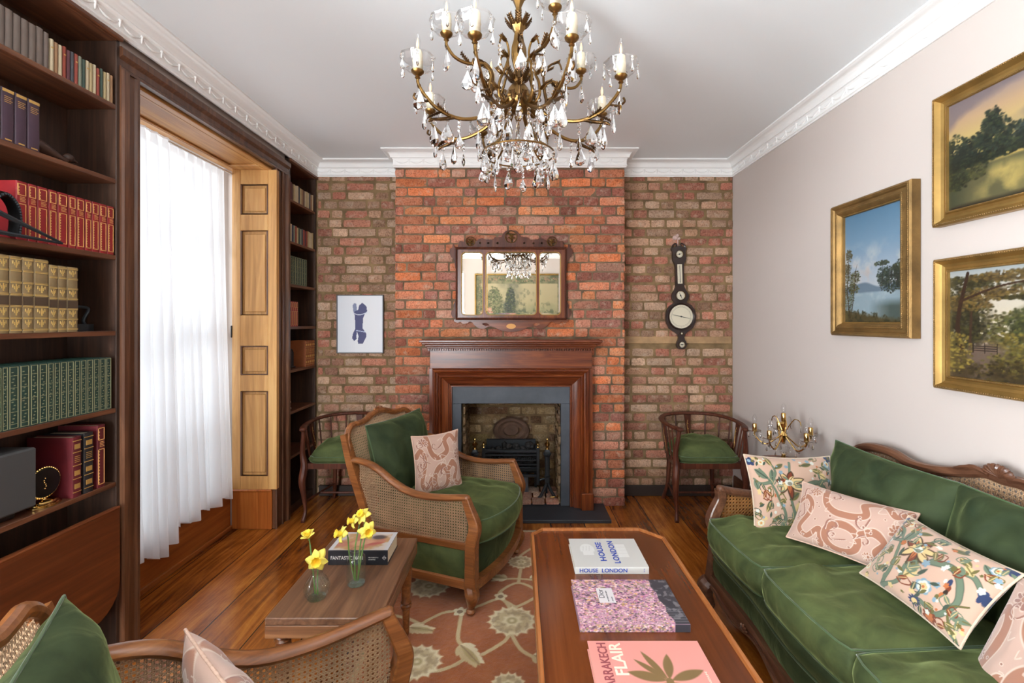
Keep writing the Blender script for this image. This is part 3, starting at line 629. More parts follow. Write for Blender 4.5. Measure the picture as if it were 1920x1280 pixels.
# ---- built-in bookcases
SZ = [2.276, 1.975, 1.667, 1.361, 1.049, .750]
def bookcase(y0, y1, label, shelves, last):
    t = thing('bookcase', label, 'bookcase', (XL, (y0+y1)/2, 0), group='built-in bookcases either side of the window'); h = (y1-y0)/2
    b = MB(); b.box(-.215, -.20, -h, h, .0, 2.56); b.obj('back_panel', M['case_wood'], t, 0)
    for s in (-1, 1): b = MB(); b.box(-.20, .0, s*h-(.018 if s > 0 else 0), s*h+(.018 if s < 0 else 0), 0, 2.56, bev=.002); b.obj('side_panel', M['case_wood'], t)
    b = MB(); b.box(-.20, .004, -h+.018, h-.018, 2.535, 2.56, bev=.002); b.box(.0, .018, -h, h, 2.54, 2.56, bev=.004); b.obj('top_rail', M['dark_wood_y'], t)
    for z in shelves: b = MB(); b.box(-.20, .0, -h+.018, h-.018, z-.019, z, bev=.002); b.obj('shelf', M['dark_wood_y'], t)
    b = MB(); b.box(-.19, -.02, -h+.018, h-.018, 0, .06); b.obj('plinth', M['case_wood'], t)
    return t
bk = bookcase(.52, 1.862, 'tall dark built-in bookcase at the left edge, full of red, tan and green books', SZ, True)
# drop flap with rounded corner
r = .12; out = [(-.62, .24), (.50, .24)]+[(.50+.115*math.sin(a), .24+.115*(1-math.cos(a))) for a in [PI/2*k/6 for k in range(1, 7)]]+[(.615, .655), (-.62, .655)]
b = MB(); b.prism([(p[0], p[1]) for p in out], 0, .02, X=Matrix(((0, 0, 1, .002), (1, 0, 0, .03), (0, 1, 0, 0), (0, 0, 0, 1)))); b.tube([(.02, -.59, .652), (.02, .643, .652)], .006, 8); b.obj('drop_flap', M['flap'], bk)
bookcase(3.235, YA-.004, 'narrow dark bookcase in the far corner between window and brick wall', SZ+[.43], False)

# ================================================================ CHIMNEY PIECE
CXF = -.055
fp = thing('fireplace_surround', 'mahogany fireplace surround with moulded frame and grey slate slips', 'fireplace', (CXF, YC, 0))
b = MB(); b.box(-.652, .652, -.22, .0, 1.247, 1.267, bev=.004); b.box(-.64, .64, -.20, .0, 1.232, 1.247, bev=.005); b.box(-.625, .625, -.17, .0, 1.214, 1.232, bev=.006); b.box(-.612, .612, -.145, 0, 1.200, 1.214, bev=.004)
b.obj('mantel_shelf', M['mahogany'], fp)
b = MB()
for i in range(96): x = -.60+1.2*i/95; b.box(x-.0035, x+.0035, -.138, -.10, 1.184, 1.200)
q = b.obj('dentil_moulding', M['mahogany'], fp)
b = MB(); b.box(-.597, .597, -.105, 0, 1.052, 1.200, bev=.003); b.obj('frieze_panel', M['mahogany'], fp)
JP = [(0.0, -.105), (.006, -.112), (.006, -.128), (.016, -.134), (.026, -.128), (.030, -.112), (.040, -.108), (.048, -.118), (.056, -.122), (.064, -.116), (.068, -.100), (.078, -.092), (.100, -.088), (.112, -.084), (.112, -.070), (.124, -.066), (.130, -.074), (.138, -.074), (.142, -.05)]
for s, nm in ((-1, 'jamb'), (1, 'jamb')):
    b = MB(); m = len(JP); vs = []
    for (z, mit) in ((.022, 0), (1.052, 1)): vs += [(s*(.578-d), y, z-(d if mit else 0)) for d, y in JP]
    fs = [(k, k+1, m+k+1, m+k) if s < 0 else (m+k, m+k+1, k+1, k) for k in range(m-1)]; b.add(vs, fs)
    b.box(min(s*.600, s*.578), max(s*.600, s*.578), -.105, 0, .022, 1.052)
    b.box(min(s*.604, s*.515), max(s*.604, s*.515), -.142, -.02, .022, .145, bev=.004)
    b.obj(nm, M['mahogany_z'], fp, 30)
b = MB(); m = len(JP); vs = []
for s in (-1, 1): vs += [(s*(.578-d), y, 1.052-d) for d, y in JP]
b.add(vs, [(m+k, m+k+1, k+1, k) for k in range(m-1)]); b.obj('lintel_moulding', M['mahogany'], fp, 30)
b = MB(); b.box(-.445, .445, -.052, -.03, .785, .925, bev=.002); b.box(-.445, -.372, -.052, -.03, .022, .7845, bev=.002); b.box(.372, .445, -.052, -.03, .022, .7845, bev=.002)
b.box(-.376, -.372, -.056, .05, .022, .787); b.box(.372, .376, -.056, .05, .022, .787)
b.obj('slate_slip', M['slate'], fp, 0)
b = MB(); b.box(-.70, .70, -.30, -.004, 0, .022, bev=.003); tag(b.obj('hearth_stone', M['hearth'], loc=(CXF, YC, 0)), 'dark slate hearth slab on the floor before the fireplace', 'hearth')
# grate with coals
gr = thing('fire_grate', 'cast iron basket grate holding coals inside the fireplace', 'grate', (CXF-.005, 3.60, .039))
b = MB()
for z in (.20, .225, .26, .30): b.box(-.215, .215, -.012, .012, z, z+.010)
b.box(-.22, .22, -.016, .012, .325, .345, bev=.003); b.box(-.215, .215, -.010, .012, .13, .15, bev=.002)
for s in (-1, 1): b.box(s*.215-.012, s*.215+.012, -.018, .014, .07, .36, bev=.004); b.box(s*.2-.01, s*.2+.01, .014, .13, .17, .19); b.tube([(s*.215, 0, .10), (s*.26, 0, .115), (s*.30, 0, .10)], .009, 6); b.box(s*.2-.01, s*.2+.01, .10, .12, 0, .35)
b.box(-.2, .2, .10, .13, .13, .40, bev=.003); b.box(-.21, .21, 0, .12, .178, .19)
b.obj('basket', M['iron'], gr)
b = MB()
for i in range(26): b.tube([(-.20+.4*i/25, -.014, .272), (-.19+.4*i/25, -.014, .292)], .003, 5)
b.obj('rope_rail', M['iron'], gr)
b = MB(); b.box(-.14, .14, -.005, .09, 0, .13, bev=.004); b.obj('ash_pan', M['slate'], gr)
for s in (-1, 1): b = MB(); b.lathe([(.001, .0), (.010, .004), (.006, .012), (.014, .024), (.006, .036), (.008, .042), (.001, .05)], 12, X=Tr(s*.215, -.002, .36)); b.obj('brass_knob', M['polished_brass'], gr)
b = MB(); pr = [(0.001, .0), (.05, .002), (.062, -.01), (.070, -.012), (.095, .0), (.12, -.006), (.132, .0), (.128, .014)]
b.lathe(pr, 40, X=Tr(-.0, .165, .46) @ Rx(PI/2+.12) @ Matrix.Diagonal((1.15, .86, 1.6, 1)), cap=False); b.obj('oval_fireback', plain('rusted_iron', (96, 72, 58), .8, bs=.6, var=.15), gr)
rnd = random.Random(5)
b = MB()
for i in range(46):
    o = len(b.v); b.ball((0, 0, 0), .027*rnd.uniform(.75, 1.2), 7, 5); T = Tr(CXF+rnd.uniform(-.165, .165), 3.60+rnd.uniform(.034, .085), .039+.214+.036*(i//10)+rnd.uniform(0, .012)) @ Rz(rnd.uniform(0, 6)) @ Rx(rnd.uniform(0, 6))
    b.v[o:] = [tuple(T @ (Vector(v)*(1+.35*noise.noise(Vector(v)*60+Vector((i, 0, 0)))))) for v in b.v[o:]]
b.v = [(v[0]-CXF, v[1]-3.6, v[2]-.2) for v in b.v]
tag(b.obj('coal', M['coal'], smooth=0, loc=(CXF, 3.6, .2)), 'heap of rough black coal lumps in the iron grate', 'coal', kind='stuff')
def andiron(x, label):
    t = thing('andiron', label, 'andiron', (x, 3.50, .039))
    b = MB(); b.tube(cr([(-.062, -.01, .006), (-.045, -.005, .03), (-.01, 0, .10), (0, 0, .15)], 4), .012, 6); b.tube(cr([(.062, -.01, .006), (.045, -.005, .03), (.01, 0, .10), (0, 0, .15)], 4), .012, 6)
    b.box(-.075, -.05, -.02, .005, 0, .014, bev=.003); b.box(.05, .075, -.02, .005, 0, .014, bev=.003); b.box(-.018, .018, -.014, .014, .12, .165, bev=.004); b.box(-.012, .012, 0, .12, .155, .175); b.box(-.008, .008, .10, .12, 0, .16); b.obj('foot_bracket', M['iron'], t)
    b = MB(); b.lathe([(.022, .165), (.024, .172), (.018, .176), (.018, .32), (.022, .324), (.026, .335), (.030, .338), (.030, .35)], 24, lobes=12, lob=.05); b.lathe([(.026, .35), (.03, .353), (.03, .36), (.022, .366), (.016, .378)], 4, X=Rz(PI/4)); b.obj('fluted_column', M['iron'], t)
    b = MB(); b.lathe([(.016, .378), (.012, .384), (.007, .39), (.012, .398), (.021, .41), (.020, .422), (.010, .432), (.005, .438), (.006, .446), (.0095, .452), (.006, .46), (.001, .463)], 16); b.obj('brass_finial', M['polished_brass'], t)
andiron(-.335, 'left cast iron andiron with brass urn finial, behind the armchair'); andiron(.222, 'right cast iron andiron with brass urn finial, splayed feet on the brick')
b = MB(); b.tube([(0, 0, 0), (.05, .01, 0)], .004, 8); b.tube([(.05, .01, -.012), (.05, .01, .012)], .004, 8); b.ball((-.004, 0, 0), .007, 8, 6); b.box(.012, .02, -.004, .004, -.020, 0); tag(b.obj('gas_tap', M['polished_brass'], loc=(.250, 3.47, .06)), 'small brass gas tap on the brick beside the right andiron', 'tap')

# ================================================================ MIRROR
mr = thing('wall_mirror', 'mahogany fretwork wall mirror with three glass plates above the fireplace', 'mirror', (CXF, 3.432, 1.68))
def rrect(x0, x1, z0, z1, r, n=5):
    o = []
    for cx, cz, a in ((x1-r, z0+r, -PI/2), (x1-r, z1-r, 0), (x0+r, z1-r, PI/2), (x0+r, z0+r, PI)):
        o += [(cx+r*math.cos(a+PI/2*k/n), cz+r*math.sin(a+PI/2*k/n)) for k in range(n+1)]
    return o
XZ = Matrix(((1, 0, 0, 0), (0, 0, -1, 0), (0, 1, 0, 0), (0, 0, 0, 1)))     # (x, y, z) -> (x, -z, y): drawing plane onto the wall
wins = [(-.372, -.212, -.233, .237), (-.190, .190, -.233, .237), (.212, .372, -.233, .237)]
b = MB(); b.prism([(-.408, -.262), (.408, -.262), (.408, .266), (-.408, .266)], 0, .022, [rrect(*w, .03)[::-1] for w in wins], X=XZ); b.obj('inner_frame', M['mahogany_z'], mr, 30)
b = MB(); b.tube([(-.408, -.03, -.262), (.408, -.03, -.262), (.408, -.03, .266), (-.408, -.03, .266)], .010, closed=True, sec=[(-1, -2.6), (1, -2.6), (1, .6), (0, 1.2), (-1, .6)], up=(0, -1, 0)); b.obj('outer_moulding', M['chair_dark'], mr, 20)
for w in wins:
    bz = .014; o1 = rrect(w[0]-.004, w[1]+.004, w[2]-.004, w[3]+.004, .03); o2 = rrect(w[0]+bz, w[1]-bz, w[2]+bz, w[3]-bz, .02); n = len(o1)
    b = MB(); vs = [(p[0], -.008, p[1]) for p in o1]+[(p[0], -.0084, p[1]) for p in o2]
    b.add(vs, [(k, (k+1) % n, n+(k+1) % n, n+k) for k in range(n)]+[tuple(range(n, 2*n))]); b.obj('mirror_plate', M['mirror'], mr, 0)
    b = MB(); b.tube([(p[0], -.023, p[1]) for p in rrect(w[0], w[1], w[2], w[3], .03)], .0028, 6, closed=True); b.obj('bead_slip', M['gilt'], mr)
def mirrored(h): return h+[(-x, z) for x, z in h[::-1]]
top = [(.0, .405), (.04, .398), (.062, .375), (.075, .352), (.125, .350), (.128, .340), (.145, .332), (.20, .335), (.215, .345), (.24, .337), (.25, .330), (.262, .318), (.285, .352), (.31, .358), (.335, .345), (.352, .315), (.385, .322), (.392, .308), (.400, .278), (.41, .262)]
top = mirrored(top[::-1])
circ = lambda cx, cz, r, n=20: [(cx+r*math.cos(2*PI*k/n), cz+r*math.sin(2*PI*k/n)) for k in range(n)]
th = [circ(0, .352, .044)[::-1], circ(-.305, .318, .034)[::-1], circ(.305, .318, .034)[::-1]]+[circ(s*x, .306, .009, 10)[::-1] for s in (-1, 1) for x in (.10, .17, .232)]
b = MB(); b.prism(top, .004, .016, th, X=XZ); b.obj('fretwork_crest', M['chair_dark'], mr, 30)
bot = mirrored([(.41, -.262), (.43, -.268), (.425, -.285), (.40, -.292), (.38, -.283), (.36, -.300), (.33, -.296), (.31, -.282), (.29, -.29), (.272, -.315), (.235, -.335), (.20, -.337), (.175, -.322), (.15, -.318), (.12, -.328), (.08, -.347), (.04, -.357), (0, -.360)])[::-1]
hb = [[(s*x+s*dx, -.298+dz) for dx, dz in ((-.03, -.012), (-.01, .004), (.012, .006), (.03, -.004), (.016, -.010), (.0, -.018))] for s in (-1, 1) for x in (.19,)]
b = MB(); b.prism(bot, .004, .016, hb, X=XZ); b.obj('fretwork_apron', M['mahogany'], mr, 30)
for s in (-1, 1):
    ear = [(.412, .262), (.425, .272), (.430, .30), (.438, .302), (.442, .275), (.458, .262), (.462, .235), (.452, .205), (.436, .19), (.424, .165), (.420, .12), (.413, .10)]
    low = [(.412, -.11), (.42, -.13), (.436, -.16), (.43, -.19), (.446, -.20), (.452, -.225), (.44, -.25), (.415, -.262)]
    for e in (ear, low):
        p = [(s*x, z) for x, z in e]; 
        if s < 0: p = p[::-1]
        b = MB(); b.prism(p, .004, .014, X=XZ); b.obj('fretwork_ear', M['chair_dark'], mr, 30)
for cx, cz, r in ((0, .352, .044), (-.305, .318, .034), (.305, .318, .034)):
    b = MB(); b.tube([(cx+r*math.cos(a), -.017, cz+r*math.sin(a)) for a in [2*PI*k/24 for k in range(24)]], .0032, 6, closed=True)
    b.tube(cr([(cx, -.014, cz-r), (cx-.002, -.016, cz), (cx, -.014, cz+r*.7)], 4), [.004]*8+[.002], 6)
    for s in (-1, 1):
        b.tube(cr([(cx, -.014, cz-r*.5), (cx+s*r*.45, -.016, cz-r*.1), (cx+s*r*.62, -.016, cz-r*.35)], 4), [.004, .005, .006, .0065, .006, .005, .004, .003, .002], 6)
        b.tube(cr([(cx, -.014, cz-r*.1), (cx+s*r*.3, -.016, cz+r*.35), (cx+s*r*.6, -.016, cz+r*.42)], 4), [.003, .004, .005, .006, .006, .005, .004, .003, .002], 6)
    b.obj('plume_roundel', M['brass'], mr)
b = MB(); b.lathe([(.001, .0185), (.97, .0185), (1, .016)], 28, X=Tr(0, 0, -.318) @ XZ @ Matrix.Diagonal((.036, .019, 1, 1))); b.obj('inlaid_oval', plain('satinwood_inlay', (206, 140, 50), .35), mr)

# ================================================================ PICTURES
def frame(o, w, h, prof, mat, name='frame'):
    """mitred frame in local XY (z = out of the wall); prof = (inward distance, height)"""
    b = MB(); m = len(prof); vs = []
    for sx, sy in ((-1, -1), (1, -1), (1, 1), (-1, 1)): vs += [(sx*(w/2-d), sy*(h/2-d), z) for d, z in prof]
    b.add(vs, [(k*m+i, ((k+1) % 4)*m+i, ((k+1) % 4)*m+i+1, k*m+i+1) for k in range(4) for i in range(m-1)]); return b.obj(name, mat, o, 25)
def beads(o, w, h, d, z, r, step, mat, name, twist=0):
    b = MB()
    for (x0, y0, x1, y1) in ((-1, -1, 1, -1), (1, -1, 1, 1), (1, 1, -1, 1), (-1, 1, -1, -1)):
        ax, ay, bx, by = x0*(w/2-d), y0*(h/2-d), x1*(w/2-d), y1*(h/2-d); L = math.hypot(bx-ax, by-ay); n = int(L/step)
        for k in range(n):
            t = (k+.5)/n; b.ball((ax+(bx-ax)*t, ay+(by-ay)*t, z), r, 6, 4, sc=(1.5 if x0 != x1 else .9, 1.5 if y0 != y1 else .9, .8))
    return b.obj(name, mat, o, 60)
def painting_a(cv):
    t = cv.y/cv.h; n1 = cv.fb(3, 1, 5); n2 = cv.fb(8, 2, 5); n3 = cv.fb(26, 9, 3)
    for k in range(3): cv.c[..., k] = np.interp(t, [.30, .45, .7, 1], [(206, 176, 150), (200, 192, 190), (206, 206, 202), (206, 190, 178)][0][k] if 0 else [(196), (176), (126), (92)] if k == 0 else ([202, 190, 160, 134] if k == 1 else [206, 204, 186, 164]))
    cl = np.clip((n1*.7+n2*.5-.52)*4, 0, 1)*np.clip(1-np.abs(t-.52)/.22, 0, 1); cv.put(cl*.95, (222, 218, 208))
    cv.put(np.clip((n2-.5)*5, 0, 1)*np.clip(1-np.abs(t-.45)/.12, 0, 1)*.6, (196, 178, 168))
    w, h = cv.w, cv.h
    hill = .33+.05*np.exp(-((cv.x/w-.42)/.16)**2)+.02*np.sin(cv.x/w*9); cv.put((hill-t)*60, (112, 132, 148))
    cv.put((.285-t)*60, (150, 172, 182)); cv.put(np.clip((.285-t)*60, 0, 1)*np.clip((n2-.45)*4, 0, 1)*.5, (190, 202, 206))
    def foliage(cx, cy, rx, ry, col, dens=.5, seed=0):
        c0 = np.array(col, float); r_, _ = cv.rad(cx*w, cy*h, rx*w, ry*h); cv.put(np.clip((1-r_)*2.2, 0, 1)*min(1, dens)*(cv.fb(30, 7+seed, 2) > .36), c0*.85); cv.dabs(cx*w, cy*h, rx*w, ry*h, int(9000*rx*ry*dens*2)+40, .0042, [c0*.8, c0, c0*1.18, c0+np.array((26, 22, 4))], 100+seed)
    foliage(.80, .37, .20, .11, (44, 56, 50), .7, 1); foliage(.68, .40, .10, .09, (52, 66, 58), .6, 2); foliage(.92, .40, .12, .12, (40, 52, 46), .7, 3)
    for x0, y0, y1 in ((.66, .28, .50), (.88, .30, .47), (.80, .3, .44)): cv.stroke([(x0*w, y0*h), (x0*w+.004, y1*h)], .0015, (50, 46, 40))
    foliage(.66, .51, .12, .022, (58, 70, 56), .7, 4); foliage(.89, .465, .10, .026, (52, 62, 50), .7, 5)
    cv.put(np.clip((.22-t)*14, 0, 1)*np.clip((cv.x/w-.45)*3, 0, 1)*.8, (58, 72, 64))
    gr_ = .13-.10*np.clip(cv.x/w-.2, 0, 1)+.02*(n3-.5)*3; cv.put((gr_-t)*30, (84, 74, 46)); cv.put(np.clip((gr_-t)*30, 0, 1)*np.clip((n3-.5)*6, 0, 1), (52, 52, 34))
    foliage(.1, .28, .10, .25, (66, 68, 40), .35, 6); foliage(.22, .42, .09, .06, (70, 72, 44), .45, 7); foliage(.1, .62, .06, .06, (84, 78, 50), .4, 8); foliage(.06, .50, .07, .06, (70, 66, 44), .4, 9); foliage(.18, .32, .10, .05, (80, 80, 50), .4, 10)
    cv.stroke([(.12*w, .05*h), (.07*w, .3*h), (.1*w, .48*h), (.07*w, .66*h)], (.003, .001), (64, 50, 36)); cv.stroke([(.15*w, .1*h), (.2*w, .3*h), (.22*w, .46*h), (.25*w, .53*h)], (.0022, .0008), (70, 56, 40))
def painting_b(cv):
    t = cv.y/cv.h; w, h = cv.w, cv.h; n1 = cv.fb(3, 11, 5); n2 = cv.fb(7, 12, 5)
    for k, s in enumerate(((196, 206, 196, 150), (166, 180, 162, 134), (86, 110, 124, 134))): cv.c[..., k] = np.interp(t, [.3, .6, .8, 1], s)
    cl = np.clip((n1*.6+n2*.5+.25*np.sin(t*16-cv.x/w*5)-.48)*4, 0, 1)*np.clip((t-.5)*4, 0, 1); cv.put(cl*.85, (128, 114, 116))
    def fo(cx, cy, rx, ry, col, d=.8, seed=0, cells=30):
        c0 = np.array(col, float); r_, _ = cv.rad(cx*w, cy*h, rx*w, ry*h); cv.put(np.clip((1-r_)*2.2, 0, 1)*min(1, d)*(cv.fb(30, 7+seed, 2) > .36), c0*.85); cv.dabs(cx*w, cy*h, rx*w, ry*h, int(9000*rx*ry*d)+60, .0062, [c0*.72, c0, c0*1.2, c0*1.1+np.array((16, 14, 0))], 300+seed)
    fo(.75, .50, .42, .16, (58, 70, 68), .8, 1); fo(.55, .48, .3, .12, (52, 62, 58), .8, 2)
    for cx, cy, rx, ry, s in ((.05, .52, .1, .17, 3), (.16, .50, .1, .14, 4), (.27, .56, .09, .18, 5), (.26, .66, .05, .14, 8), (.38, .48, .1, .12, 6), (.1, .44, .25, .10, 7)): fo(cx, cy, rx, ry, (38, 48, 38), .9, s)
    cv.put((.36-t)*40, (98, 94, 62)); refl = np.clip((n2-.42)*4, 0, 1)*np.clip(1-np.abs(cv.x/w-.33)/.24, 0, 1); cv.put(np.clip((.36-t)*40, 0, 1)*refl, (198, 174, 98))
    cv.put(np.clip((.36-t)*40, 0, 1)*np.clip(1-np.abs(cv.x/w-.02)/.14, 0, 1)*.9, (58, 64, 46)); cv.put(np.clip((.36-t)*40, 0, 1)*np.clip((t-.26)*10, 0, 1)*.8, (56, 62, 48))
    fo(.2, .40, .26, .05, (34, 42, 30), 1, 17); fo(.6, .40, .3, .05, (36, 44, 32), 1, 18); fo(.06, .28, .09, .10, (46, 52, 34), .9, 19); fo(.18, .30, .05, .07, (60, 62, 38), .6, 20); fo(.6, .26, .14, .08, (50, 52, 34), .8, 21)
    g = .05+.3*np.clip(cv.x/w-.42, 0, 1)+.03*n2; cv.put((g-t)*25, (44, 38, 26)); fo(.85, .22, .2, .16, (96, 58, 38), .7, 9); fo(.6, .10, .14, .08, (52, 48, 30), .7, 10)
    fo(.86, .78, .22, .05, (56, 50, 34), .9, 13); fo(.92, .88, .22, .06, (50, 46, 30), .9, 14); fo(.95, .67, .16, .04, (54, 50, 34), .9, 15); fo(.72, .82, .1, .03, (60, 54, 36), .8, 16)
    cv.stroke([(.98*w, .2*h), (.95*w, .55*h), (.97*w, .9*h)], .006, (58, 44, 34)); cv.stroke([(.03*w, .035*h), (.06*w, .03*h), (.09*w, .04*h)], .0015, (40, 24, 16))
def painting_c(cv):
    t = cv.y/cv.h; w, h = cv.w, cv.h; n1 = cv.fb(3, 31, 5); n2 = cv.fb(8, 32, 5)
    for k, s in enumerate(((206, 220, 210, 168), (196, 206, 204, 178), (176, 180, 190, 180))): cv.c[..., k] = np.interp(t, [.3, .55, .8, 1], s)
    def fo(cx, cy, rx, ry, col, d=.8, seed=0, cells=30):
        c0 = np.array(col, float); r_, _ = cv.rad(cx*w, cy*h, rx*w, ry*h); cv.put(np.clip((1-r_)*2.2, 0, 1)*min(1, d)*(cv.fb(30, 7+seed, 2) > .36), c0*.85); cv.dabs(cx*w, cy*h, rx*w, ry*h, int(9000*rx*ry*d)+60, .0062, [c0*.72, c0, c0*1.2, c0*1.1+np.array((16, 14, 0))], 500+seed)
    cv.put((.48+.03*np.sin(cv.x/w*7)-t)*50*(cv.x/w > .45), (112, 132, 146)); cv.put((.42-t)*50*(cv.x/w > .5), (170, 186, 190))
    fo(.1, .45, .2, .35, (72, 66, 42), .9, 1); fo(.08, .5, .14, .4, (52, 50, 32), .8, 2)
    fo(.42, .42, .20, .22, (84, 82, 44), .9, 3); fo(.44, .50, .12, .17, (66, 70, 40), .8, 4); fo(.38, .33, .16, .10, (104, 92, 44), .7, 5)
    for cx, cy, rx, ry, s in ((.12, .86, .2, .07, 6), (.35, .90, .24, .05, 7), (.52, .82, .2, .04, 8), (.25, .76, .2, .06, 9), (.45, .72, .14, .03, 10), (.1, .68, .16, .07, 11), (.62, .92, .12, .03, 12)): fo(cx, cy, rx, ry, (96, 78, 44) if s % 2 else (62, 58, 34), .9, s)
    cv.stroke([(.1*w, .2*h), (.06*w, .5*h), (.12*w, .95*h)], (.012, .006), (58, 40, 28)); cv.stroke([(.07*w, .7*h), (.3*w, .82*h), (.55*w, .86*h)], (.005, .002), (64, 44, 30)); cv.stroke([(.13*w, .2*h), (.14*w, .6*h)], .005, (66, 48, 34))
    cv.put((.27-t)*30, (74, 60, 42)); cv.ell(.22*w, .18*h, .12*w, .16*h, (110, 92, 78), 0, .5); fo(.6, .18, .4, .14, (92, 84, 40), .8, 13); fo(.5, .10, .5, .10, (62, 52, 30), .8, 14); fo(.05, .25, .1, .2, (120, 104, 50), .6, 15)
    for z in (.27, .29, .31): cv.stroke([(.15*w, z*h), (.28*w, z*h)], .0015, (44, 34, 26), smooth=False)
    for x in (.15, .215, .28): cv.stroke([(x*w, .25*h), (x*w, .33*h)], .002, (44, 34, 26), smooth=False)
    cv.put(np.clip((t-.28)*30, 0, 1)*np.clip((.42-t)*30, 0, 1)*(cv.x/w > .74)*.9, (186, 196, 196))
def wallpic(name, label, y0, y1, z0, z1, prof, fmat, painter, edge, tiltx=0, extra=None, sz=(150, 200)):
    w, h = y1-y0, z1-z0
    # local x runs toward -Y (viewer's left to right is far to near), local z out of the wall (-X)
    t = thing(name, label, 'painting', (XR, (y0+y1)/2, (z0+z1)/2)); X = Matrix(((0, 0, -1, 0), (-1, 0, 0, 0), (0, 1, 0, 0), (0, 0, 0, 1))) @ Tr(0, 0, .004) @ Rx(tiltx)
    f = frame(t, w, h, prof, fmat); f.data.transform(X)
    cv = Canvas(w-2*edge+.012, h-2*edge+.012, sz[0], sz[1], (120, 120, 110)); painter(cv)
    cv.c *= .84; panel(cv, X @ Tr(0, 0, .016), 'canvas', M['oil'], t, thick=.012)
    if extra:
        for (d, z, r, st, mt, nm) in extra: q = beads(t, w, h, d, z, r, st, mt, nm); q.data.transform(X)
    return t
PA = [(0, .0), (0, .038), (.006, .046), (.014, .048), (.02, .046), (.026, .038), (.034, .040), (.050, .046), (.058, .040), (.064, .030), (.070, .028), (.072, .014)]
wallpic('framed_landscape_painting', 'upright gilt-framed painting of a blue-sky lake with dark trees', 1.955, 2.455, 1.325, 2.012, PA, M['gold'], painting_a, .066,
        extra=[(.044, .044, .0048, .0085, M['gold'], 'leaf_ornament'), (.010, .048, .0040, .008, M['gold'], 'outer_beading'), (.067, .029, .0024, .0045, M['gold_smooth'], 'sight_beading')], sz=(170, 250))
PB = [(0, 0), (0, .030), (.004, .036), (.012, .036), (.016, .030), (.024, .020), (.034, .016), (.044, .018), (.048, .024), (.054, .024), (.056, .014)]
wallpic('framed_landscape_painting', 'large gilt-framed sunset river landscape hung nearest the ceiling', 1.10, 1.865, 1.782, 2.306, PB, M['gold_smooth'], painting_b, .052,
        extra=[(.008, .037, .0038, .008, M['gold'], 'outer_beading'), (.051, .025, .0022, .0045, M['gold'], 'sight_beading')], sz=(230, 160))
wallpic('framed_landscape_painting', 'gilt-framed painting of brown trees and a gate, below the sunset one', 1.10, 1.860, 1.129, 1.650, PB, M['gold_smooth'], painting_c, .052,
        extra=[(.008, .037, .0038, .008, M['gold'], 'outer_beading'), (.051, .025, .0022, .0045, M['gold'], 'sight_beading')], sz=(230, 160))
# modern print on the brick
t = thing('framed_print', 'small thin-framed white print with an indigo ink shape on brick', 'print', (-1.270, YA-.008, 1.377))
X = XZ; w, h = .375, .468
f = frame(t, w, h, [(0, 0), (0, .022), (.002, .023), (.006, .023), (.007, .016)], plain('pewter_frame', (96, 98, 102), .4, metal=.3)); f.data.transform(X)
cv = Canvas(.362, .455, 110, 140, (224, 226, 230)); cv.put((.17-cv.x)*3*(cv.x < .14), (206, 212, 222)); 
INK = (62, 64, 108); INL = (120, 128, 158)
def poly(cv, P, col):
    ins = np.zeros(cv.x.shape, bool); n = len(P)
    for i in range(n):
        (x0, y0), (x1, y1) = P[i], P[(i+1) % n]; c_ = ((y0 > cv.y) != (y1 > cv.y)) & (cv.x < (x1-x0)*(cv.y-y0)/(y1-y0+1e-9)+x0); ins ^= c_
    cv.put(ins.astype(float), col)
sx, sy = .362/250, .455/310
def pp(L): return [((x-608)*sx, .455-(y-8)*sy) for x, y in L]
poly(cv, pp([(692, 60), (700, 48), (712, 52), (716, 95), (700, 110), (694, 90)]), INL)
poly(cv, pp([(700, 95), (722, 85), (728, 60), (745, 46), (768, 66), (772, 92), (760, 105), (750, 130), (746, 185), (766, 212), (768, 232), (748, 270), (722, 270), (716, 240), (700, 256), (688, 240), (694, 212), (706, 190), (704, 130)]), INK)
cv.stroke(pp([(694, 104), (730, 112), (772, 100)]), .003, (206, 212, 226)); cv.stroke(pp([(712, 198), (760, 206)]), .003, (190, 200, 224)); poly(cv, pp([(716, 205), (724, 230), (718, 262), (712, 232)]), (224, 226, 230))
panel(cv, X @ Tr(0, 0, .014), 'artwork', M['print'], t, thick=.01)

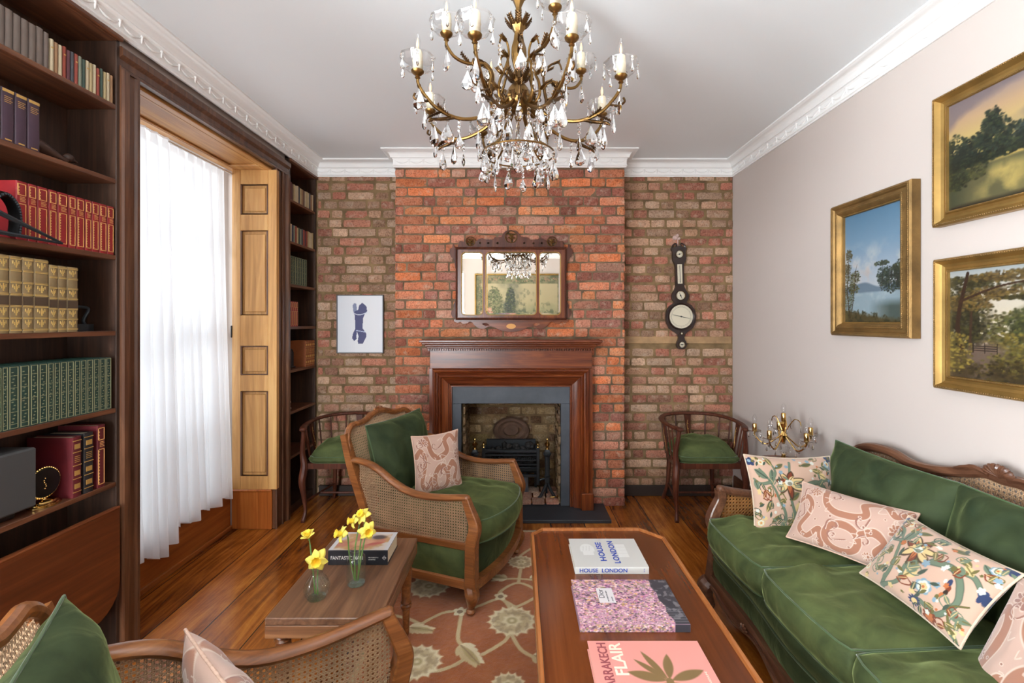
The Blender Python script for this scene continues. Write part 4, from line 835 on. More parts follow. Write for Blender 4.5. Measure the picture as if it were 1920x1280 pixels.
# tapestry on the wall behind the camera (seen in the mirror)
def tapestry(cv):
    n1 = cv.fb(6, 41, 5); n2 = cv.fb(26, 42, 3); w, h = cv.w, cv.h; t = cv.y/h
    cv.c[:] = (150, 146, 112); cv.put(np.clip((n2-.45)*5, 0, 1)*.8, (96, 104, 78)); cv.put(np.clip((n1-.5)*5, 0, 1)*.5, (178, 160, 130))
    ins = ((cv.x > .16) & (cv.x < w-.16) & (cv.y > .16) & (cv.y < h-.16)).astype(float)
    cv.put(ins, (188, 176, 136)); cv.put(ins*np.clip((t-.55)*3, 0, 1), (200, 184, 146)); cv.put(ins*np.clip((.62-t+(n1-.5)*.5)*4, 0, 1)*.8, (136, 142, 108)); cv.put(ins*np.clip((n2-.52)*6, 0, 1)*np.clip((.7-t)*4, 0, 1)*.8, (88, 100, 76))
    cv.put(ins*np.clip(1-np.abs(cv.x/w-.62)/.16, 0, 1)*np.clip((n1-.3)*3, 0, 1)*1.1, (84, 92, 84)); cv.put(ins*np.clip((.18-np.abs(cv.x/w-.48))*8, 0, 1)*np.clip((n2-.5)*5, 0, 1)*(t > .4)*.5, (110, 116, 96))
    for x, y in ((.66, .33), (.30, .38), (.36, .30), (.60, .28)): cv.ell(x*w, y*h, .07, .10, (206, 150, 128), 0, .8); cv.ell(x*w, y*h+.12, .03, .035, (220, 190, 160), 0, .8)
    cv.dabs(.62*w, .55*h, .09, .34, 900, .016, [(84, 88, 84), (66, 76, 72), (112, 112, 92), (96, 104, 70)], 1); cv.dabs(.8*w, .5*h, .16, .40, 1200, .016, [(128, 132, 96), (104, 112, 80), (160, 152, 116), (88, 92, 72)], 2); cv.dabs(.3*w, .25*h, .3, .12, 900, .016, [(150, 150, 112), (112, 122, 88), (188, 180, 146)], 3)
    cv.dabs(.68*w, .28*h, .10, .08, 160, .018, [(206, 136, 118), (220, 176, 150), (190, 110, 100)], 4); cv.dabs(.86*w, .40*h, .07, .16, 200, .018, [(214, 160, 140), (226, 196, 168), (186, 120, 104)], 5)
    for q in range(4): cv.dabs(w*(.5 if q < 2 else (.055, .945)[q-2]), h*((.06, .94)[q] if q < 2 else .5), w*.46 if q < 2 else .04, .04 if q < 2 else h*.46, 500, .014, [(96, 104, 78), (150, 146, 112), (186, 140, 116), (120, 124, 88)], 9+q, edge=.3)
    cv.ell(.7*w, .22*h, .16, .06, (96, 112, 140), 0, .8); cv.ell(.25*w, .27*h, .14, .07, (210, 190, 160), 0, .9)
t = thing('framed_tapestry', 'large gilt-framed green figured tapestry, seen reflected in the mirror', 'tapestry', (.05, YF, 1.62))
X = Matrix(((-1, 0, 0, 0), (0, 0, 1, 0), (0, 1, 0, 0), (0, 0, 0, 1)))
f = frame(t, 1.72, 1.32, [(0, 0), (0, .03), (.02, .034), (.03, .02)], M['gold_smooth']); f.data.transform(X)
cv = Canvas(1.67, 1.27, 300, 230, (150, 146, 112)); tapestry(cv); cv.c *= .84; panel(cv, X @ Tr(0, 0, .014), 'woven_panel', M['cloth_print'], t, thick=.01)

# ================================================================ BAROMETER
ba = thing('barometer', 'dark wood banjo barometer with round silvered dial on the brick wall', 'barometer', (1.300, YA-.012, 1.40)); ba.rotation_euler = (0, -.028, 0)
half = [(0, -.225), (.022, -.222), (.036, -.208), (.041, -.185), (.036, -.165), (.026, -.15), (.022, -.13), (.030, -.105), (.055, -.085), (.095, -.055), (.116, -.01), (.122, .035), (.114, .085), (.088, .125), (.055, .145), (.050, .155), (.064, .175), (.068, .20), (.062, .225), (.045, .25), (.034, .275), (.033, .42), (.036, .455), (.046, .475), (.054, .50), (.052, .56), (.060, .575), (.060, .585), (.03, .595), (.012, .600), (0, .600)]
out = half+[(-x, z) for x, z in half[::-1][1:-1]]
b = MB(); b.prism(out, 0, .026, X=XZ); b.obj('case', M['ebony'], ba, 30)
def dial(cz, R, ring, glassy=True, ticks=0, hand=None):
    b = MB(); b.lathe([(R+ring, .026), (R+ring, .034), (R+ring*.6, .040), (R, .034), (R, .027)], 40, X=Tr(0, 0, cz) @ XZ); o = b.obj('bezel', M['ebony'] if R > .05 else M['brass'], ba)
    b = MB(); b.lathe([(.0001, .029), (R, .029)], 40, X=Tr(0, 0, cz) @ XZ, cap=False); d = b.obj('dial_face', M['dial'], ba, 0)
    if ticks:
        b = MB()
        for k in range(ticks): a = 2*PI*k/ticks; X2 = Tr(0, 0, cz) @ XZ @ Rz(a); b.box(R*.82, R*.9 if k % 5 else R*.95, -.0004, .0004, .0292, .0296, X=X2)
        b.tube([(R*.8*math.cos(a), -.0294, cz+R*.8*math.sin(a)) for a in [2*PI*k/40 for k in range(40)]], .0005, 4, closed=True); b.obj('dial_markings', M['ebony'], d)
    if hand is not None: b = MB(); b.tube([(-R*.75*math.cos(hand), -.032, cz-R*.75*math.sin(hand)), (0, -.032, cz), (R*.75*math.cos(hand), -.032, cz+R*.75*math.sin(hand))], [.001, .003, .001], 6); b.ball((0, -.032, cz), .006, 8, 6); b.obj('pointer', M['iron'], ba)
dial(.037, .094, .014, ticks=60, hand=-.25); dial(.205, .034, .004, ticks=12, hand=-1.2); dial(.535, .027, .003, ticks=12, hand=.2); dial(-.187, .022, .003, ticks=6, hand=0); dial(-.098, .008, .003)
b = MB(); b.box(-.019, .019, -.031, -.026, .30, .455, bev=.002); o = b.obj('thermometer_plate', M['dial'], ba); b = MB(); b.tube([(0, -.033, .31), (0, -.033, .445)], .002, 6); b.ball((0, -.033, .312), .004, 8, 6)
for k in range(16): b.box(-.014, -.005, -.0316, -.0308, .318+.008*k, .3188+.008*k)
b.obj('thermometer_tube', M['iron'], o)
for s in (-1, 1): b = MB(); b.tube(cr([(s*.055, -.013, .585), (s*.045, -.013, .61), (s*.025, -.013, .622), (s*.014, -.013, .61), (s*.022, -.013, .603)], 4), .006, 6); b.obj('swan_neck_scroll', M['ebony'], ba)
b = MB(); b.ball((-.02, 0, .672), .018, 10, 8, sc=(1.2, .6, 1)); b.ball((.0, .002, .69), .013, 8, 6, sc=(1, .6, 1)); b.ball((.012, 0, .665), .012, 8, 6, sc=(1, .6, 1)); b.tube([(0, 0, .60), (0, 0, .66)], .004, 6)
b.obj('rosette_hanger', plain('dusty_plaster', (196, 168, 160), .85, bs=.5), ba)

# ================================================================ UPHOLSTERY AND CANE
def cane(pos, w, h, inside, step, r, name, mat, parent, dia=True, up=None):
    """woven cane: paired uprights and rails with two diagonal sets, laid on the surface pos(s, t)"""
    b = MB()
    def strand(fn, L, off):
        pts = []; n = max(3, int(L/(step*1.5)))
        for k in range(n+1):
            s_, t_ = fn(L*k/n)
            if 0 <= s_ <= w and 0 <= t_ <= h and inside(s_, t_):
                p = Vector(pos(s_, t_)); q = Vector(pos(s_+1e-3, t_))-p; z = q.cross(Vector(pos(s_, t_+1e-3))-p).normalized(); pts.append(p+z*(off+(r*.5 if k % 2 else -r*.5)))
            else:
                if len(pts) > 1: b.tube(pts, r, sec=[(-1, -.5), (1, -.5), (1, .5), (-1, .5)], caps=False)
                pts = []
        if len(pts) > 1: b.tube(pts, r, sec=[(-1, -.5), (1, -.5), (1, .5), (-1, .5)], caps=False)
    k = step/2
    while k < w:
        for d in (-.17, .17): strand(lambda q, k=k, d=d: (k+d*step, q), h, .0)
        k += step
    k = step/2
    while k < h:
        for d in (-.17, .17): strand(lambda q, k=k, d=d: (q, k+d*step), w, r)
        k += step
    if dia:
        D = h*1.4143; k = (math.floor(-h/step)+.5)*step
        while k < w+h+step:
            strand(lambda q, k=k: (k+q*.7071, q*.7071), D, r*1.6); strand(lambda q, k=k: (k+math.ceil(h/step)*step-q*.7071, q*.7071), D, -r*.8); k += step
    return b.obj(name, mat, parent, 0)
def pillow_pts(w, h, T, n, m, pinch=.10, seed=0, wr=1.0, sag=0):
    u = np.linspace(-1, 1, n)[None, :].repeat(m, 0); v = np.linspace(-1, 1, m)[:, None].repeat(n, 1)
    u = np.sign(u)*np.abs(u)**.85; v = np.sign(v)*np.abs(v)**.85
    x = w/2*u*(1-pinch*(1-v**2)*np.abs(u)**1.5); y = h/2*v*(1-pinch*(1-u**2)*np.abs(v)**1.5)
    prof = np.sqrt(np.clip((1-np.abs(u)**2.6)*(1-np.abs(v)**2.6), 0, 1))
    out = []
    for sgn in (1, -1):
        nz = np.array([[noise.noise(Vector((x[j, i]*9+seed, y[j, i]*9, sgn*3+seed)))*.012+noise.noise(Vector((x[j, i]*22+seed, y[j, i]*14, sgn*5)))*.006 for i in range(n)] for j in range(m)])
        z = sgn*(T/2*prof+nz*wr*np.minimum(1, prof*1.6)); out.append(np.stack([x, y-sag*(1-u**2)*(v > 0)*v, z], -1))
    return out, u, v
def pillow(name, label, cat, X, w, h, T, mat, n=24, m=24, pinch=.10, seed=0, parent=None, cols=None, pip=None, wr=1.0, group=None, sag=0):
    """scatter cushion: two stuffed faces meeting at a seam; X puts its centre (x width, y height, z front)"""
    (f, k), u, v = pillow_pts(w, h, T, n, m, pinch, seed, wr, sag)
    b = MB(); b.grid(f); b.grid(k, flip=True); cc = None
    if cols is not None: c1 = cols.reshape(-1, 3); cc = np.vstack([c1, c1])
    if parent is None:
        t = thing(name, label, cat, group=group); t.matrix_world = X; o = b.obj('cover', mat, t, 180, cc)
    else:
        t = parent; o = b.obj(name, mat, t, 180, cc); o.matrix_local = X
    ring = [f[0, i] for i in range(n)]+[f[j, n-1] for j in range(1, m)]+[f[m-1, i] for i in range(n-2, -1, -1)]+[f[j, 0] for j in range(m-2, 0, -1)]
    q = MB(); q.tube([tuple(p) for p in ring], .0035, 6, closed=True, up=(0, 0, 1)); s = q.obj('seam_piping', pip or M['piping'], o if parent is not None else t, 60)
    return t if parent is None else o
def box_cushion(name, parent, w, d, T, X, mat, bow=0, crown=.03, seed=0, n=30, m=26, pip=None, wr=1.0, nr=.03):
    """box-edged seat cushion: x width, y depth (front = +y), z up"""
    u = np.linspace(-1, 1, n)[None, :].repeat(m, 0); v = np.linspace(-1, 1, m)[:, None].repeat(n, 1)
    def XY(u, v, inset):
        x = (w/2-inset)*u; y = (d/2-inset)*v+bow*(1-u**2)*np.clip(v, 0, 1)
        q = np.clip((np.abs(u)-.8)/.2, 0, 1)*np.clip((np.abs(v)-.8)/.2, 0, 1); return x*(1-nr*q), y*(1-nr*q)
    b = MB(); x, y = XY(u, v, .0); pr = ((1-np.abs(u)**3)*(1-np.abs(v)**3))**.7
    nz = np.array([[noise.noise(Vector((x[j, i]*8+seed, y[j, i]*8, seed)))*.016+noise.noise(Vector((x[j, i]*18+seed, y[j, i]*9, seed+4)))*.012 for i in range(n)] for j in range(m)])*wr
    edge = np.minimum(1, (1-np.maximum(np.abs(u), np.abs(v)))*6)
    z = T/2+crown*pr+nz*edge; b.grid(np.stack([x, y, z], -1)); b.grid(np.stack([x, y, -T/2+0*z], -1), flip=True)
    ring = [(0, i) for i in range(n)]+[(j, n-1) for j in range(1, m)]+[(m-1, i) for i in range(n-2, -1, -1)]+[(j, 0) for j in range(m-2, 0, -1)]
    rows = []; R = len(ring)
    for k in range(7):
        t = k/6; bul = .014*math.sin(t*PI)
        row = []
        for (j, i) in ring:
            px, py = x[j, i], y[j, i]; L = math.hypot(px, py); q = noise.noise(Vector((px*26+seed, py*26, t*2)))*.006*math.sin(t*PI)*wr; row.append((px*(1+(bul+q)/L), py*(1+(bul+q)/L), z[j, i]*(1-t)+(-T/2)*t))
        rows.append(row)
    vs = [p for r in rows for p in r]; b.add(vs, [(k*R+(i+1) % R, k*R+i, (k+1)*R+i, (k+1)*R+(i+1) % R) for k in range(6) for i in range(R)])
    o = b.obj(name, mat, parent, 180); o.matrix_local = X
    bmx = bmesh.new(); bmx.from_mesh(o.data); bmesh.ops.remove_doubles(bmx, verts=bmx.verts, dist=1e-5); bmesh.ops.recalc_face_normals(bmx, faces=bmx.faces); bmx.to_mesh(o.data); bmx.free()
    q = MB(); q.tube([rows[0][i] for i in range(R)], .0034, 6, closed=True, up=(0, 0, 1)); q.tube([rows[6][i] for i in range(R)], .0034, 6, closed=True, up=(0, 0, 1)); q.obj('seam_piping', pip or M['piping'], o, 60)
    return o

# ================================================================ CANE ARMCHAIRS
def interp(pts, q): return float(np.interp(q, [p[0] for p in pts], [p[1] for p in pts]))
ARM = [(-.385, .650), (-.35, .660), (-.30, .656), (-.25, .646), (-.20, .626), (-.11, .574), (-.02, .538), (.08, .528), (.18, .534), (.27, .546), (.305, .550)]
def cabriole(b, x, y, z0, sx, sy, r0=.030, lean=0):
    """short cabriole leg with ball foot; knee turned outward"""
    P = cr([(x, y, z0), (x+sx*.010, y+sy*.012, z0*.80), (x+sx*.006, y+sy*.008, z0*.5), (x-sx*.002, y-sy*.002+lean*.6, z0*.22), (x, y+lean, .012)], 5)
    b.tube(P, cr1([r0*1.15, r0*1.2, r0*.85, r0*.5, r0*.55], 5), 10); b.ball((x, y+lean, .016), .024, 10, 6, sc=(1, 1, .66))
def armchair(loc, rz, label):
    t = thing('cane_armchair', label, 'armchair', loc, rz, 'matching cane armchairs with green cushions')
    wd = M['chairwood']; hx = .305
    for s in (-1, 1):
        # arm rail: scrolled over the rear post, S-curve to the front
        P = cr([(s*hx, y, z) for y, z in ARM], 4); n = len(P)
        b = MB(); b.tube(P, [.020+.004*math.sin(i/n*PI) for i in range(n)], 12, flat=.72, up=(0, 0, 1)); b.ball(P[-1], .0185, 10, 6, sc=(1.05, .9, .8)); b.ball(P[0], .018, 10, 6); b.obj('arm_rail', wd, t)
        # front post curving out over the cushion then straight to the seat rail
        b = MB(); Q = cr([(s*hx, .300, .545), (s*hx, .318, .50), (s*hx, .345, .435), (s*(hx+.004), .348, .395), (s*hx, .332, .34), (s*hx, .330, .25), (s*hx, .330, .12)], 5)
        b.tube(Q, cr1([.018, .020, .024, .026, .027, .027, .028], 5), sec=[(-1, -.8), (-.8, -1), (.8, -1), (1, -.8), (1, .8), (.8, 1), (-.8, 1), (-1, .8)], up=(1, 0, 0)); b.obj('front_post', wd, t, 40)
        b = MB(); Q = cr([(s*hx, -.420, .79), (s*hx, -.393, .70), (s*hx, -.358, .60), (s*hx, -.285, .42), (s*hx, -.250, .30), (s*hx, -.24, .14), (s*hx, -.26, .05), (s*hx, -.29, -.0098)], 4)
        b.tube(Q, cr1([.017, .019, .021, .022, .024, .026, .022, .018], 4), sec=[(-1, -1), (1, -1), (1, 1), (-1, 1)], up=(1, 0, 0)); b.obj('rear_post', wd, t, 40)
        b = MB(); b.box(s*hx-.016, s*hx+.016, -.262, .315, .302, .338, bev=.005); b.obj('side_rail', wd, t)
        b = MB(); b.box(s*hx-.020, s*hx+.020, -.25, .32, .120, .168, bev=.006); b.obj('lower_rail', wd, t)
        b = MB(); ny, nz = 20, 6; G = [[(s*(hx+.010+.008*math.sin(PI*j/(nz-1))), -.24+.55*i/(ny-1), .165+.14*j/(nz-1)) for i in range(ny)] for j in range(nz)]; b.grid(G, flip=(s < 0)); b.box(s*hx-.004, s*hx+.006, -.24, .31, .165, .305); b.obj('side_upholstery', M['green'], t, 60)
        # cane side between arm and rail
        w, h = .60, .34
        pos = lambda a, c, s=s: (s*(hx+.002+.010*math.sin(PI*min(1, max(0, (a-.02)/.56)))), -.32+a+(.0 if a > .15 else 0), .32+c)
        ins = lambda a, c: .32+c < interp(ARM, -.32+a)-.004 and (-.32+a) > (-.345+(.64-(.32+c))*.22+.0) and (-.32+a) < .305+max(0, .02*math.sin((c-.02)/.16*PI))
        cane(pos, w+.03, h, ins, .0135, .0012, 'side_cane', M['cane_pale'], t)
        b = MB(); cabriole(b, s*(hx-.002), .325, .125, s, 1, .030); b.obj('leg', wd, t)
    # bowed front rail and panel
    b = MB(); P = [(x*hx, .335+.042*(1-x*x), .143) for x in np.linspace(-1, 1, 17)]; b.tube(P, .022, sec=[(-.9, -1.1), (.9, -1.1), (1, -.8), (1, 1), (-1, 1), (-1, -.8)], up=(0, 0, 1)); b.obj('front_rail', wd, t)
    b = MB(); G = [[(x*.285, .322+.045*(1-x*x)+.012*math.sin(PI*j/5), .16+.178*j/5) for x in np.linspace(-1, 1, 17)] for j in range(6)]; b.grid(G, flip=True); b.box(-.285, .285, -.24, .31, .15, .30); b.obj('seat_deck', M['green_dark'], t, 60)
    b = MB(); b.box(-.29, .29, -.27, -.235, .12, .34, bev=.005); b.obj('back_rail', wd, t)
    # back: raked frame with serpentine crest and cane
    yb = lambda z: -.360-(z-.60)*.30
    top = [(-hx, .60), (-hx, .70), (-.300, .755), (-.283, .795), (-.245, .820), (-.19, .822), (-.13, .826), (-.07, .846), (0, .856), (.07, .846), (.13, .826), (.19, .822), (.245, .820), (.283, .795), (.300, .755), (hx, .70), (hx, .60)]
    P = cr([(x, yb(z), z) for x, z in top], 4); b = MB(); b.tube(P, .0175, 10, up=(0, 1, 0)); b.tube([(-hx, yb(.44), .44), (hx, yb(.44), .44)], .014, 8); b.obj('back_frame', wd, t)
    b = MB(); yc = yb(.875)
    for k in range(7): a = -1.2+2.4*k/6; b.tube(cr([(0, yc, .850), (.030*math.sin(a), yc+.004, .858+.016*math.cos(a)), (.044*math.sin(a), yc, .860+.026*math.cos(a))], 4), [.007]*5+[.009, .009, .008, .004], 6)
    b.ball((0, yc+.004, .852), .016, 8, 6)
    for s in (-1, 1): b.tube(cr([(s*.04, yc, .855), (s*.075, yc, .853), (s*.11, yc, .838)], 4), [.012]*3+[.010]*3+[.008, .006, .004], 6)
    b.obj('carved_crest', wd, t)
    tl = [(x, z) for x, z in top if True]
    ins = lambda a, c: .44+c < float(np.interp(a-.3, [-.3, -.28, -.24, -.19, -.13, -.07, 0, .07, .13, .19, .24, .28, .3], [.70, .79, .815, .82, .824, .84, .85, .84, .824, .82, .815, .79, .70]))
    cane(lambda a, c: (a-.3, yb(.44+c), .44+c), .6, .41, ins, .0135, .0012, 'back_cane', M['cane_pale'], t)
    box_cushion('seat_cushion', t, .555, .60, .105, Tr(0, .050, .375), M['green'], bow=.075, crown=.035, seed=3)
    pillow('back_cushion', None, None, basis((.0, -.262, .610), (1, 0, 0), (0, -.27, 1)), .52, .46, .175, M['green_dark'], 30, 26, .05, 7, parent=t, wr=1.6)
    return t
A = armchair((-.423, 2.556, .0105), math.radians(-110.6), 'cane-sided armchair facing the coffee table, in front of the fireplace')
Bc = dup(A, (-.482, .898, .0105), math.atan2(-.86, .51), 'cane-sided armchair cut off at the bottom left, nearest the camera')

for c_ in Bc.children:
    if c_.name.startswith('back_cushion'): c_.location = c_.location+Vector((-.01, -.05, -.01))
    if c_.name.startswith('seat_cushion'): c_.location = c_.location+Vector((0, -.08, -.045))
# ================================================================ TUB CHAIRS
def tub_chair(loc, rz, label):
    t = thing('tub_chair', label, 'chair', loc, rz, 'inlaid tub chairs in the alcoves'); wd = M['chair_dark']
    rail = [(-.225, .245, .652), (-.262, .14, .655), (-.272, .02, .660), (-.245, -.10, .665), (-.16, -.195, .670), (0, -.232, .672), (.16, -.195, .670), (.245, -.10, .665), (.272, .02, .660), (.262, .14, .655), (.225, .245, .652)]
    P = cr(rail, 5); n = len(P)
    b = MB(); b.tube(P, [.021 if 3 < i < n-4 else .024 for i in range(n)], 10, flat=.6, up=(0, 0, 1)); b.ball(P[0], .024, 10, 6, sc=(1, 1, .62)); b.ball(P[-1], .024, 10, 6, sc=(1, 1, .62)); b.obj('curved_arm_rail', wd, t)
    seat = [(-.235, .20), (.235, .20), (.215, -.09), (.165, -.185), (-.165, -.185), (-.215, -.09)][::-1]
    seat = [(-.165, -.185), (.165, -.185), (.215, -.09), (.24, .20), (-.24, .20), (-.215, -.09)]
    b = MB(); b.prism(seat, .365, .405); b.obj('seat_frame', wd, t)
    for s in (-1, 1):
        b = MB(); Q = cr([(s*.225, .235, .648), (s*.236, .222, .56), (s*.245, .205, .47), (s*.236, .20, .40), (s*.240, .205, .345), (s*.246, .212, .28), (s*.238, .198, .16), (s*.232, .192, .07), (s*.238, .212, .012), (s*.24, .225, .004)], 5)
        b.tube(Q, cr1([.013, .015, .019, .024, .026, .024, .016, .012, .015, .012], 5), 10); b.obj('front_leg', wd, t)
        b = MB(); Q = cr([(s*.165, -.165, .38), (s*.168, -.168, .26), (s*.175, -.178, .13), (s*.195, -.215, .012), (s*.198, -.218, .0)], 5); b.tube(Q, cr1([.019, .018, .015, .013, .012], 5), 8); b.obj('rear_leg', wd, t)
        b = MB(); b.tube([(s*.236, .19, .135), (s*.172, -.17, .135)], .008, 8); b.obj('side_stretcher', wd, t)
    b = MB(); b.tube([(-.206, .02, .135), (.206, .02, .135)], .008, 8); b.obj('cross_stretcher', wd, t)
    # rail point at parameter, seat edge point below it
    def rp(u): p = P[int(u*(n-1))]; return p
    def splat(u, w, inl):
        p = rp(u); q = rp(min(1, u+.02))-rp(max(0, u-.02)); d = q.normalized(); c = Vector((p.x*.86, p.y*.84-.006, .40)); X = basis(((p.x+c.x)/2, (p.y+c.y)/2, .53), d, p-c)
        b = MB(); o = [(-w*.8, -.13), (-w*.6, -.06), (-w*.55, 0), (-w*.7, .06), (-w, .13)]; out = o+[(-x, y) for x, y in o[::-1]]; b.prism(out[::-1], -.005, .005, X=X); o_ = b.obj('inlaid_splat', wd, t)
        b = MB(); 
        for sc in (1,):
            for sg in (-1, 1):
                b.tube([X @ Vector(v) for v in cr([(0, -.09, sg*.0056), (sg*.008, -.05, sg*.0056), (0, 0, sg*.0056), (-sg*.008, .05, sg*.0056), (0, .09, sg*.0056)], 4)], .0014, 5)
                for k in (-.06, -.02, .02, .06): b.ball(X @ Vector((0, k, sg*.0052)), .0045, 6, 4, sc=(1, 1, .6))
        b.obj('splat_inlay', M['gilt'], o_)
    for u in (.19, .5, .81): splat(u, .026, True)
    for u in (.07, .12, .27, .345, .42, .58, .655, .73, .88, .93):
        p = rp(u); c = Vector((p.x*.88, p.y*.86 if p.y < 0 else p.y*.80, .40)); b = MB(); b.tube([c, (c+p)/2, p], [.005, .006, .005], 8); b.obj('spindle', wd, t)
    box_cushion('seat_cushion', t, .42, .36, .040, Tr(0, .018, .426), M['green'], crown=.105, seed=11, n=24, m=22, wr=1.2, nr=.10)
    return t
t1 = tub_chair((1.342, 3.385, 0), PI, 'tub chair with curved back rail standing under the barometer')
dup(t1, (-1.262, 3.385, 0), PI, 'tub chair with curved back rail in the corner by the narrow bookcase')

# ================================================================ SOFA
SX, SY, SA = 1.350, 1.552, math.radians(93.0)
so = thing('sofa', 'long green velvet sofa with carved walnut and cane frame along the wall', 'sofa', (SX, SY, 0), SA)
wd = M['sofawood']; hx = .70
SARM = [(-.30, .60), (-.25, .606), (-.15, .585), (-.02, .552), (.12, .545), (.24, .560), (.325, .578)]
for s in (-1, 1):
    P = cr([(s*hx, y, z) for y, z in SARM], 5); b = MB(); b.tube(P, .024, 12, flat=.8, up=(0, 0, 1)); b.ball(P[-1], .023, 10, 6, sc=(1, .8, .8)); b.obj('arm_rail', wd, so)
    b = MB(); Q = cr([(s*hx, .325, .575), (s*hx, .322, .53), (s*hx, .350, .47), (s*hx, .362, .42), (s*hx, .345, .35), (s*hx, .352, .22), (s*hx, .358, .12)], 5); b.tube(Q, cr1([.021, .022, .024, .027, .026, .027, .034], 5), sec=[(-1, -.8), (-.8, -1), (.8, -1), (1, -.8), (1, .8), (.8, 1), (-.8, 1), (-1, .8)], up=(1, 0, 0)); b.obj('front_post', wd, so, 40)
    b = MB(); b.box(s*hx-.018, s*hx+.018, -.30, .33, .30, .335, bev=.005); b.box(s*hx-.02, s*hx+.02, -.30, .34, .12, .17, bev=.005); b.obj('side_rail', wd, so)
    b = MB(); b.box(s*hx-.008, s*hx+.014, -.29, .335, .168, .302, bev=.006); b.obj('side_upholstery', M['green'], so)
    pos = lambda a, c, s=s: (s*(hx+.004), -.29+a, .325+c); ins = lambda a, c: .325+c < interp(SARM, -.29+a)-.004 and (-.29+a) < .315+.02*math.sin(c/.25*PI)
    cane(pos, .64, .29, ins, .0165, .0016, 'side_cane', M['cane_dark'], so)
    b = MB(); cabriole(b, s*(hx-.0), .375, .125, s*.5, 1.6, .034, .0); b.ball((s*hx, .392, .017), .026, 10, 6); b.obj('leg', wd, so)
    b = MB(); b.tube(cr([(s*hx, -.29, .60), (s*hx, -.27, .30), (s*hx, -.275, .12), (s*hx, -.30, .0)], 5), .022, 8); b.obj('rear_leg', wd, so)
b = MB(); cabriole(b, 0, .425, .11, .0, 1.6, .032); b.obj('leg', wd, so)
# serpentine front: deck, lower roll, carved apron
fy = lambda x: .352+.050*math.cos(x/hx*PI/2)**.8+.012*math.cos(x/hx*PI*2)
xs = np.linspace(-.672, .672, 49)
b = MB(); G = []
for j, (dz, off) in enumerate(((.345, -.03), (.338, .002), (.315, .016), (.285, .012), (.262, -.002), (.258, -.004), (.235, .004), (.20, .004), (.165, -.004))): G.append([(x, fy(x)+off, dz) for x in xs])
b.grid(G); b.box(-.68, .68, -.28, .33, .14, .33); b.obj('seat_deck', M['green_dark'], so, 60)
b = MB(); b.tube([(x, fy(x)+.002, .259) for x in xs], .0035, 6); b.obj('deck_piping', M['piping'], so)
b = MB(); vs = []; NX = len(xs)
def ap(x): q = abs(x)/hx; return .108-.022*math.cos(q*PI*3)*(1 if q < .9 else .3)
rows = []
for (f, off) in ((0, -.012), (0, .016), (.3, .022), (.7, .014), (.88, .022), (1, .020), (1, -.012)): rows.append([(x, fy(x)+off, .170*(1-f)+ap(x)*f if f else .172) for x in xs])
b.grid(rows); b.tube([(x, fy(x)+.020, ap(x)+.006) for x in xs], .006, 6)
for x in (-.35, 0, .35):
    for k in range(5): a = -1.1+.55*k; b.tube(cr([(x, fy(x)+.024, .118), (x+.018*math.sin(a), fy(x)+.028, .122+.014*math.cos(a)), (x+.030*math.sin(a), fy(x)+.024, .124+.024*math.cos(a))], 3), [.004, .004, .005, .006, .006, .005, .003], 6)
b.obj('carved_apron', wd, so, 40)
# back frame
byt = lambda z: -.285-(z-.45)*.10
SB = [(0, .855), (.06, .858), (.12, .840), (.24, .808), (.34, .800), (.42, .818), (.50, .820), (.58, .806), (.64, .770), (.672, .72), (.69, .67), (.70, .58)]
sb = [(-x, z) for x, z in SB[::-1]]+SB[1:]
P = cr([(x, byt(z), z) for x, z in sb], 4); b = MB(); b.tube(P, .021, 10, up=(0, 1, 0)); b.tube([(-.69, byt(.42), .42), (.69, byt(.42), .42)], .018, 8); b.obj('back_frame', wd, so)
b = MB()
for k in range(9): a = -1.35+2.7*k/8; b.tube(cr([(0, byt(.86)+.02, .862), (.028*math.sin(a), byt(.86)+.028, .868+.020*math.cos(a)), (.052*math.sin(a), byt(.86)+.020, .870+.036*math.cos(a))], 4), [.005]*4+[.007, .009, .009, .008, .005], 6)
for s in (-1, 1): b.tube(cr([(s*.03, byt(.86)+.02, .862), (s*.08, byt(.86)+.02, .872), (s*.13, byt(.86)+.018, .856), (s*.16, byt(.86)+.015, .845)], 4), [.010]*6+[.008]*3+[.006, .005, .004, .003], 6)
b.obj('carved_shell', wd, so)
ins = lambda a, c: .43+c < float(np.interp(abs(a-.68), [p[0] for p in SB], [p[1] for p in SB]))
cane(lambda a, c: (a-.68, byt(.43+c), .43+c), 1.36, .44, ins, .0165, .0016, 'back_cane', M['cane_pale'], so)
b = MB(); b.box(-.68, .68, -.30, -.26, .12, .17, bev=.005); b.obj('rear_rail', wd, so)
for k, x in enumerate((.445, 0, -.445)): box_cushion('seat_cushion', so, .437, .60, .115, Tr(x, .105, .39), M['green'], bow=.012, crown=.036, seed=21+k*3, n=34, m=40, wr=1.3)
for k, (x, rz) in enumerate(((.345, .0), (-.235, .0))): pillow('back_cushion', None, None, basis((x, -.175, .630), (1, 0, 0), (0, -.26, 1)), .60, .40, .15, M['green_dark'], 36, 28, .05, 40+k*5, parent=so, wr=1.7)

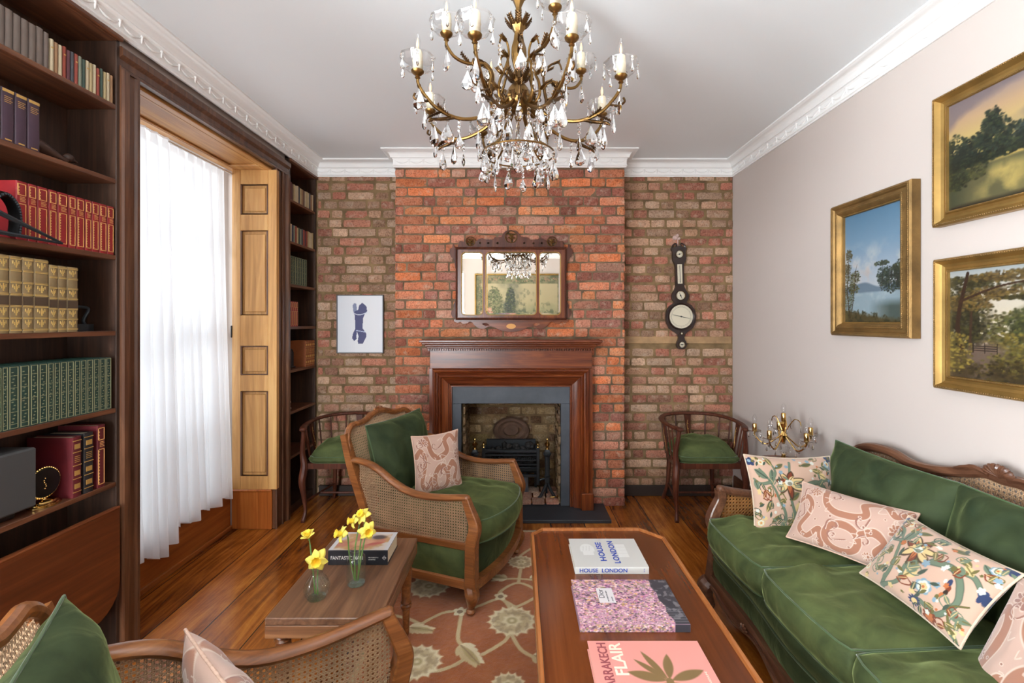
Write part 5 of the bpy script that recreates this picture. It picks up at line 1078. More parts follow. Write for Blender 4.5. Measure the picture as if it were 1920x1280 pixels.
# scatter cushions ------------------------------------------------------------
def serp(w, h, nx, ny, seed):
    cv = Canvas(w, h, nx, ny, (184, 153, 138)); K = (156, 108, 86); KD = (142, 100, 88); HL = (200, 178, 163)
    rnd = random.Random(seed)
    def snake(P, wd): cv.stroke(P, wd*1.28, HL, 10, soft=.12); cv.stroke(P, wd, K, 10, soft=.15)
    W, H = w, h
    def flower(x, y, R):
        cv.petals(x, y, R*1.15, 9, HL, .2, .3); cv.petals(x, y, R, 9, KD if seed % 2 else K, .2, .35)
        for k in range(9): a = 2*PI*k/9; cv.stroke([(x+R*.35*math.cos(a), y+R*.35*math.sin(a)), (x+R*.95*math.cos(a), y+R*.95*math.sin(a))], .0012, HL, 2)
        cv.ell(x, y, R*.4, R*.35, HL); cv.ell(x, y, R*.34, R*.29, K)
    S_ = min(W, H)
    snake([(.02*W, .62*H), (.12*W, .72*H), (.20*W, .55*H), (.12*W, .25*H), (.22*W, .12*H), (.33*W, .30*H), (.36*W, .05*H)], .032*S_*1.3)
    snake([(.30*W, .98*H), (.33*W, .70*H), (.45*W, .58*H), (.62*W, .66*H), (.60*W, .86*H), (.75*W, .95*H), (.86*W, .80*H), (.96*W, .95*H)], .036*S_*1.3)
    ring = [(.50*W+.115*W*math.cos(a), .26*H+.20*H*math.sin(a)) for a in [2*PI*k/12 for k in range(13)]]; snake(ring, .036*S_*1.2)
    snake([(.62*W, .42*H), (.72*W, .48*H), (.82*W, .40*H), (.76*W, .22*H), (.86*W, .10*H), (.98*W, .2*H)], .034*S_*1.3)
    flower(.20*W, .86*H, .10*S_); flower(.90*W, .58*H, .11*S_); flower(.70*W, .12*H, .07*S_); flower(.07*W, .38*H, .05*S_)
    for k in range(9):
        x, y = rnd.uniform(.05, .95)*W, rnd.uniform(.05, .95)*H; a = rnd.uniform(0, 6); R = S_*.07
        cv.stroke([(x+R*q*math.cos(a+q*3.4), y+R*q*math.sin(a+q*3.4)) for q in (.15, .4, .6, .8, 1.0, 1.3, 1.7)], .0030, KD, 5); cv.stroke([(x+.004+R*q*math.cos(a+q*3.4), y+R*q*math.sin(a+q*3.4)) for q in (.15, .4, .6, .8, 1.0, 1.3, 1.7)], .0012, HL, 5)
    for k in range(26):
        x, y = rnd.uniform(.03, .97)*W, rnd.uniform(.03, .97)*H; a = rnd.uniform(0, 6); L = rnd.uniform(.012, .03)
        cv.stroke([(x, y), (x+L*math.cos(a), y+L*math.sin(a)), (x+L*math.cos(a+1), y+L*math.sin(a+1))], .0015, HL, 4)
    for k in range(20): x, y = rnd.uniform(.03, .97)*W, rnd.uniform(.03, .97)*H; cv.ell(x, y, .006, .005, HL); cv.ell(x, y, .0035, .003, KD)
    return cv.c
def floral(w, h, nx, ny, seed):
    cv = Canvas(w, h, nx, ny, (188, 156, 136)); rnd = random.Random(seed); W, H = w, h
    G, GD, BL, DB, RU, CR, OR, OL, WH = (98, 112, 92), (58, 72, 60), (122, 148, 162), (42, 54, 86), (112, 52, 28), (200, 174, 122), (172, 98, 54), (98, 92, 50), (196, 198, 188)
    def st(P, a=.006, b_=.003, c=G): cv.stroke([(x*W, y*H) for x, y in P], (a*1.25, b_*1.25), GD, 8); cv.stroke([(x*W, y*H) for x, y in P], (a, b_), c, 8)
    st([(.30, .0), (.34, .3), (.22, .62), (.12, .80)]); st([(.30, .02), (.44, .2), (.42, .52), (.48, .92)]); st([(.55, .58), (.72, .62), (.86, .40), (.78, .14), (.62, .16)], .009, .006); st([(.72, .62), (.85, .66), (.99, .52)], .008, .005)
    st([(.22, .62), (.30, .74), (.28, .88)]); st([(.22, .62), (.1, .60), (.03, .66)]); st([(.9, .1), (.84, .3), (.94, .42)], .004, .002, OL)
    for (x, y, L, wd, a, c1, c2) in [(.20, .66, .16, .08, 2.5, G, GD), (.24, .60, .15, .07, 1.4, G, GD), (.30, .80, .12, .05, .6, OL, GD), (.28, .84, .13, .06, 1.9, OL, CR), (.40, .45, .10, .05, .5, OL, GD), (.46, .30, .11, .06, 1.2, CR, OL), (.12, .30, .12, .05, 1.1, OL, CR), (.18, .16, .13, .05, .7, OL, GD), (.66, .80, .11, .06, -.3, OL, CR), (.74, .74, .10, .06, -.5, CR, OL), (.88, .22, .12, .05, .4, G, OL), (.86, .1, .12, .05, -.4, G, OL), (.55, .86, .12, .05, .2, OL, GD), (.06, .52, .10, .05, 1.8, G, GD), (.92, .78, .12, .05, 2.6, G, GD)]:
        cv.leaf(x*W, y*H, L*W*1.15, wd*W*1.2, a, c1, c2)
    def big(x, y, R):
        for k in range(7): a = .3+2*PI*k/7; cv.leaf(x*W, y*H, R*1.25, R*.62, a, (60, 42, 26), None); cv.leaf(x*W, y*H, R*1.12, R*.42, a, (RU if k % 2 else CR), None)
        for k in range(5): a = .9+2*PI*k/5; cv.leaf(x*W, y*H, R*.8, R*.34, a, (OR if k % 2 else CR), (84, 52, 30))
        cv.ell(x*W, y*H, R*.34, R*.28, WH); cv.ell(x*W+.003, y*H-.004, R*.2, R*.16, (126, 124, 110))
    big(.42, .62, .105*W*1.1); 
    def rosef(x, y, R, c): cv.petals(x*W, y*H, R, 7, c, .2, .16); cv.petals(x*W, y*H, R*.78, 6, WH, .7, .15); cv.petals(x*W, y*H, R*.5, 5, CR, .3, .2); cv.ell(x*W, y*H, R*.18, R*.18, OR)
    rosef(.60, .33, .062*W*1.1, BL); rosef(.16, .90, .045*W, CR); rosef(.90, .88, .05*W, BL); rosef(.06, .16, .045*W, CR)
    cv.petals(.72*W, .06*H, .065*W, 9, RU, 0, .3); cv.petals(.72*W, .06*H, .04*W, 7, OR, 0, .3); cv.petals(.58*W, .12*H, .05*W, 11, DB, 0, .35); cv.ell(.58*W, .11*H, .025*W, .025*W, CR)
    cv.petals(.04*W, .90*H, .055*W, 5, DB, .2, .3); cv.ell(.03*W, .91*H, .02*W, .02*W, BL); cv.petals(.97*W, .55*H, .045*W, 5, DB, .4, .3); cv.petals(.95*W, .97*H, .06*W, 5, DB, .4, .3)
    for k in range(6): cv.ell((.74+.02*math.sin(k))*W, (.50-.045*k)*H, .017*W, .026*H*1.2, [DB, RU, (50, 34, 24), OR, OL, BL][k])
    for k in range(34): x, y = rnd.uniform(.02, .98)*W, rnd.uniform(.02, .98)*H; a = rnd.uniform(0, 6); c_ = rnd.choice([G, GD, OL, RU]); cv.stroke([(x, y), (x+.02*math.cos(a), y+.02*math.sin(a)), (x+.035*math.cos(a+.7), y+.035*math.sin(a+.7)), (x+.028*math.cos(a+1.4), y+.028*math.sin(a+1.4))], (.0024, .0012), c_, 4); cv.leaf(x, y, .032, .016, a+1.2, c_, CR)
    for k in range(70): x, y = rnd.uniform(.02, .98), rnd.uniform(.02, .98); cv.petals(x*W, y*H, rnd.uniform(.004, .011), 5, rnd.choice([BL, CR, OR, WH, OL]), rnd.uniform(0, 3), .35)
    for k in range(26): x, y = rnd.uniform(.02, .98)*W, rnd.uniform(.02, .98)*H; a = rnd.uniform(0, 6); cv.leaf(x, y, .03, .012, a, rnd.choice([G, OL, GD]), None)
    return cv.c
def scatter(label, X, w, h, T, kind, seed, name='scatter_cushion', group=None, pinch=.08, flip=False):
    n, m = int(w/.0017), int(h/.0017)
    c = (serp if kind == 's' else floral)(w, h, n, m, seed)
    if flip: c = c[:, ::-1]
    return pillow(name, label, 'cushion', X, w, h, T, M['cloth_print'], n, m, pinch, seed, cols=c, pip=plain('pink_piping', (206, 172, 152), .8) if kind == 's' else plain('cream_piping', (200, 182, 160), .8), group=group, wr=.6)
scatter('floral pink cushion leaning in the far sofa corner by the crystal lamp', basis((1.270, 2.105, .600), (1, .03, -.03), (.05, .34, 1)), .415, .345, .11, 'f', 4)
scatter('pink snake-patterned cushion lying between the two floral ones', basis((1.305, 1.800, .590), (.33, -.50, .0), (.36, .24, .62)), .40, .25, .09, 's', 2)
scatter('floral pink cushion in the middle of the sofa, beside the snake-patterned ones', basis((1.315, 1.450, .596), (-.02, -.99, .0), (.55, .0, .66)), .38, .27, .09, 'f', 9)
scatter('pink snake-patterned cushion at the right edge of the picture, nearest the camera', basis((1.30, 1.075, .535), (-.10, -.98, .05), (.42, .05, .78)), .40, .36, .12, 's', 5)
# cushions in the armchairs (local chair coordinates carried to the room)
def inchair(ch, c, xd, yd): return ch.matrix_basis @ basis(c, xd, yd)
bpy.context.view_layer.update()
scatter('pink snake-patterned cushion propped in the armchair by the fireplace', inchair(A, (.020, -.025, .600), (-.82, .55, 0), (.0, -.22, 1)), .285, .325, .10, 's', 7)
scatter('pink snake-patterned cushion tip in the cut-off armchair at lower left', inchair(Bc, (-.095, -.075, .555), (-.80, -.30, .0), (-.10, -.30, 1)), .31, .31, .10, 's', 3)

# ================================================================ RUG
RX0, RX1, RY0, RY1 = -.66, .70, .35, 3.03
rw, rh = RX1-RX0, RY1-RY0
cv = Canvas(rw, rh, 330, 650, (176, 100, 52)); q = cv.fb(40, 3, 3); cv.put((q-.5)*1.2, (196, 122, 66)); cv.put((.5-q)*1.0, (152, 84, 42))
LB, LC, LD, LG = (216, 194, 146), (242, 228, 190), (160, 128, 92), (196, 174, 118)
U = lambda x, y: (x-RX0, y-RY0)
def vine(P, w_=.009): cv.stroke([U(*p) for p in P], w_*1.0, LB, 8, soft=.35)
vine([(-.45, 2.09), (-.36, 2.17), (-.28, 2.175), (-.27, 2.08), (-.26, 1.98), (-.20, 1.92)]); vine([(-.20, 1.90), (-.26, 1.84), (-.34, 1.81), (-.40, 1.85)]); vine([(-.15, 1.90), (-.06, 1.98), (-.03, 2.06)]); vine([(-.03, 2.02), (.01, 1.93), (.07, 1.88)])
vine([(-.03, 2.18), (-.09, 2.28), (-.2, 2.22), (-.28, 2.18)]); vine([(-.03, 2.2), (.10, 2.32), (.0, 2.42), (-.10, 2.32), (-.02, 2.22)]); vine([(.0, 2.42), (.02, 2.62)]); vine([(-.14, 2.44), (-.02, 2.46), (.12, 2.44)], .008); vine([(.01, 2.7), (.10, 2.8), (.2, 2.78)]); vine([(-.62, 2.16), (-.52, 2.13), (-.45, 2.09)])
vine([(.07, 1.88), (.2, 1.75), (.15, 1.55), (.3, 1.4)]); vine([(-.04, 1.78), (.02, 1.6), (.15, 1.5)]); vine([(-.4, 1.8), (-.5, 1.6), (-.35, 1.4), (-.1, 1.35), (-.04, 1.7)]); vine([(-.45, 2.4), (-.2, 2.6), (-.3, 2.8), (-.1, 2.85)]); vine([(.3, 2.2), (.45, 2.5), (.3, 2.8)]); vine([(.3, 1.4), (.45, 1.2), (.2, .9), (-.1, .8), (-.4, 1.0)])
def palm(x, y, R, a0=0, n=15, dark=LD):
    px, py = U(x, y); r, t = cv.rad(px, py, R, R*.92); qn = cv.fb(70, int(abs(x*100)), 2)
    cv.put((1.02-.16*np.abs(np.sin((t-a0)*n/2))**.7-r)/.10, LC); cv.put((.80-.10*np.abs(np.sin((t-a0)*n/2))-r)/.12, LB); cv.put(np.clip(((qn-.42)*5), 0, 1)*(r < .75)*.45, dark)
    cv.put((.46-.1*np.abs(np.sin((t-a0)*3.5))-r)/.12, LC); cv.put((.24-r)/.1, LG); cv.put((.13-r)/.1, LC)
def rleaf(x, y, L, a):
    px, py = U(x, y)
    for k in range(5): s_ = k/4; cv.leaf(px+math.cos(a)*L*s_*.55, py+math.sin(a)*L*s_*.55, L*.45, L*.20, a+.75*(1-s_*.6), LC); cv.leaf(px+math.cos(a)*L*s_*.55, py+math.sin(a)*L*s_*.55, L*.45, L*.20, a-.75*(1-s_*.6), LB)
    cv.leaf(px, py, L, L*.24, a, LG, LD)
for (x, y, R) in ((-.415, 1.86, .115), (-.03, 2.115, .125), (-.04, 1.74, .075), (-.47, 2.39, .12), (.015, 2.63, .085), (.30, 2.40, .11), (.35, 1.75, .11), (.15, 1.5, .08), (-.35, 1.38, .10), (.3, 1.0, .11), (-.3, .9, .11), (-.25, 2.82, .08), (.3, 2.8, .08), (.62, 2.1, .07)): palm(x, y, R, math.pi/2)
for (x, y) in ((-.28, 2.18), (.12, 2.30), (-.09, 2.30)): cv.petals(*U(x, y), .035, 5, LC, .2, .35); cv.ell(*U(x, y), .014, .014, LD)
for (x, y, L, a) in ((-.25, 1.96, .16, -.9), (-.50, 2.07, .13, -.2), (.06, 1.90, .12, -.6), (-.06, 2.46, .12, 2.9), (.06, 2.46, .12, .2), (-.2, 2.6, .12, 1), (.42, 2.1, .13, .6), (-.55, 1.7, .12, .8)): rleaf(x, y, L, a)
e_ = np.minimum(np.minimum(cv.x, cv.w-cv.x), np.minimum(cv.y, cv.h-cv.y)); cv.put((.028-e_)/.004, (196, 180, 140)); cv.put((.006-e_)/.003, (150, 120, 90))
disp = (fbm(650, 330, 120, 7, 2, rh/rw)-.5)*.003
panel(cv, Tr((RX0+RX1)/2, (RY0+RY1)/2, .0095), 'rug', M['rug'], None, thick=.0085, disp=disp)
tag(bpy.data.objects['rug'], 'terracotta wool rug with cream palmettes and scrolling vines', 'rug')
M['rug'].name = 'wool_pile'

# ================================================================ COFFEE TABLE
TZ = .450
ct = thing('coffee_table', 'long low mahogany coffee table with cut corners and raised lip', 'coffee table', (.348, 1.44, 0))
def oct_(hw, hl, c): return [(-hw+c, -hl), (hw-c, -hl), (hw, -hl+c), (hw, hl-c), (hw-c, hl), (-hw+c*.55, hl), (-hw, hl-c*.55), (-hw, -hl+c)]
b = MB(); b.prism(oct_(.284, .630, .085), TZ-.028, TZ); b.obj('top', M['tabletop'], ct, 20)
b = MB(); o1 = oct_(.284, .630, .085); b.tube([(x, y, TZ+.001) for x, y in o1], .0075, closed=True, sec=[(-1, -4.0), (1.3, -4.0), (1.6, -2.5), (1.3, 0), (.8, 1.2), (-.6, 1.2), (-1, 0)], up=(0, 0, 1)); b.obj('raised_lip', M['tableedge'], ct, 25)
b = MB(); b.prism(oct_(.255, .598, .08), TZ-.10, TZ-.028, [oct_(.235, .578, .075)[::-1]]); b.obj('apron', M['mahogany'], ct, 20)
for sx in (-1, 1):
    for sy in (-1, 1): b = MB(); b.tube([(sx*.222, sy*.535, TZ-.03), (sx*.222, sy*.535, .30), (sx*.226, sy*.54, .0115)], [.026, .024, .017], sec=[(-1, -1), (1, -1), (1, 1), (-1, 1)], up=(1, 0, 0)); b.obj('leg', M['mahogany_z'], ct, 20)

# ---- books lying flat -------------------------------------------------------
def flatbook(name, label, x0, x1, y0, y1, z, th, front, spine_col, back=None, w_res=(60, 50), spine_paint=None):
    """spine toward the camera (-Y); painted front cover on top"""
    w, d = x1-x0, y1-y0; t = thing(name, label, 'book', ((x0+x1)/2, (y0+y1)/2, z+.0006))
    cover = plain('book_cloth', spine_col, .4); b = MB(); b.box(-w/2, w/2, -d/2, d/2, 0, .0025, bev=.0008); b.box(-w/2, w/2, -d/2-.0005, -d/2+.003, .0, th-.0030, bev=.0008)
    b.box(-w/2, w/2, -d/2, d/2, th-.0030, th-.0007, bev=.0006); b.obj('cover', cover, t)
    b = MB(); b.box(-w/2+.004, w/2-.004, -d/2+.003, d/2-.004, .0026, th-.0032); b.obj('page_block', M['pages'], t, 0)
    cv = Canvas(w-.001, d-.001, w_res[0], w_res[1], front if isinstance(front, tuple) else (220, 220, 220))
    if callable(front): front(cv)
    panel(cv, Tr(0, 0, th-.0002), 'front_cover', M['print'], t, thick=.0004); return t, w, d
INKB = plain('blue_lettering', (34, 70, 168), .5)
def hl(cv):
    cv.c[:] = (206, 206, 202); w, h = cv.w, cv.h
    W_ = (226, 227, 224)
    cv.ell(.235*w, .60*h, .105*w, .20*h, W_, 0, .05); cv.put(((cv.x > .12*w) & (cv.x < .35*w) & (cv.y < .52*h)).astype(float), (206, 206, 202)); cv.put(((cv.x > .16*w) & (cv.x < .31*w) & (cv.y < .52*h) & (cv.y > .40*h)).astype(float), W_)
    cv.put(((cv.x > .66*w) & (cv.x < .80*w) & (cv.y < .78*h) & (cv.y > .33*h)).astype(float), W_)
    for k in (0, 1, 2): cv.stroke([((.17+.045*k)*w, .55*h), ((.19+.045*k)*w, .72*h)], .0012, (206, 206, 202), smooth=False)
    for k in (.45, .57, .68): cv.stroke([(.66*w, k*h), (.80*w, k*h)], .0012, (206, 206, 202), smooth=False)
t, w, d = flatbook('coffee_table_book', 'pale grey book with blue capitals lying farthest along the coffee table', .213, .491, 1.710, 1.934, TZ, .026, hl, (206, 206, 202), w_res=(140, 110))
text_obj('HOUSE', .032, INKB, Tr(-.021, -.070, .0262) @ Rz(PI/2), t, bold=.0008, space=1.1, fit=.147)
text_obj('LONDON', .032, INKB, Tr(.030, -.086, .0262) @ Rz(PI/2), t, bold=.0008, space=1.1, fit=.173)
text_obj('HOUSE  LONDON', .0195, INKB, Tr(-.123, -d/2-.0008, .0128) @ Rx(PI/2), t, bold=.0004, fit=.179)
text_obj('F', .010, INKB, Tr(.119, -d/2-.0008, .0165) @ Rx(PI/2), t, 'emblem'); text_obj('F', .010, INKB, Tr(.119, -d/2-.0008, .0090) @ Rx(PI/2), t, 'emblem')
def dior(cv):
    w, h = cv.w, cv.h; rnd = random.Random(8); cv.c[:] = (196, 150, 168)
    for k in range(4200):
        x, y = rnd.uniform(0, w*.86), rnd.uniform(0, h); cv.dabs(x, y, .0005, .0005, 1, rnd.uniform(.0025, .005)*(.7+.5*y/h), [(230, 190, 204), (206, 140, 170), (170, 100, 142), (240, 220, 216), (222, 172, 100), (150, 108, 156), (100, 72, 90), (50, 44, 62), (214, 160, 180), (236, 206, 190), (140, 140, 90)], k)
    e = .80*w+.06*w*(1-cv.y/h)*1.0+.01*w*np.sin(cv.y*90); dk = cv.fb(26, 5, 3); dm = np.clip((cv.x-e)/.004, 0, 1); cv.put(dm, (62, 62, 70)); cv.put(dm*np.clip((dk-.56)*9, 0, 1)*.8, (128, 124, 128))
    for k in range(6): cv.put(dm*(np.abs(cv.y-(.05+.05*k)*h) < .0012)*.7, (140, 138, 142))
    cv.put(((cv.x > .235*w) & (cv.x < .395*w) & (cv.y > .44*h) & (cv.y < .78*h)).astype(float), (226, 222, 224))
t, w, d = flatbook('coffee_table_book', 'book with pink and violet flower-covered jacket and small white label', .188, .526, 1.390, 1.630, TZ, .025, dior, (150, 116, 130), w_res=(300, 210))
sc_ = Canvas(w-.002, .0235, 210, 16, (196, 150, 168)); rs = random.Random(4)
for k in range(700): sc_.dabs(rs.uniform(0, w*.84), rs.uniform(0, .024), .001, .001, 1, .003, [(230, 190, 204), (206, 140, 170), (178, 110, 150), (240, 220, 216), (222, 178, 110), (110, 84, 100), (66, 60, 80), (150, 150, 100)], k)
sc_.put((sc_.x > w*.86).astype(float), (62, 62, 70)); panel(sc_, Tr(0, -d/2-.0008, .0122) @ Rx(PI/2), 'spine_cover', M['print'], t, thick=.0002)
gy = plain('grey_lettering', (84, 84, 90), .5); text_obj('Dior', .026, gy, Tr(-.076, .010, .0252) @ Rz(PI/2), t); 
for k, s_ in enumerate(('BY CHRISTIAN DIOR', 'ASSOULINE')): text_obj(s_, .0065 if k == 0 else .005, gy, Tr(-.058+.014*k, -.008, .0252) @ Rz(PI/2), t)
def flair(cv):
    cv.c[:] = (226, 152, 142); w, h = cv.w, cv.h; OLV = (128, 104, 68); cx, cy = .60*w, .42*h
    for a, L, wd in ((.35, .105, .034), (1.35, .095, .030), (2.0, .115, .022), (2.35, .105, .020), (2.85, .105, .036), (3.85, .10, .036), (4.75, .085, .026), (5.65, .105, .034)):
        cv.leaf(cx+.004*math.cos(a), cy+.004*math.sin(a), L, wd, a, OLV)
    cv.ell(cx, cy, .010, .010, OLV)
t, w, d = flatbook('coffee_table_book', 'salmon pink book with olive leaf flower, nearest on the coffee table', .199, .517, 1.062, 1.316, TZ, .026, flair, (226, 152, 142), w_res=(170, 130))
text_obj('MARRAKECH', .036, plain('plum_lettering', (150, 76, 82), .5), Tr(-.121, -.064, .0262) @ Rz(PI/2), t, bold=.0007, fit=.180)
text_obj('FLAIR', .048, plain('cream_lettering', (240, 226, 206), .5), Tr(-.083, -.004, .0262) @ Rz(PI/2), t, bold=.0009, fit=.120)
text_obj('ASSOULINE', .008, plain('cream_lettering', (240, 226, 206), .5), Tr(.135, -.03, .0262) @ Rz(PI/2), t)

# ================================================================ SIDE TABLE, BOOK, VASES
st = thing('side_table', 'walnut side table with turned legs between the two armchairs', 'side table', (-.648, 1.782, 0))
b = MB(); b.box(-.190, .190, -.280, .280, .395, .420, bev=.003); b.obj('table_top', M['walnut'], st)
for s in (-1, 1): b = MB(); b.box(-.190, .190, s*.269-.011, s*.269+.011, .352, .3945, bev=.002); b.obj('apron', M['walnut_x'], st)
for s in (-1, 1): b = MB(); b.box(s*.179-.011, s*.179+.011, -.257, .257, .352, .3945, bev=.002); b.obj('side_apron', M['walnut'], st)
for sx in (-1, 1):
    for sy in (-1, 1):
        z0 = .0115 if sx > 0 else 0.0
        b = MB(); b.lathe([(.012, z0), (.014, z0+.01), (.016, .10), (.018, .13), (.024, .135), (.025, .145), (.019, .15), (.024, .158), (.020, .168), (.021, .20), (.026, .29), (.024, .318), (.030, .325), (.024, .332), (.031, .34), (.026, .352)], 16, X=Tr(sx*.150, sy*.236, 0)); b.obj('turned_leg', M['chairwood'], st)
def fant(cv):
    cv.c[:] = (206, 204, 204); w, h = cv.w, cv.h; n1 = cv.fb(5, 3, 3)
    cv.put(((cv.x > .07*w) & (cv.x < .93*w) & (cv.y > .0*h) & (cv.y < .90*h)).astype(float), (190, 150, 104)); m_ = ((cv.x > .07*w) & (cv.x < .93*w) & (cv.y < .90*h)).astype(float)
    cv.put(m_*np.clip((n1-.45)*6, 0, 1), (212, 200, 190)); cv.put(m_*np.clip((.42-n1)*8, 0, 1), (186, 124, 104)); cv.ell(.5*w, .4*h, .2*w, .14*h, (208, 160, 128), .2, .5); cv.ell(.72*w, .7*h, .12*w, .12*h, (90, 80, 80), 0, .6); cv.ell(.72*w, .35*h, .14*w, .06*h, (178, 90, 84), .3, .5)
t, w, d = flatbook('thick_book', 'thick black-spined book with photo cover lying on the side table', -.765, -.525, 1.829, 1.985, .420, .060, fant, (28, 29, 36), w_res=(80, 60))
whl = plain('white_lettering', (224, 222, 216), .5)
text_obj('FANTASTIC MAN', .020, whl, Tr(-.110, -d/2-.0008, .028) @ Rx(PI/2), t, bold=.0002, fit=.128)
for k in (0, 1): text_obj(('MEN OF GREAT STYLE', 'AND SUBSTANCE')[k], .0062, whl, Tr(.042, -d/2-.0008, .030-.008*k) @ Rx(PI/2), t, fit=.040-.012*k)
b = MB(); b.tube([(.106+.008*math.cos(a), -d/2-.0008, .029+.008*math.sin(a)) for a in (0, PI/2, PI, 3*PI/2)], .0007, 4, closed=True); b.tube([(.100, -d/2-.0008, .029), (.112, -d/2-.0008, .029)], .0012, 4); b.obj('emblem', whl, t, 0)
def vase(label, loc, prof, inner, ribs, water):
    v = thing('bud_vase', label, 'vase', loc)
    b = MB(); b.lathe(prof+[inner[-1]], 48, lobes=ribs, lob=.03 if ribs else 0, cap=False); b.tube([(prof[-1][0]*math.cos(2*PI*k/24), prof[-1][0]*math.sin(2*PI*k/24), prof[-1][1]) for k in range(24)], .0012, 6, closed=True); o = b.obj('glass_body', M['vase_glass'], v); b = MB(); b.lathe([(.001, .0004), (prof[2][0]*.9, .0006), (prof[2][0]*.92, .003), (.001, .0048)], 24); b.obj('thick_base', thin_glass('base_glass', .3, (240, 248, 244), .2), v)
    b = MB(); pr = [(max(.0005, r-.0006), z) for r, z in inner if z < water]; rr = float(np.interp(water, [z for r, z in inner], [r for r, z in inner])); b.lathe(pr+[(rr-.0006, water), (.0005, water)], 32, cap=False); b.obj('water', thin_glass('vase_water', .02, (248, 252, 250), .08), v); return v
v1 = vase('short round ribbed glass vase holding two daffodils', (-.715, 1.614, .4203), [(.0005, 0), (.022, 0), (.034, .008), (.042, .026), (.043, .042), (.036, .062), (.022, .080), (.016, .092), (.017, .100), (.020, .106)], [(.0005, .005), (.020, .006), (.031, .012), (.039, .028), (.040, .042), (.033, .061), (.019, .080), (.0135, .092), (.0145, .100), (.019, .1058)], 16, .055)
v2 = vase('taller straight-sided clear glass vase holding the larger bunch of daffodils', (-.605, 1.699, .4203), [(.0005, 0), (.026, 0), (.033, .006), (.035, .020), (.035, .085), (.031, .102), (.022, .112), (.019, .118), (.022, .124), (.022, .128)], [(.0005, .006), (.024, .007), (.030, .012), (.032, .022), (.032, .085), (.028, .101), (.019, .112), (.016, .118), (.019, .124), (.0205, .1278)], 0, .075)
def daffodil(label, base, head, face, R=.034, bent=0, closed=False, group='daffodils in the vases'):
    base = Vector(base); head = Vector(head); t = thing('daffodil', label, 'flower', base, group=group)
    F = Vector(face).normalized(); X = basis(head-base, F.orthogonal(), F.cross(F.orthogonal()))
    h = head-base; b = MB(); neck = h-F*.022; b.tube(cr([(0, 0, 0), (h.x*.4+bent, h.y*.4, h.z*.5), neck-Vector((0, 0, .004)), h-F*.010], 6), [.0026]*12+[.002]*6+[.0035], 7); b.obj('stem', M['stem'], t)
    for k in range(6):
        a = 2*PI*k/6+.2*(k % 2); L = R*(1.0 if k % 2 else .94); wd = R*(.40 if k % 2 else .34); lift = .55 if closed else .06; vs = []; nn = 7
        b = MB(); G = []
        for j in range(nn):
            s_ = j/(nn-1); pw = wd*math.sin(min(1, s_*1.02+.10)*PI*.90)**.8*(1 if s_ < .98 else .25); row = []
            for i in range(5):
                c_ = (i-2)/2; x = L*s_*(math.cos(lift)); z = L*s_*math.sin(lift)+.004*math.sin(s_*PI)-.006*s_*s_*(0 if closed else 1)+.003*c_*c_*(-1 if k % 2 else 1)-.001*(k % 2); y = pw*c_
                row.append((x*math.cos(a)-y*math.sin(a), x*math.sin(a)+y*math.cos(a), z))
            G.append(row)
        b.grid(G); b.v = [tuple(X @ Vector(p)) for p in b.v]; o = b.obj('petal', M['petal'], t, 180)
        md = o.modifiers.new('thick', 'SOLIDIFY'); md.thickness = .0008
    b = MB(); n = 28; rings = []
    for (r, z, q) in ((.004, -.002, 0), (.0085, .002, 0), (.0095, .012, .0), (.0105, .020, .04), (.0150, .025, .14), (.0135, .0245, .12), (.0095, .019, .03), (.008, .010, 0), (.0055, .004, 0)):
        rings.append([((r*R/.034)*(1+q*math.cos(9*2*PI*i/n))*math.cos(2*PI*i/n), (r*R/.034)*(1+q*math.cos(9*2*PI*i/n))*math.sin(2*PI*i/n), z*R/.034) for i in range(n)])
    vs = [p for r_ in rings for p in r_]; b.add([X @ Vector(p) for p in vs], [(i*n+k, i*n+(k+1) % n, (i+1)*n+(k+1) % n, (i+1)*n+k) for i in range(len(rings)-1) for k in range(n)]+[tuple(8*n+k for k in range(n))]); b.obj('trumpet', M['trumpet'], t, 180)
    return t
daffodil('wide open daffodil facing the room in the round vase', (-.712, 1.614, .432), (-.706, 1.597, .563), (.25, -.9, .15), .040)
daffodil('half open daffodil bud rising high at the left of the round vase', (-.722, 1.618, .432), (-.757, 1.640, .622), (-.15, -.2, .9), .032, closed=True)
daffodil('daffodil turned left, lowest of those in the tall vase', (-.612, 1.700, .436), (-.655, 1.690, .610), (-.6, -.5, .3), .034)
daffodil('daffodil at the back top of the tall vase', (-.600, 1.704, .436), (-.590, 1.725, .665), (-.2, -.6, .6), .032)
daffodil('daffodil leaning right and facing outward in the tall vase', (-.598, 1.694, .436), (-.560, 1.690, .622), (.45, -.8, .1), .036)
daffodil('daffodil turned left above the others in the tall vase', (-.606, 1.692, .436), (-.620, 1.715, .648), (-.7, -.5, .2), .030)

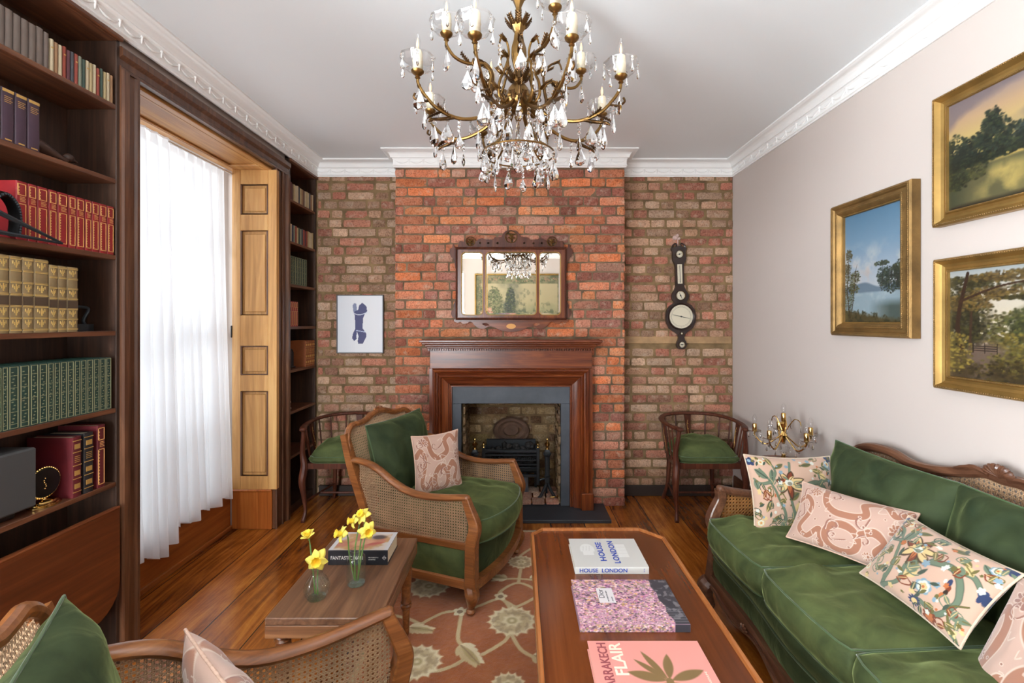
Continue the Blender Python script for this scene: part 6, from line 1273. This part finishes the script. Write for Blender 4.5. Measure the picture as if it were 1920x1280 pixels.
# ================================================================ BOOKS IN THE CASES
def upright(name, label, y0, y1, z, h, d, cov, kind, group, lean=0, vis=1):
    """book standing in a case, spine toward the room (+X)"""
    w = y1-y0; key = (cov.name, kind, round(h, 3), round(d, 3)); t = thing(name, label, 'book', (XL-.007, (y0+y1)/2, z+.0004), group=group)
    if key not in upright.c:
        W_ = .03; b = MB(); arc = [(.0, -.5), (.0022, -.42), (.0035, -.2), (.0038, 0), (.0035, .2), (.0022, .42), (.0, .5)]
        out = [(-d, -W_/2), (-.002, -W_/2)]+[(x, q*W_) for x, q in arc]+[(-.002, W_/2), (-d, W_/2), (-d, W_/2-.002), (-.004, W_/2-.002), (-.004, -W_/2+.002), (-d, -W_/2+.002)]
        b.prism(out, 0, h); m1 = b.mesh('cover', cov, 25); b = MB(); b.box(-d+.003, -.004, -W_/2+.002, W_/2-.002, .003, h-.004); m2 = b.mesh('page_block', M['pages'], 0); m3 = None
        if kind:
            b = MB(); X = .0032
            def bar(ya, yb, za, zb): b.box(X-.001, X+.0011, ya*W_, yb*W_, za*h, zb*h)
            if kind == 'red':
                for (a, e) in ((.76, .96), (.05, .62)):
                    bar(-.40, .34, e-.012, e); bar(-.40, .34, a, a+.012); bar(.28, .34, a, e); bar(-.40, -.34, a, e); n = int((e-a)/.05)
                    for k in range(n): bar(-.34, -.26, a+.02+.05*k, a+.045+.05*k)
                for k in range(4): bar(-.22, .30-.08*(k % 2), .655+.024*k, .664+.024*k)
            elif kind == 'tan':
                for k in range(7): bar(-.46, .46, .03+.155*k, .04+.155*k); bar(-.46, .46, .048+.155*k, .053+.155*k)
                for k in (0, 1, 3, 5): 
                    z0 = .065+.155*k
                    for q in range(5): bar(-.3+.12*q, -.24+.12*q, z0+.02+.02*abs(q-2), z0+.06+.02*abs(q-2))
                    bar(-.05, .05, z0+.01, z0+.11)
            elif kind == 'green':
                bar(-.42, .42, .975, .985); bar(-.42, .42, .015, .025); bar(-.42, -.36, .015, .985); bar(.36, .42, .015, .985)
                for k in range(5): bar(-.30, .30, .08+.19*k, .088+.19*k)
                for k in range(16): bar(-.24+.1*(k % 3), -.06+.1*(k % 3), .11+.052*k, .125+.052*k)
            elif kind == 'purple':
                bar(-.42, .42, .93, .985)
                for k in range(4): bar(-.30, .32-.12*(k % 2), .84-.035*k, .85-.035*k)
                bar(-.25, .25, .02, .045)
            elif kind == 'bands':
                for k in (.08, .3, .52, .74, .93): bar(-.46, .46, k, k+.012)
                for k in (.12, .34, .78): bar(-.30, .30, k+.02, k+.10)
                for k in range(4): bar(-.28, .28, .58+.03*k, .59+.03*k)
            elif kind == 'title': bar(-.28, .28, .72, .76)
            m3 = b.mesh('gilt_tooling', upright.g.get(kind, M['gilt']), 0)
            if kind == 'tan':
                b = MB(); b.box(X-.001, X+.0006, -.46*W_, .46*W_, .36*h, .48*h); m3 = (m3, b.mesh('leather_label', plain('brown_label', (74, 58, 42), .6), 0))
        upright.c[key] = (m1, m2, m3, W_)
    m1, m2, m3, W_ = upright.c[key]; k = (w-.0012)/W_
    for nm, me in (('cover', m1), ('page_block', m2))+((('gilt_tooling', m3),) if m3 and not isinstance(m3, tuple) else (('gilt_tooling', m3[0]), ('leather_label', m3[1])) if m3 else ()):
        o = bpy.data.objects.new(nm, me); COL.objects.link(o); o.parent = t; o.scale = (1, k, 1)
    return t
upright.c = {}; upright.g = {'green': plain('dull_gilt', (132, 132, 100), .5), 'tan': plain('bright_gilt', (196, 164, 96), .45), 'red': plain('red_gilt', (214, 160, 96), .45)}
leather = lambda n, c: plain(n, c, .5, bs=.2, bscale=160, var=.12)
RD = leather('red_leather', (142, 30, 34)); TN = leather('tan_leather', (134, 114, 80)); GN = leather('green_leather', (34, 62, 54)); PU = leather('purple_cloth', (66, 46, 60)); MR = leather('maroon_leather', (92, 26, 32)); BK = leather('black_leather', (36, 34, 36)); GY = plain('grey_brown_cloth', (112, 100, 92), .8, var=.1); OB = leather('orange_brown_leather', (140, 76, 40))
def row(edges, z, h, d, cov, kind, what, where, group, jit=0):
    rnd = random.Random(int(z*100)+len(edges)); n = len(edges)-1
    for i in range(n):
        g = .0012; upright('hardback_book', '%s, %s from left, %s' % (what, ORD[i], where), edges[i]+g, edges[i+1], z, h+rnd.uniform(-jit, jit), d, cov, kind, group)
S1, S2, S3, S4, S5, S6 = SZ
row([1.480, 1.516, 1.546, 1.583, 1.614, 1.653, 1.683, 1.716, 1.744, 1.775, 1.809, 1.841], S3, .192, .13, RD, 'red', 'red leather book with gilt spine', 'third shelf of tall case', 'red gilt books of the tall case')
row([1.425, 1.461, 1.499, 1.535, 1.584], S4, .250, .15, TN, 'tan', 'tall tan gilt-banded book', 'fourth shelf of tall case', 'tan gilt-banded books of the tall case')
row([1.584, 1.615, 1.647, 1.690], S4, .236, .15, TN, 'tan', 'shorter tan book with diamond gilding', 'right of the taller tan ones', 'tan gilt-banded books of the tall case')
e5 = [1396/(972-p) for p in (-9, 2, 14, 35, 55, 71.5, 88, 100, 112, 125, 138, 150, 161.5, 174, 186, 197.5, 208)]
row(e5, S5, .206, .14, GN, 'green', 'dark green gilt book', 'fifth shelf of tall case', 'green gilt books of the tall case')
row([1.397, 1.437, 1.477, 1.515, 1.556], S2, .168, .13, PU, 'purple', 'purple cloth book with gold lettering', 'second shelf of tall case', 'purple books of the tall case')
rnd = random.Random(77); e1 = [1.425+.0236*k for k in range(7)]+[1.585]
row(e1, S1, .124, .09, GY, None, 'small grey-brown cloth book', 'top shelf of tall case', 'small books on the top shelf', .002)
PALC = [('cream', (190, 176, 146)), ('plum', (96, 56, 62)), ('tan', (150, 116, 84)), ('cream', (196, 182, 150)), ('rust', (142, 66, 50)), ('slate', (74, 76, 82)), ('brown', (104, 80, 66)), ('brick', (148, 72, 60)), ('sage', (128, 134, 116)), ('green', (64, 80, 70)), ('buff', (178, 160, 120)), ('navy', (56, 62, 84))]
CM = {}
def cloth(i):
    nm, c = PALC[i % len(PALC)]
    if nm not in CM: CM[nm] = plain(nm+'_cloth_cover', c, .75, var=.08)
    return nm, CM[nm]
seq = [0, 2, 3, 4, 1, 5, 7, 8, 9, 0, 10, 3, 7, 9, 10, 3, 2]
ys = [1.588+.0146*k for k in range(len(seq)+1)]
for k, c in enumerate(seq): nm, mt = cloth(c); upright('small_book', 'small %s book, %s right of grey ones on tall case top shelf' % (nm, ORD[k]), ys[k]+.001, ys[k+1], S1, .110+rnd.uniform(-.004, .003), .085, mt, 'title' if k % 3 == 0 else None, 'small books on the top shelf')
# large volumes on the sixth shelf
upright('large_book', 'maroon book with tan gilt spine behind the round ornament', 1.668, 1.704, S6, .222, .165, MR, 'bands', 'large volumes of the sixth shelf')
upright('large_book', 'black-spined large book with gilt squares on the sixth shelf', 1.712, 1.752, S6, .226, .15, BK, 'bands', 'large volumes of the sixth shelf')
upright('large_book', 'narrow maroon book at the right end of the sixth shelf', 1.766, 1.802, S6, .243, .15, MR, 'red', 'large volumes of the sixth shelf')
# far case
seqf = [1, 6, 10, 3, 0, 5, 10, 2, 6, 3, 10, 0, 5, 2, 3]
for k, c in enumerate(seqf): nm, mt = cloth(c); y = 3.262+.0246*k; upright('small_book', '%s cloth book, %s from left on top shelf of narrow case' % (nm, ORD[k]), y, y+.0235, S1, .122+rnd.uniform(-.005, .004), .09, mt, None, 'books on the top shelf of the narrow case')
seqg = [3, 11, 8, 4, 10, 9, 8, 5, 7, 1, 4, 10, 3, 0, 10]
for k, c in enumerate(seqg): nm, mt = cloth(c); y = 3.262+.0246*k; upright('small_book', '%s cloth book, %s from left on second shelf of narrow case' % (nm, ORD[k]), y, y+.0235, S2, .120+rnd.uniform(-.005, .004), .09, mt, None, 'books on the second shelf of the narrow case')
row([3.262+.036*k for k in range(8)], S3, .205, .13, GN, 'green', 'green gilt book', 'third shelf of narrow case', 'green books of the narrow case')
row([3.262+.0285*k for k in range(5)], S4, .182, .12, RD, 'red', 'red gilt book', 'fourth shelf of narrow case', 'red books of the narrow case')
row([3.492+.032*k for k in range(6)], S5, .200, .13, OB, 'bands', 'orange-brown leather book', 'fifth shelf of narrow case', 'orange-brown books of the narrow case')

# ---- ornaments in the cases
t = thing('desk_frame', 'small dark picture frame standing by the orange-brown books', 'frame', (XL-.075, 3.37, S5+.001)); b = MB(); b.tube([(0, -.07, .012), (0, .07, .012), (0, .07, .115), (0, .05, .138), (0, -.05, .138), (0, -.07, .115)], .006, 6, closed=True); b.box(-.02, .02, -.075, .075, 0, .012, bev=.003); b.obj('frame', M['iron'], t); b = MB(); b.box(-.003, .001, -.066, .066, .014, .134); b.obj('picture', plain('dark_picture', (40, 46, 52), .3), t)
b = MB(); rnd2 = random.Random(12)
for P in ([(0, -.05, .005), (.01, -.03, .04), (0, -.045, .075), (.005, -.06, .11)], [(0, -.04, .03), (.02, -.01, .055), (.01, .02, .06), (.02, .03, .05), (.01, .015, .045)], [(0, -.02, .0), (.01, .0, .02), (.02, .02, .012), (.02, .035, .004)], [(.0, -.06, .02), (.0, -.03, .03), (.01, 0, .02)], [(.01, -.03, .04), (.03, -.04, .06), (.03, -.05, .09)], [(0, -.05, .005), (.02, -.06, .0045), (.03, -.04, .005)]): b.tube(cr(P, 4), .0045, 6)
tag(b.obj('coral_branch', plain('bleached_coral', (190, 170, 156), .8), loc=(XL-.07, 3.325, S6+.004)), 'pale twisted coral branch on the sixth shelf of the narrow case', 'ornament')
# carved duck
t = thing('carved_bird', 'dark carved wooden bird next to the purple books', 'ornament', (XL-.07, 1.650, S2+.001)); BW = wood('bird_wood', (44, 26, 20), (70, 44, 32), (92, 62, 48), 1, .45)
b = MB(); P = cr([(0, -.10, .050), (0, -.06, .046), (0, -.01, .030), (0, .035, .022), (0, .06, .030)], 5); b.tube(P, cr1([.010, .030, .030, .020, .012], 5), 14, flat=.8); b.obj('body', BW, t)
b = MB(); b.ball((0, .068, .040), .019, 12, 8, sc=(.85, 1.1, .9)); b.tube([(0, .082, .038), (0, .105, .034)], [.008, .003], 8); b.obj('head', BW, t)
# black iron-like piece on the red shelf: curved body with beaded strap and wedge of two bars
t = thing('metal_ornament', 'black curved metal ornament with beaded strap before the red books', 'ornament', (XL+.0, 1.455, S3+.001))
b = MB(); P = cr([(-.06, -.06, .0), (-.05, -.055, .07), (-.05, -.01, .125), (-.05, .025, .10), (-.05, .035, .05), (-.05, .03, .0)], 6); P = [p+Vector((.056, -.02, .006)) for p in P]; b.tube(P, .010, 6, flat=2.0, up=(1, 0, 0)); b.obj('curved_body', M['black'], t)
b = MB()
for p in P[2:-1]: b.ball(p+Vector((.018, 0, 0)), .0042, 6, 4)
b.obj('beaded_strap', M['iron'], t)
b = MB(); b.tube([(.030, -.10, .082), (.026, .145, .006)], [.009, .004], 6); b.tube([(.028, -.12, .008), (.026, .145, .0055)], [.008, .004], 6); b.obj('wedge_bar', M['iron'], t)
# flat iron
t = thing('flat_iron', 'old dark flat iron beside the tan books', 'flat iron', (XL-.085, 1.767, S4+.001)); t.scale = (.95, .95, .95); b = MB(); b.prism([(-.035, -.07), (.035, -.07), (.038, -.02), (.022, .045), (0, .075), (-.022, .045), (-.038, -.02)], 0, .028); b.obj('sole', M['iron'], t, 30)
b = MB(); b.tube(cr([(0, .035, .028), (0, .028, .045), (0, .050, .085), (0, .035, .098), (0, -.045, .098), (0, -.06, .085), (0, -.045, .05), (0, -.05, .028)], 4), .006, 8); b.obj('handle', M['iron'], t)
# grey speaker box and gilt ring ornament
t = thing('speaker_box', 'dark grey rectangular box on the sixth shelf, at the left edge', 'speaker', (XL-.088, 1.345, S6+.001)); b = MB(); b.box(-.075, .080, -.205, .205, .022, .222, bev=.006); b.obj('body', plain('grey_enamel', (66, 66, 66), .6), t); b = MB(); b.box(-.06, .055, -.16, .16, 0, .022, bev=.003); b.obj('foot', M['black'], t)
t = thing('gilt_ring_ornament', 'round black ornament with twisted gilt rim on a stepped base', 'ornament', (XL-.045, 1.608, S6+.001)); b = MB(); b.lathe([(.052, 0), (.052, .005), (.047, .007), (.047, .011), (.040, .013), (.036, .017), (.01, .021), (.004, .027)], 28, X=Matrix.Diagonal((.7, 1, 1, 1))); b.obj('stepped_base', M['polished_brass'], t)
R_ = Tr(0, 0, .079) @ Ry(PI/2); b = MB(); b.lathe([(.0005, -.006), (.050, -.006), (.050, .006), (.0005, .006)], 36, X=R_); b.obj('black_disc', M['black'], t)
b = MB(); 
for k in range(40): a = 2*PI*k/40; b.ball(R_ @ Vector((.0525*math.cos(a), .0525*math.sin(a), 0)), .0042, 6, 4)
b.obj('twisted_rim', M['polished_brass'], t)
b = MB()
for k in range(6): b.ball((.0065, -.004+.006*math.sin(k*1.3)*.6, .060+.007*k), .0028, 6, 4)
b.obj('centre_mark', M['polished_brass'], t)

# ================================================================ CHANDELIER
CX_, CY_ = .0, 1.625
ch = thing('chandelier', 'brass chandelier with two tiers of candle arms and hanging crystal drops', 'chandelier', (CX_, CY_, 0))
# geometry is given in real heights, the empty stands on the floor plan below the ceiling hook
BR, BD = M['brass'], M['brass_dark']
b = MB(); b.lathe([(.004, 2.112), (.010, 2.118), (.014, 2.128), (.008, 2.134), (.018, 2.142), (.040, 2.150), (.055, 2.166), (.058, 2.178), (.050, 2.186), (.052, 2.192), (.046, 2.205), (.040, 2.222), (.030, 2.236), (.016, 2.246), (.013, 2.256)], 24, lobes=8, lob=.04); b.obj('bowl', BR, ch)
b = MB(); b.lathe([(.013, 2.25), (.022, 2.262), (.028, 2.27), (.020, 2.282), (.014, 2.296), (.020, 2.315), (.027, 2.345), (.026, 2.372), (.018, 2.40), (.014, 2.43), (.024, 2.448), (.028, 2.458), (.018, 2.468), (.010, 2.485), (.010, 2.52), (.022, 2.55), (.028, 2.575), (.016, 2.60), (.008, 2.63), (.006, 2.66)], 20, lobes=5, lob=.10); b.obj('baluster_stem', BR, ch)
b = MB(); b.lathe([(.006, 2.645), (.03, 2.655), (.052, 2.668), (.06, 2.6845)], 24); b.obj('ceiling_rose', BR, ch)
rnd = random.Random(3)
def acanth(b, p, d, up, L, w=.010, curl=.6):
    """small serrated leaf curling away"""
    p = Vector(p); d = Vector(d).normalized(); up = Vector(up).normalized(); side = d.cross(up).normalized(); n = 6
    pts = [p+d*(L*k/n)+up*(curl*L*(k/n)**2) for k in range(n+1)]; b.tube(pts, [w*(.35+.65*math.sin(PI*min(1, .15+k/n*.85))) for k in range(n+1)], 6, flat=.35, up=tuple(up))
    for k in range(1, n):
        for s in (-1, 1): q = pts[k]; b.tube([q, q+side*s*w*.9+d*w*.5, q+side*s*w*1.25+d*w*.6+up*w*.6], [w*.28, w*.30, w*.1], 5)
for z, r, L in ((2.26, .022, .032), (2.452, .020, .030), (2.56, .022, .05)):
    b = MB()
    for k in range(8): a = 2*PI*k/8; acanth(b, (r*math.cos(a), r*math.sin(a), z-.004), (math.cos(a), math.sin(a), .6), (math.cos(a)*.1, math.sin(a)*.1, 1), L, .009, .5)
    b.obj('leaf_collar', BD, ch, 60)
b = MB()
for k in range(10): a = 2*PI*k/10; acanth(b, (.052*math.cos(a), .052*math.sin(a), 2.165), (math.cos(a)*.3, math.sin(a)*.3, 1), (math.cos(a), math.sin(a), 0), .028, .008, .5)
b.obj('leaf_collar', BD, ch, 60)
# crystal drop meshes
def drop_mesh(L, w, t, n=8):
    """flat faceted almond pendant hanging down from z=0"""
    b = MB(); prof = [(0.08, .02), (.36, .22), (.80, .50), (1.0, .70), (.82, .88), (.40, .97), (0, 1.0)]
    top = [(0, 0, 0)]; rings = [[(w/2*r*math.cos(2*PI*k/n), t/2*r*math.sin(2*PI*k/n), -L*z) for k in range(n)] for r, z in prof[:-1]]
    vs = [(0, 0, 0)]+[p for r_ in rings for p in r_]+[(0, 0, -L)]; m = len(rings); fs = [(0, 1+(k+1) % n, 1+k) for k in range(n)]
    for i in range(m-1):
        for k in range(n): a, c, d, e = 1+i*n+k, 1+i*n+(k+1) % n, 1+(i+1)*n+(k+1) % n, 1+(i+1)*n+k; fs += [(a, c, d), (a, d, e)]
    fs += [(1+(m-1)*n+k, 1+(m-1)*n+(k+1) % n, len(vs)-1) for k in range(n)]; b.add(vs, fs); return b
def strand_mesh(name, nb, br, L, w, t):
    b = MB(); z = 0
    for k in range(nb): b.ball((0, 0, z-br), br, 6, 4); z -= br*2.25
    d = drop_mesh(L, w, t); b.add([(v[0], v[1], v[2]+z) for v in d.v], d.f); return b.mesh(name, M['crystal'], 0), -z+L
big, _ = strand_mesh('crystal_drop', 1, .0075, .070, .046, .018)
med, _ = strand_mesh('crystal_drop', 3, .0065, .054, .030, .014)
slim, _ = strand_mesh('crystal_drop', 3, .006, .066, .020, .011)
tiny, _ = strand_mesh('crystal_drop', 2, .0042, .034, .014, .009)
CNT = [0]; EXTRA = MB()
def hang(me, p, rot=None, par=None):
    rot = rnd.uniform(0, PI) if rot is None else rot
    if CNT[0] < 98: o = bpy.data.objects.new('crystal_drop', me); COL.objects.link(o); o.parent = ch; o.location = p; o.rotation_euler = (rnd.uniform(-.05, .05), 0, rot); CNT[0] += 1
    else:
        X = Tr(*p) @ Rz(rot); EXTRA.add([v.co for v in me.vertices], [tuple(q.vertices) for q in me.polygons], X=X)
LATE = []
def arm(a, pts, cupz, cupr, name='arm', r=.0062, leaves=True):
    """pts = (radius, height) control points in the plane at angle a"""
    ca, sa = math.cos(a), math.sin(a); P = cr([(q*ca, q*sa, z) for q, z in pts], 6)
    b = MB(); b.tube(P, [r*(1.15-.35*k/len(P)) for k in range(len(P))], 8); A = b.obj(name, BR, ch)
    top = Vector((cupr*ca, cupr*sa, cupz)); T = Tr(*top)
    b = MB(); b.lathe([(.005, -.022), (.009, -.018), (.006, -.012), (.014, -.006), (.020, .0), (.021, .004), (.016, .006), (.012, .009)], 16, X=T); b.obj('candle_cup', BR, A)
    b = MB(); b.lathe([(.012, .006), (.028, .007), (.042, .014), (.051, .028), (.053, .042), (.056, .047), (.0545, .048), (.0515, .043)], 32, lobes=8, lob=.04, X=T, cap=False); b.obj('glass_dish', M['dish_glass'], A)
    b = MB(); b.lathe([(.014, .006), (.0165, .010), (.0160, .030), (.0175, .034), (.0158, .040), (.0165, .046), (.0150, .066), (.013, .070), (.001, .071)], 14, X=T, lobes=3, lob=.03); b.obj('candle_sleeve', M['ceramic'], A)
    b = MB(); b.lathe([(.007, .070), (.008, .076), (.0115, .090), (.0105, .104), (.005, .120), (.001, .130)], 12, X=T); b.obj('bulb', M['bulb_glass'], A)
    b = MB(); b.lathe([(.001, .076), (.0035, .082), (.0042, .092), (.002, .104), (.0005, .110)], 8, X=T); b.obj('filament', M['filament'], A)
    for k in range(6): q = a+2*PI*k/6+.3; LATE.append((tiny, top+Vector((.055*math.cos(q), .055*math.sin(q), .044))))
    return A, P
for k in range(8):
    a = math.radians(25+45*k); ca, sa = math.cos(a), math.sin(a)
    A, P = arm(a, [(.045, 2.172), (.085, 2.135), (.15, 2.098), (.22, 2.082), (.29, 2.098), (.335, 2.135), (.356, 2.165), (.360, 2.182)], 2.205, .360)
    b = MB(); pts = cr([((.235)*ca, .235*sa, 2.083), (.275*ca, .275*sa, 2.070), (.31*ca, .31*sa, 2.062), (.325*ca, .325*sa, 2.052)], 4); b.tube(pts, [.006]*6+[.005]*4+[.004, .003, .002], 6)
    acanth(b, (.25*ca, .25*sa, 2.083), (ca, sa, .4), (0, 0, 1), .05, .009, .3); acanth(b, (.28*ca, .28*sa, 2.092), (ca, sa, -.35), (ca*.4, sa*.4, -1), .045, .009, .3)
    b.tube(cr([(.325*ca, .325*sa, 2.12), (.352*ca, .352*sa, 2.112), (.372*ca, .372*sa, 2.122), (.368*ca, .368*sa, 2.136)], 4), .0038, 6); b.obj('arm_leaf', BD, A, 60)
    hang(big, (.355*ca, .355*sa, 2.170)); hang(med, (.22*ca, .22*sa, 2.076)); hang(big, (.305*ca, .305*sa, 2.060)); hang(slim, (.152*ca, .152*sa, 2.094)); hang(med, (.085*ca, .085*sa, 2.128)); hang(slim, (.335*ca, .335*sa, 2.128)); hang(big, (.26*ca, .26*sa, 2.078))
for k in range(4):
    a = math.radians(25+90*k); ca, sa = math.cos(a), math.sin(a)
    A, P = arm(a, [(.050, 2.185), (.075, 2.150), (.105, 2.160), (.115, 2.20), (.105, 2.255), (.135, 2.285), (.19, 2.275), (.235, 2.285), (.262, 2.315), (.264, 2.33)], 2.352, .264)
    b = MB(); acanth(b, (.13*ca, .13*sa, 2.283), (ca, sa, -.4), (ca*.3, sa*.3, -1), .05, .009, .2); acanth(b, (.18*ca, .18*sa, 2.275), (ca, sa, .6), (0, 0, 1), .04, .008, .3); b.obj('arm_leaf', BD, A, 60)
    hang(big, (.262*ca, .262*sa, 2.318)); hang(big, (.19*ca, .19*sa, 2.268)); hang(slim, (.12*ca, .12*sa, 2.27))
# tall inner scrolls without candles, curling over at the top
for k in range(8):
    a = math.radians(47.5+45*k); ca, sa = math.cos(a), math.sin(a); hi = k % 2
    pts = [(.042, 2.19), (.075, 2.155), (.098, 2.175), (.095, 2.22), (.07+.02*hi, 2.27), (.05+.05*hi, 2.33-.03*hi), (.06+.06*hi, 2.37-.05*hi), (.085+.06*hi, 2.375-.05*hi), (.095+.06*hi, 2.352-.05*hi)]
    P = cr([(q*ca, q*sa, z) for q, z in pts], 5); b = MB(); b.tube(P, [.0060-.003*i/len(P) for i in range(len(P))], 8)
    for i in (12, 18, 24, 30): 
        p = P[i]; acanth(b, p, (ca, sa, .3), (ca, sa, 1), .024, .007, .4)
    b.obj('scroll', BD if hi else BR, ch, 60); hang(big if hi else med, (P[-1].x, P[-1].y, P[-1].z-.004)); hang(big, (.098*ca, .098*sa, 2.165))
# lower crystal ring below the bowl
RR = .128; RZ_ = 1.995
b = MB(); b.tube([(RR*math.cos(2*PI*k/32), RR*math.sin(2*PI*k/32), RZ_) for k in range(32)], .003, 6, closed=True)
for k in range(4): a = PI/4+PI/2*k; b.tube(cr([(.045*math.cos(a), .045*math.sin(a), 2.16), (.055*math.cos(a), .055*math.sin(a), 2.10), (.085*math.cos(a), .085*math.sin(a), 2.03), (RR*math.cos(a), RR*math.sin(a), RZ_)], 4), .0042, 6)
b.tube([(0, 0, 2.115), (0, 0, 2.085)], .004, 6); b.obj('drop_ring', BR, ch)
for k in range(14): a = 2*PI*(k+.2)/14; hang((big, slim, big, med)[k % 4], (RR*math.cos(a), RR*math.sin(a), RZ_-.003))
for k in range(10): a = 2*PI*(k+.5)/10; hang((med, slim)[k % 2], (.06*math.cos(a), .06*math.sin(a), 2.115)); 
for k in range(8): a = 2*PI*(k+.5)/8; hang(big, (.095*math.cos(a), .095*math.sin(a), 2.085))
b = MB(); z = 2.09
for k in range(4): b.ball((0, 0, z), .0065, 8, 5); z -= .014
b.ball((0, 0, z-.018), .024, 10, 8); z -= .045; b.ball((0, 0, z), .006, 6, 4); d = drop_mesh(.055, .034, .016); b.add([(v[0], v[1], v[2]+z-.006) for v in d.v], d.f); b.obj('crystal_ball', M['crystal'], ch, 0)
for me, p in LATE: hang(me, p)
o = EXTRA.obj('crystal_drop', M['crystal'], ch, 0); o['kind'] = 'stuff'
bl = bpy.data.lights.new('candle_bulbs', 'POINT'); bl.energy = .25; bl.color = (1, .8, .55); bl.shadow_soft_size = .15; o = bpy.data.objects.new('candle_bulbs', bl); o.location = (CX_, CY_, 2.40); COL.objects.link(o)

# ================================================================ TABLE LAMP IN THE CORNER
t = thing('pedestal_table', 'small round table behind the sofa arm carrying the crystal lamp', 'side table', (1.515, 2.60, 0)); b = MB(); b.lathe([(.001, 0.580), (.125, 0.580), (.132, 0.587), (.132, 0.595), (.125, 0.600), (.001, 0.600)], 32); b.obj('table_top', M['mahogany'], t)
b = MB(); b.lathe([(.03, .12), (.025, .16), (.016, .22), (.022, .30), (.014, .36), (.012, .55), (.03, .5805)], 16); b.obj('pedestal', M['mahogany_z'], t)
for k in range(3): a = 2*PI*k/3+.4; b = MB(); b.tube(cr([(.015*math.cos(a), .015*math.sin(a), .15), (.08*math.cos(a), .08*math.sin(a), .10), (.13*math.cos(a), .13*math.sin(a), .012)], 4), [.014]*4+[.010]*5, 8); b.obj('leg', M['mahogany_z'], t)
PB_ = M['polished_brass']
la = thing('candelabra_lamp', 'brass and crystal candelabra table lamp in the corner behind the sofa', 'lamp', (1.515, 2.60, .6005))
b = MB(); b.lathe([(.05, 0), (.05, .006), (.03, .012), (.012, .018), (.010, .04)], 24); b.obj('base', PB_, la)
b = MB(); b.lathe([(.012, .038), (.022, .050), (.030, .075), (.026, .095), (.014, .108)], 16, lobes=8, lob=.05); b.obj('glass_vase', M['dish_glass'], la)
b = MB(); b.lathe([(.007, .10), (.010, .12), (.016, .135), (.020, .150), (.012, .165), (.009, .19), (.015, .205), (.018, .215), (.010, .228)], 14, lobes=6, lob=.08); b.obj('stem', PB_, la)
def lampcandle(par, x, y, z, dish=True):
    T = Tr(x, y, z); b = MB(); b.lathe([(.0115, 0), (.0125, .004), (.0125, .045), (.011, .048)], 16, X=T); b.obj('candle_sleeve', PB_, par)
    b = MB(); b.lathe([(.007, .048), (.0135, .068), (.0125, .084), (.006, .100), (.001, .106)], 14, X=T); b.obj('bulb', M['bulb_glass'], par)
    if dish: b = MB(); b.lathe([(.011, .0), (.030, .003), (.036, .010), (.035, .011), (.028, .005), (.011, .002)], 20, X=T, lobes=8, lob=.04, cap=False); b.obj('glass_dish', M['dish_glass'], par)
lampcandle(la, 0, 0, .228, False)
tl, _ = strand_mesh('crystal_drop', 1, .0035, .030, .012, .007)
def lhang(p): o = bpy.data.objects.new('crystal_drop', tl); COL.objects.link(o); o.parent = la; o.location = p; o.rotation_euler = (0, 0, rnd.uniform(0, 3))
for k in range(5):
    a = math.radians(-75+72*k); ca, sa = math.cos(a), math.sin(a); R = .150
    b = MB(); b.tube(cr([(.01*ca, .01*sa, .150), (.045*ca, .045*sa, .118), (.085*ca, .085*sa, .085), (.12*ca, .12*sa, .095), (R*ca, R*sa, .13), (R*ca, R*sa, .145)], 5), .0038, 8); b.ball((R*ca, R*sa, .143), .007, 8, 5); A_ = b.obj('arm', PB_, la); lampcandle(A_, R*ca, R*sa, .147)
    for q in range(4): w_ = a+PI/2*q+.4; lhang((R*ca+.032*math.cos(w_), R*sa+.032*math.sin(w_), .150))
    lhang((.085*ca, .085*sa, .080))
    a2 = a+.63; c2, s2 = math.cos(a2), math.sin(a2); b = MB(); b.tube(cr([(.01*c2, .01*s2, .17), (.03*c2, .03*s2, .21), (.055*c2, .055*s2, .245), (.078*c2, .078*s2, .238), (.085*c2, .085*s2, .215)], 5), .0028, 6); b.obj('crystal_spray', M['dish_glass'] if k % 2 else PB_, la); lhang((.085*c2, .085*s2, .212))
    b = MB()
    for q in range(9): u = q/8; ang = a+u*1.2566; b.ball((.07*math.cos(ang), .07*math.sin(ang), .095-.030*math.sin(u*PI)), .0038, 6, 4)
    b.obj('bead_garland', M['crystal'], la, 0)
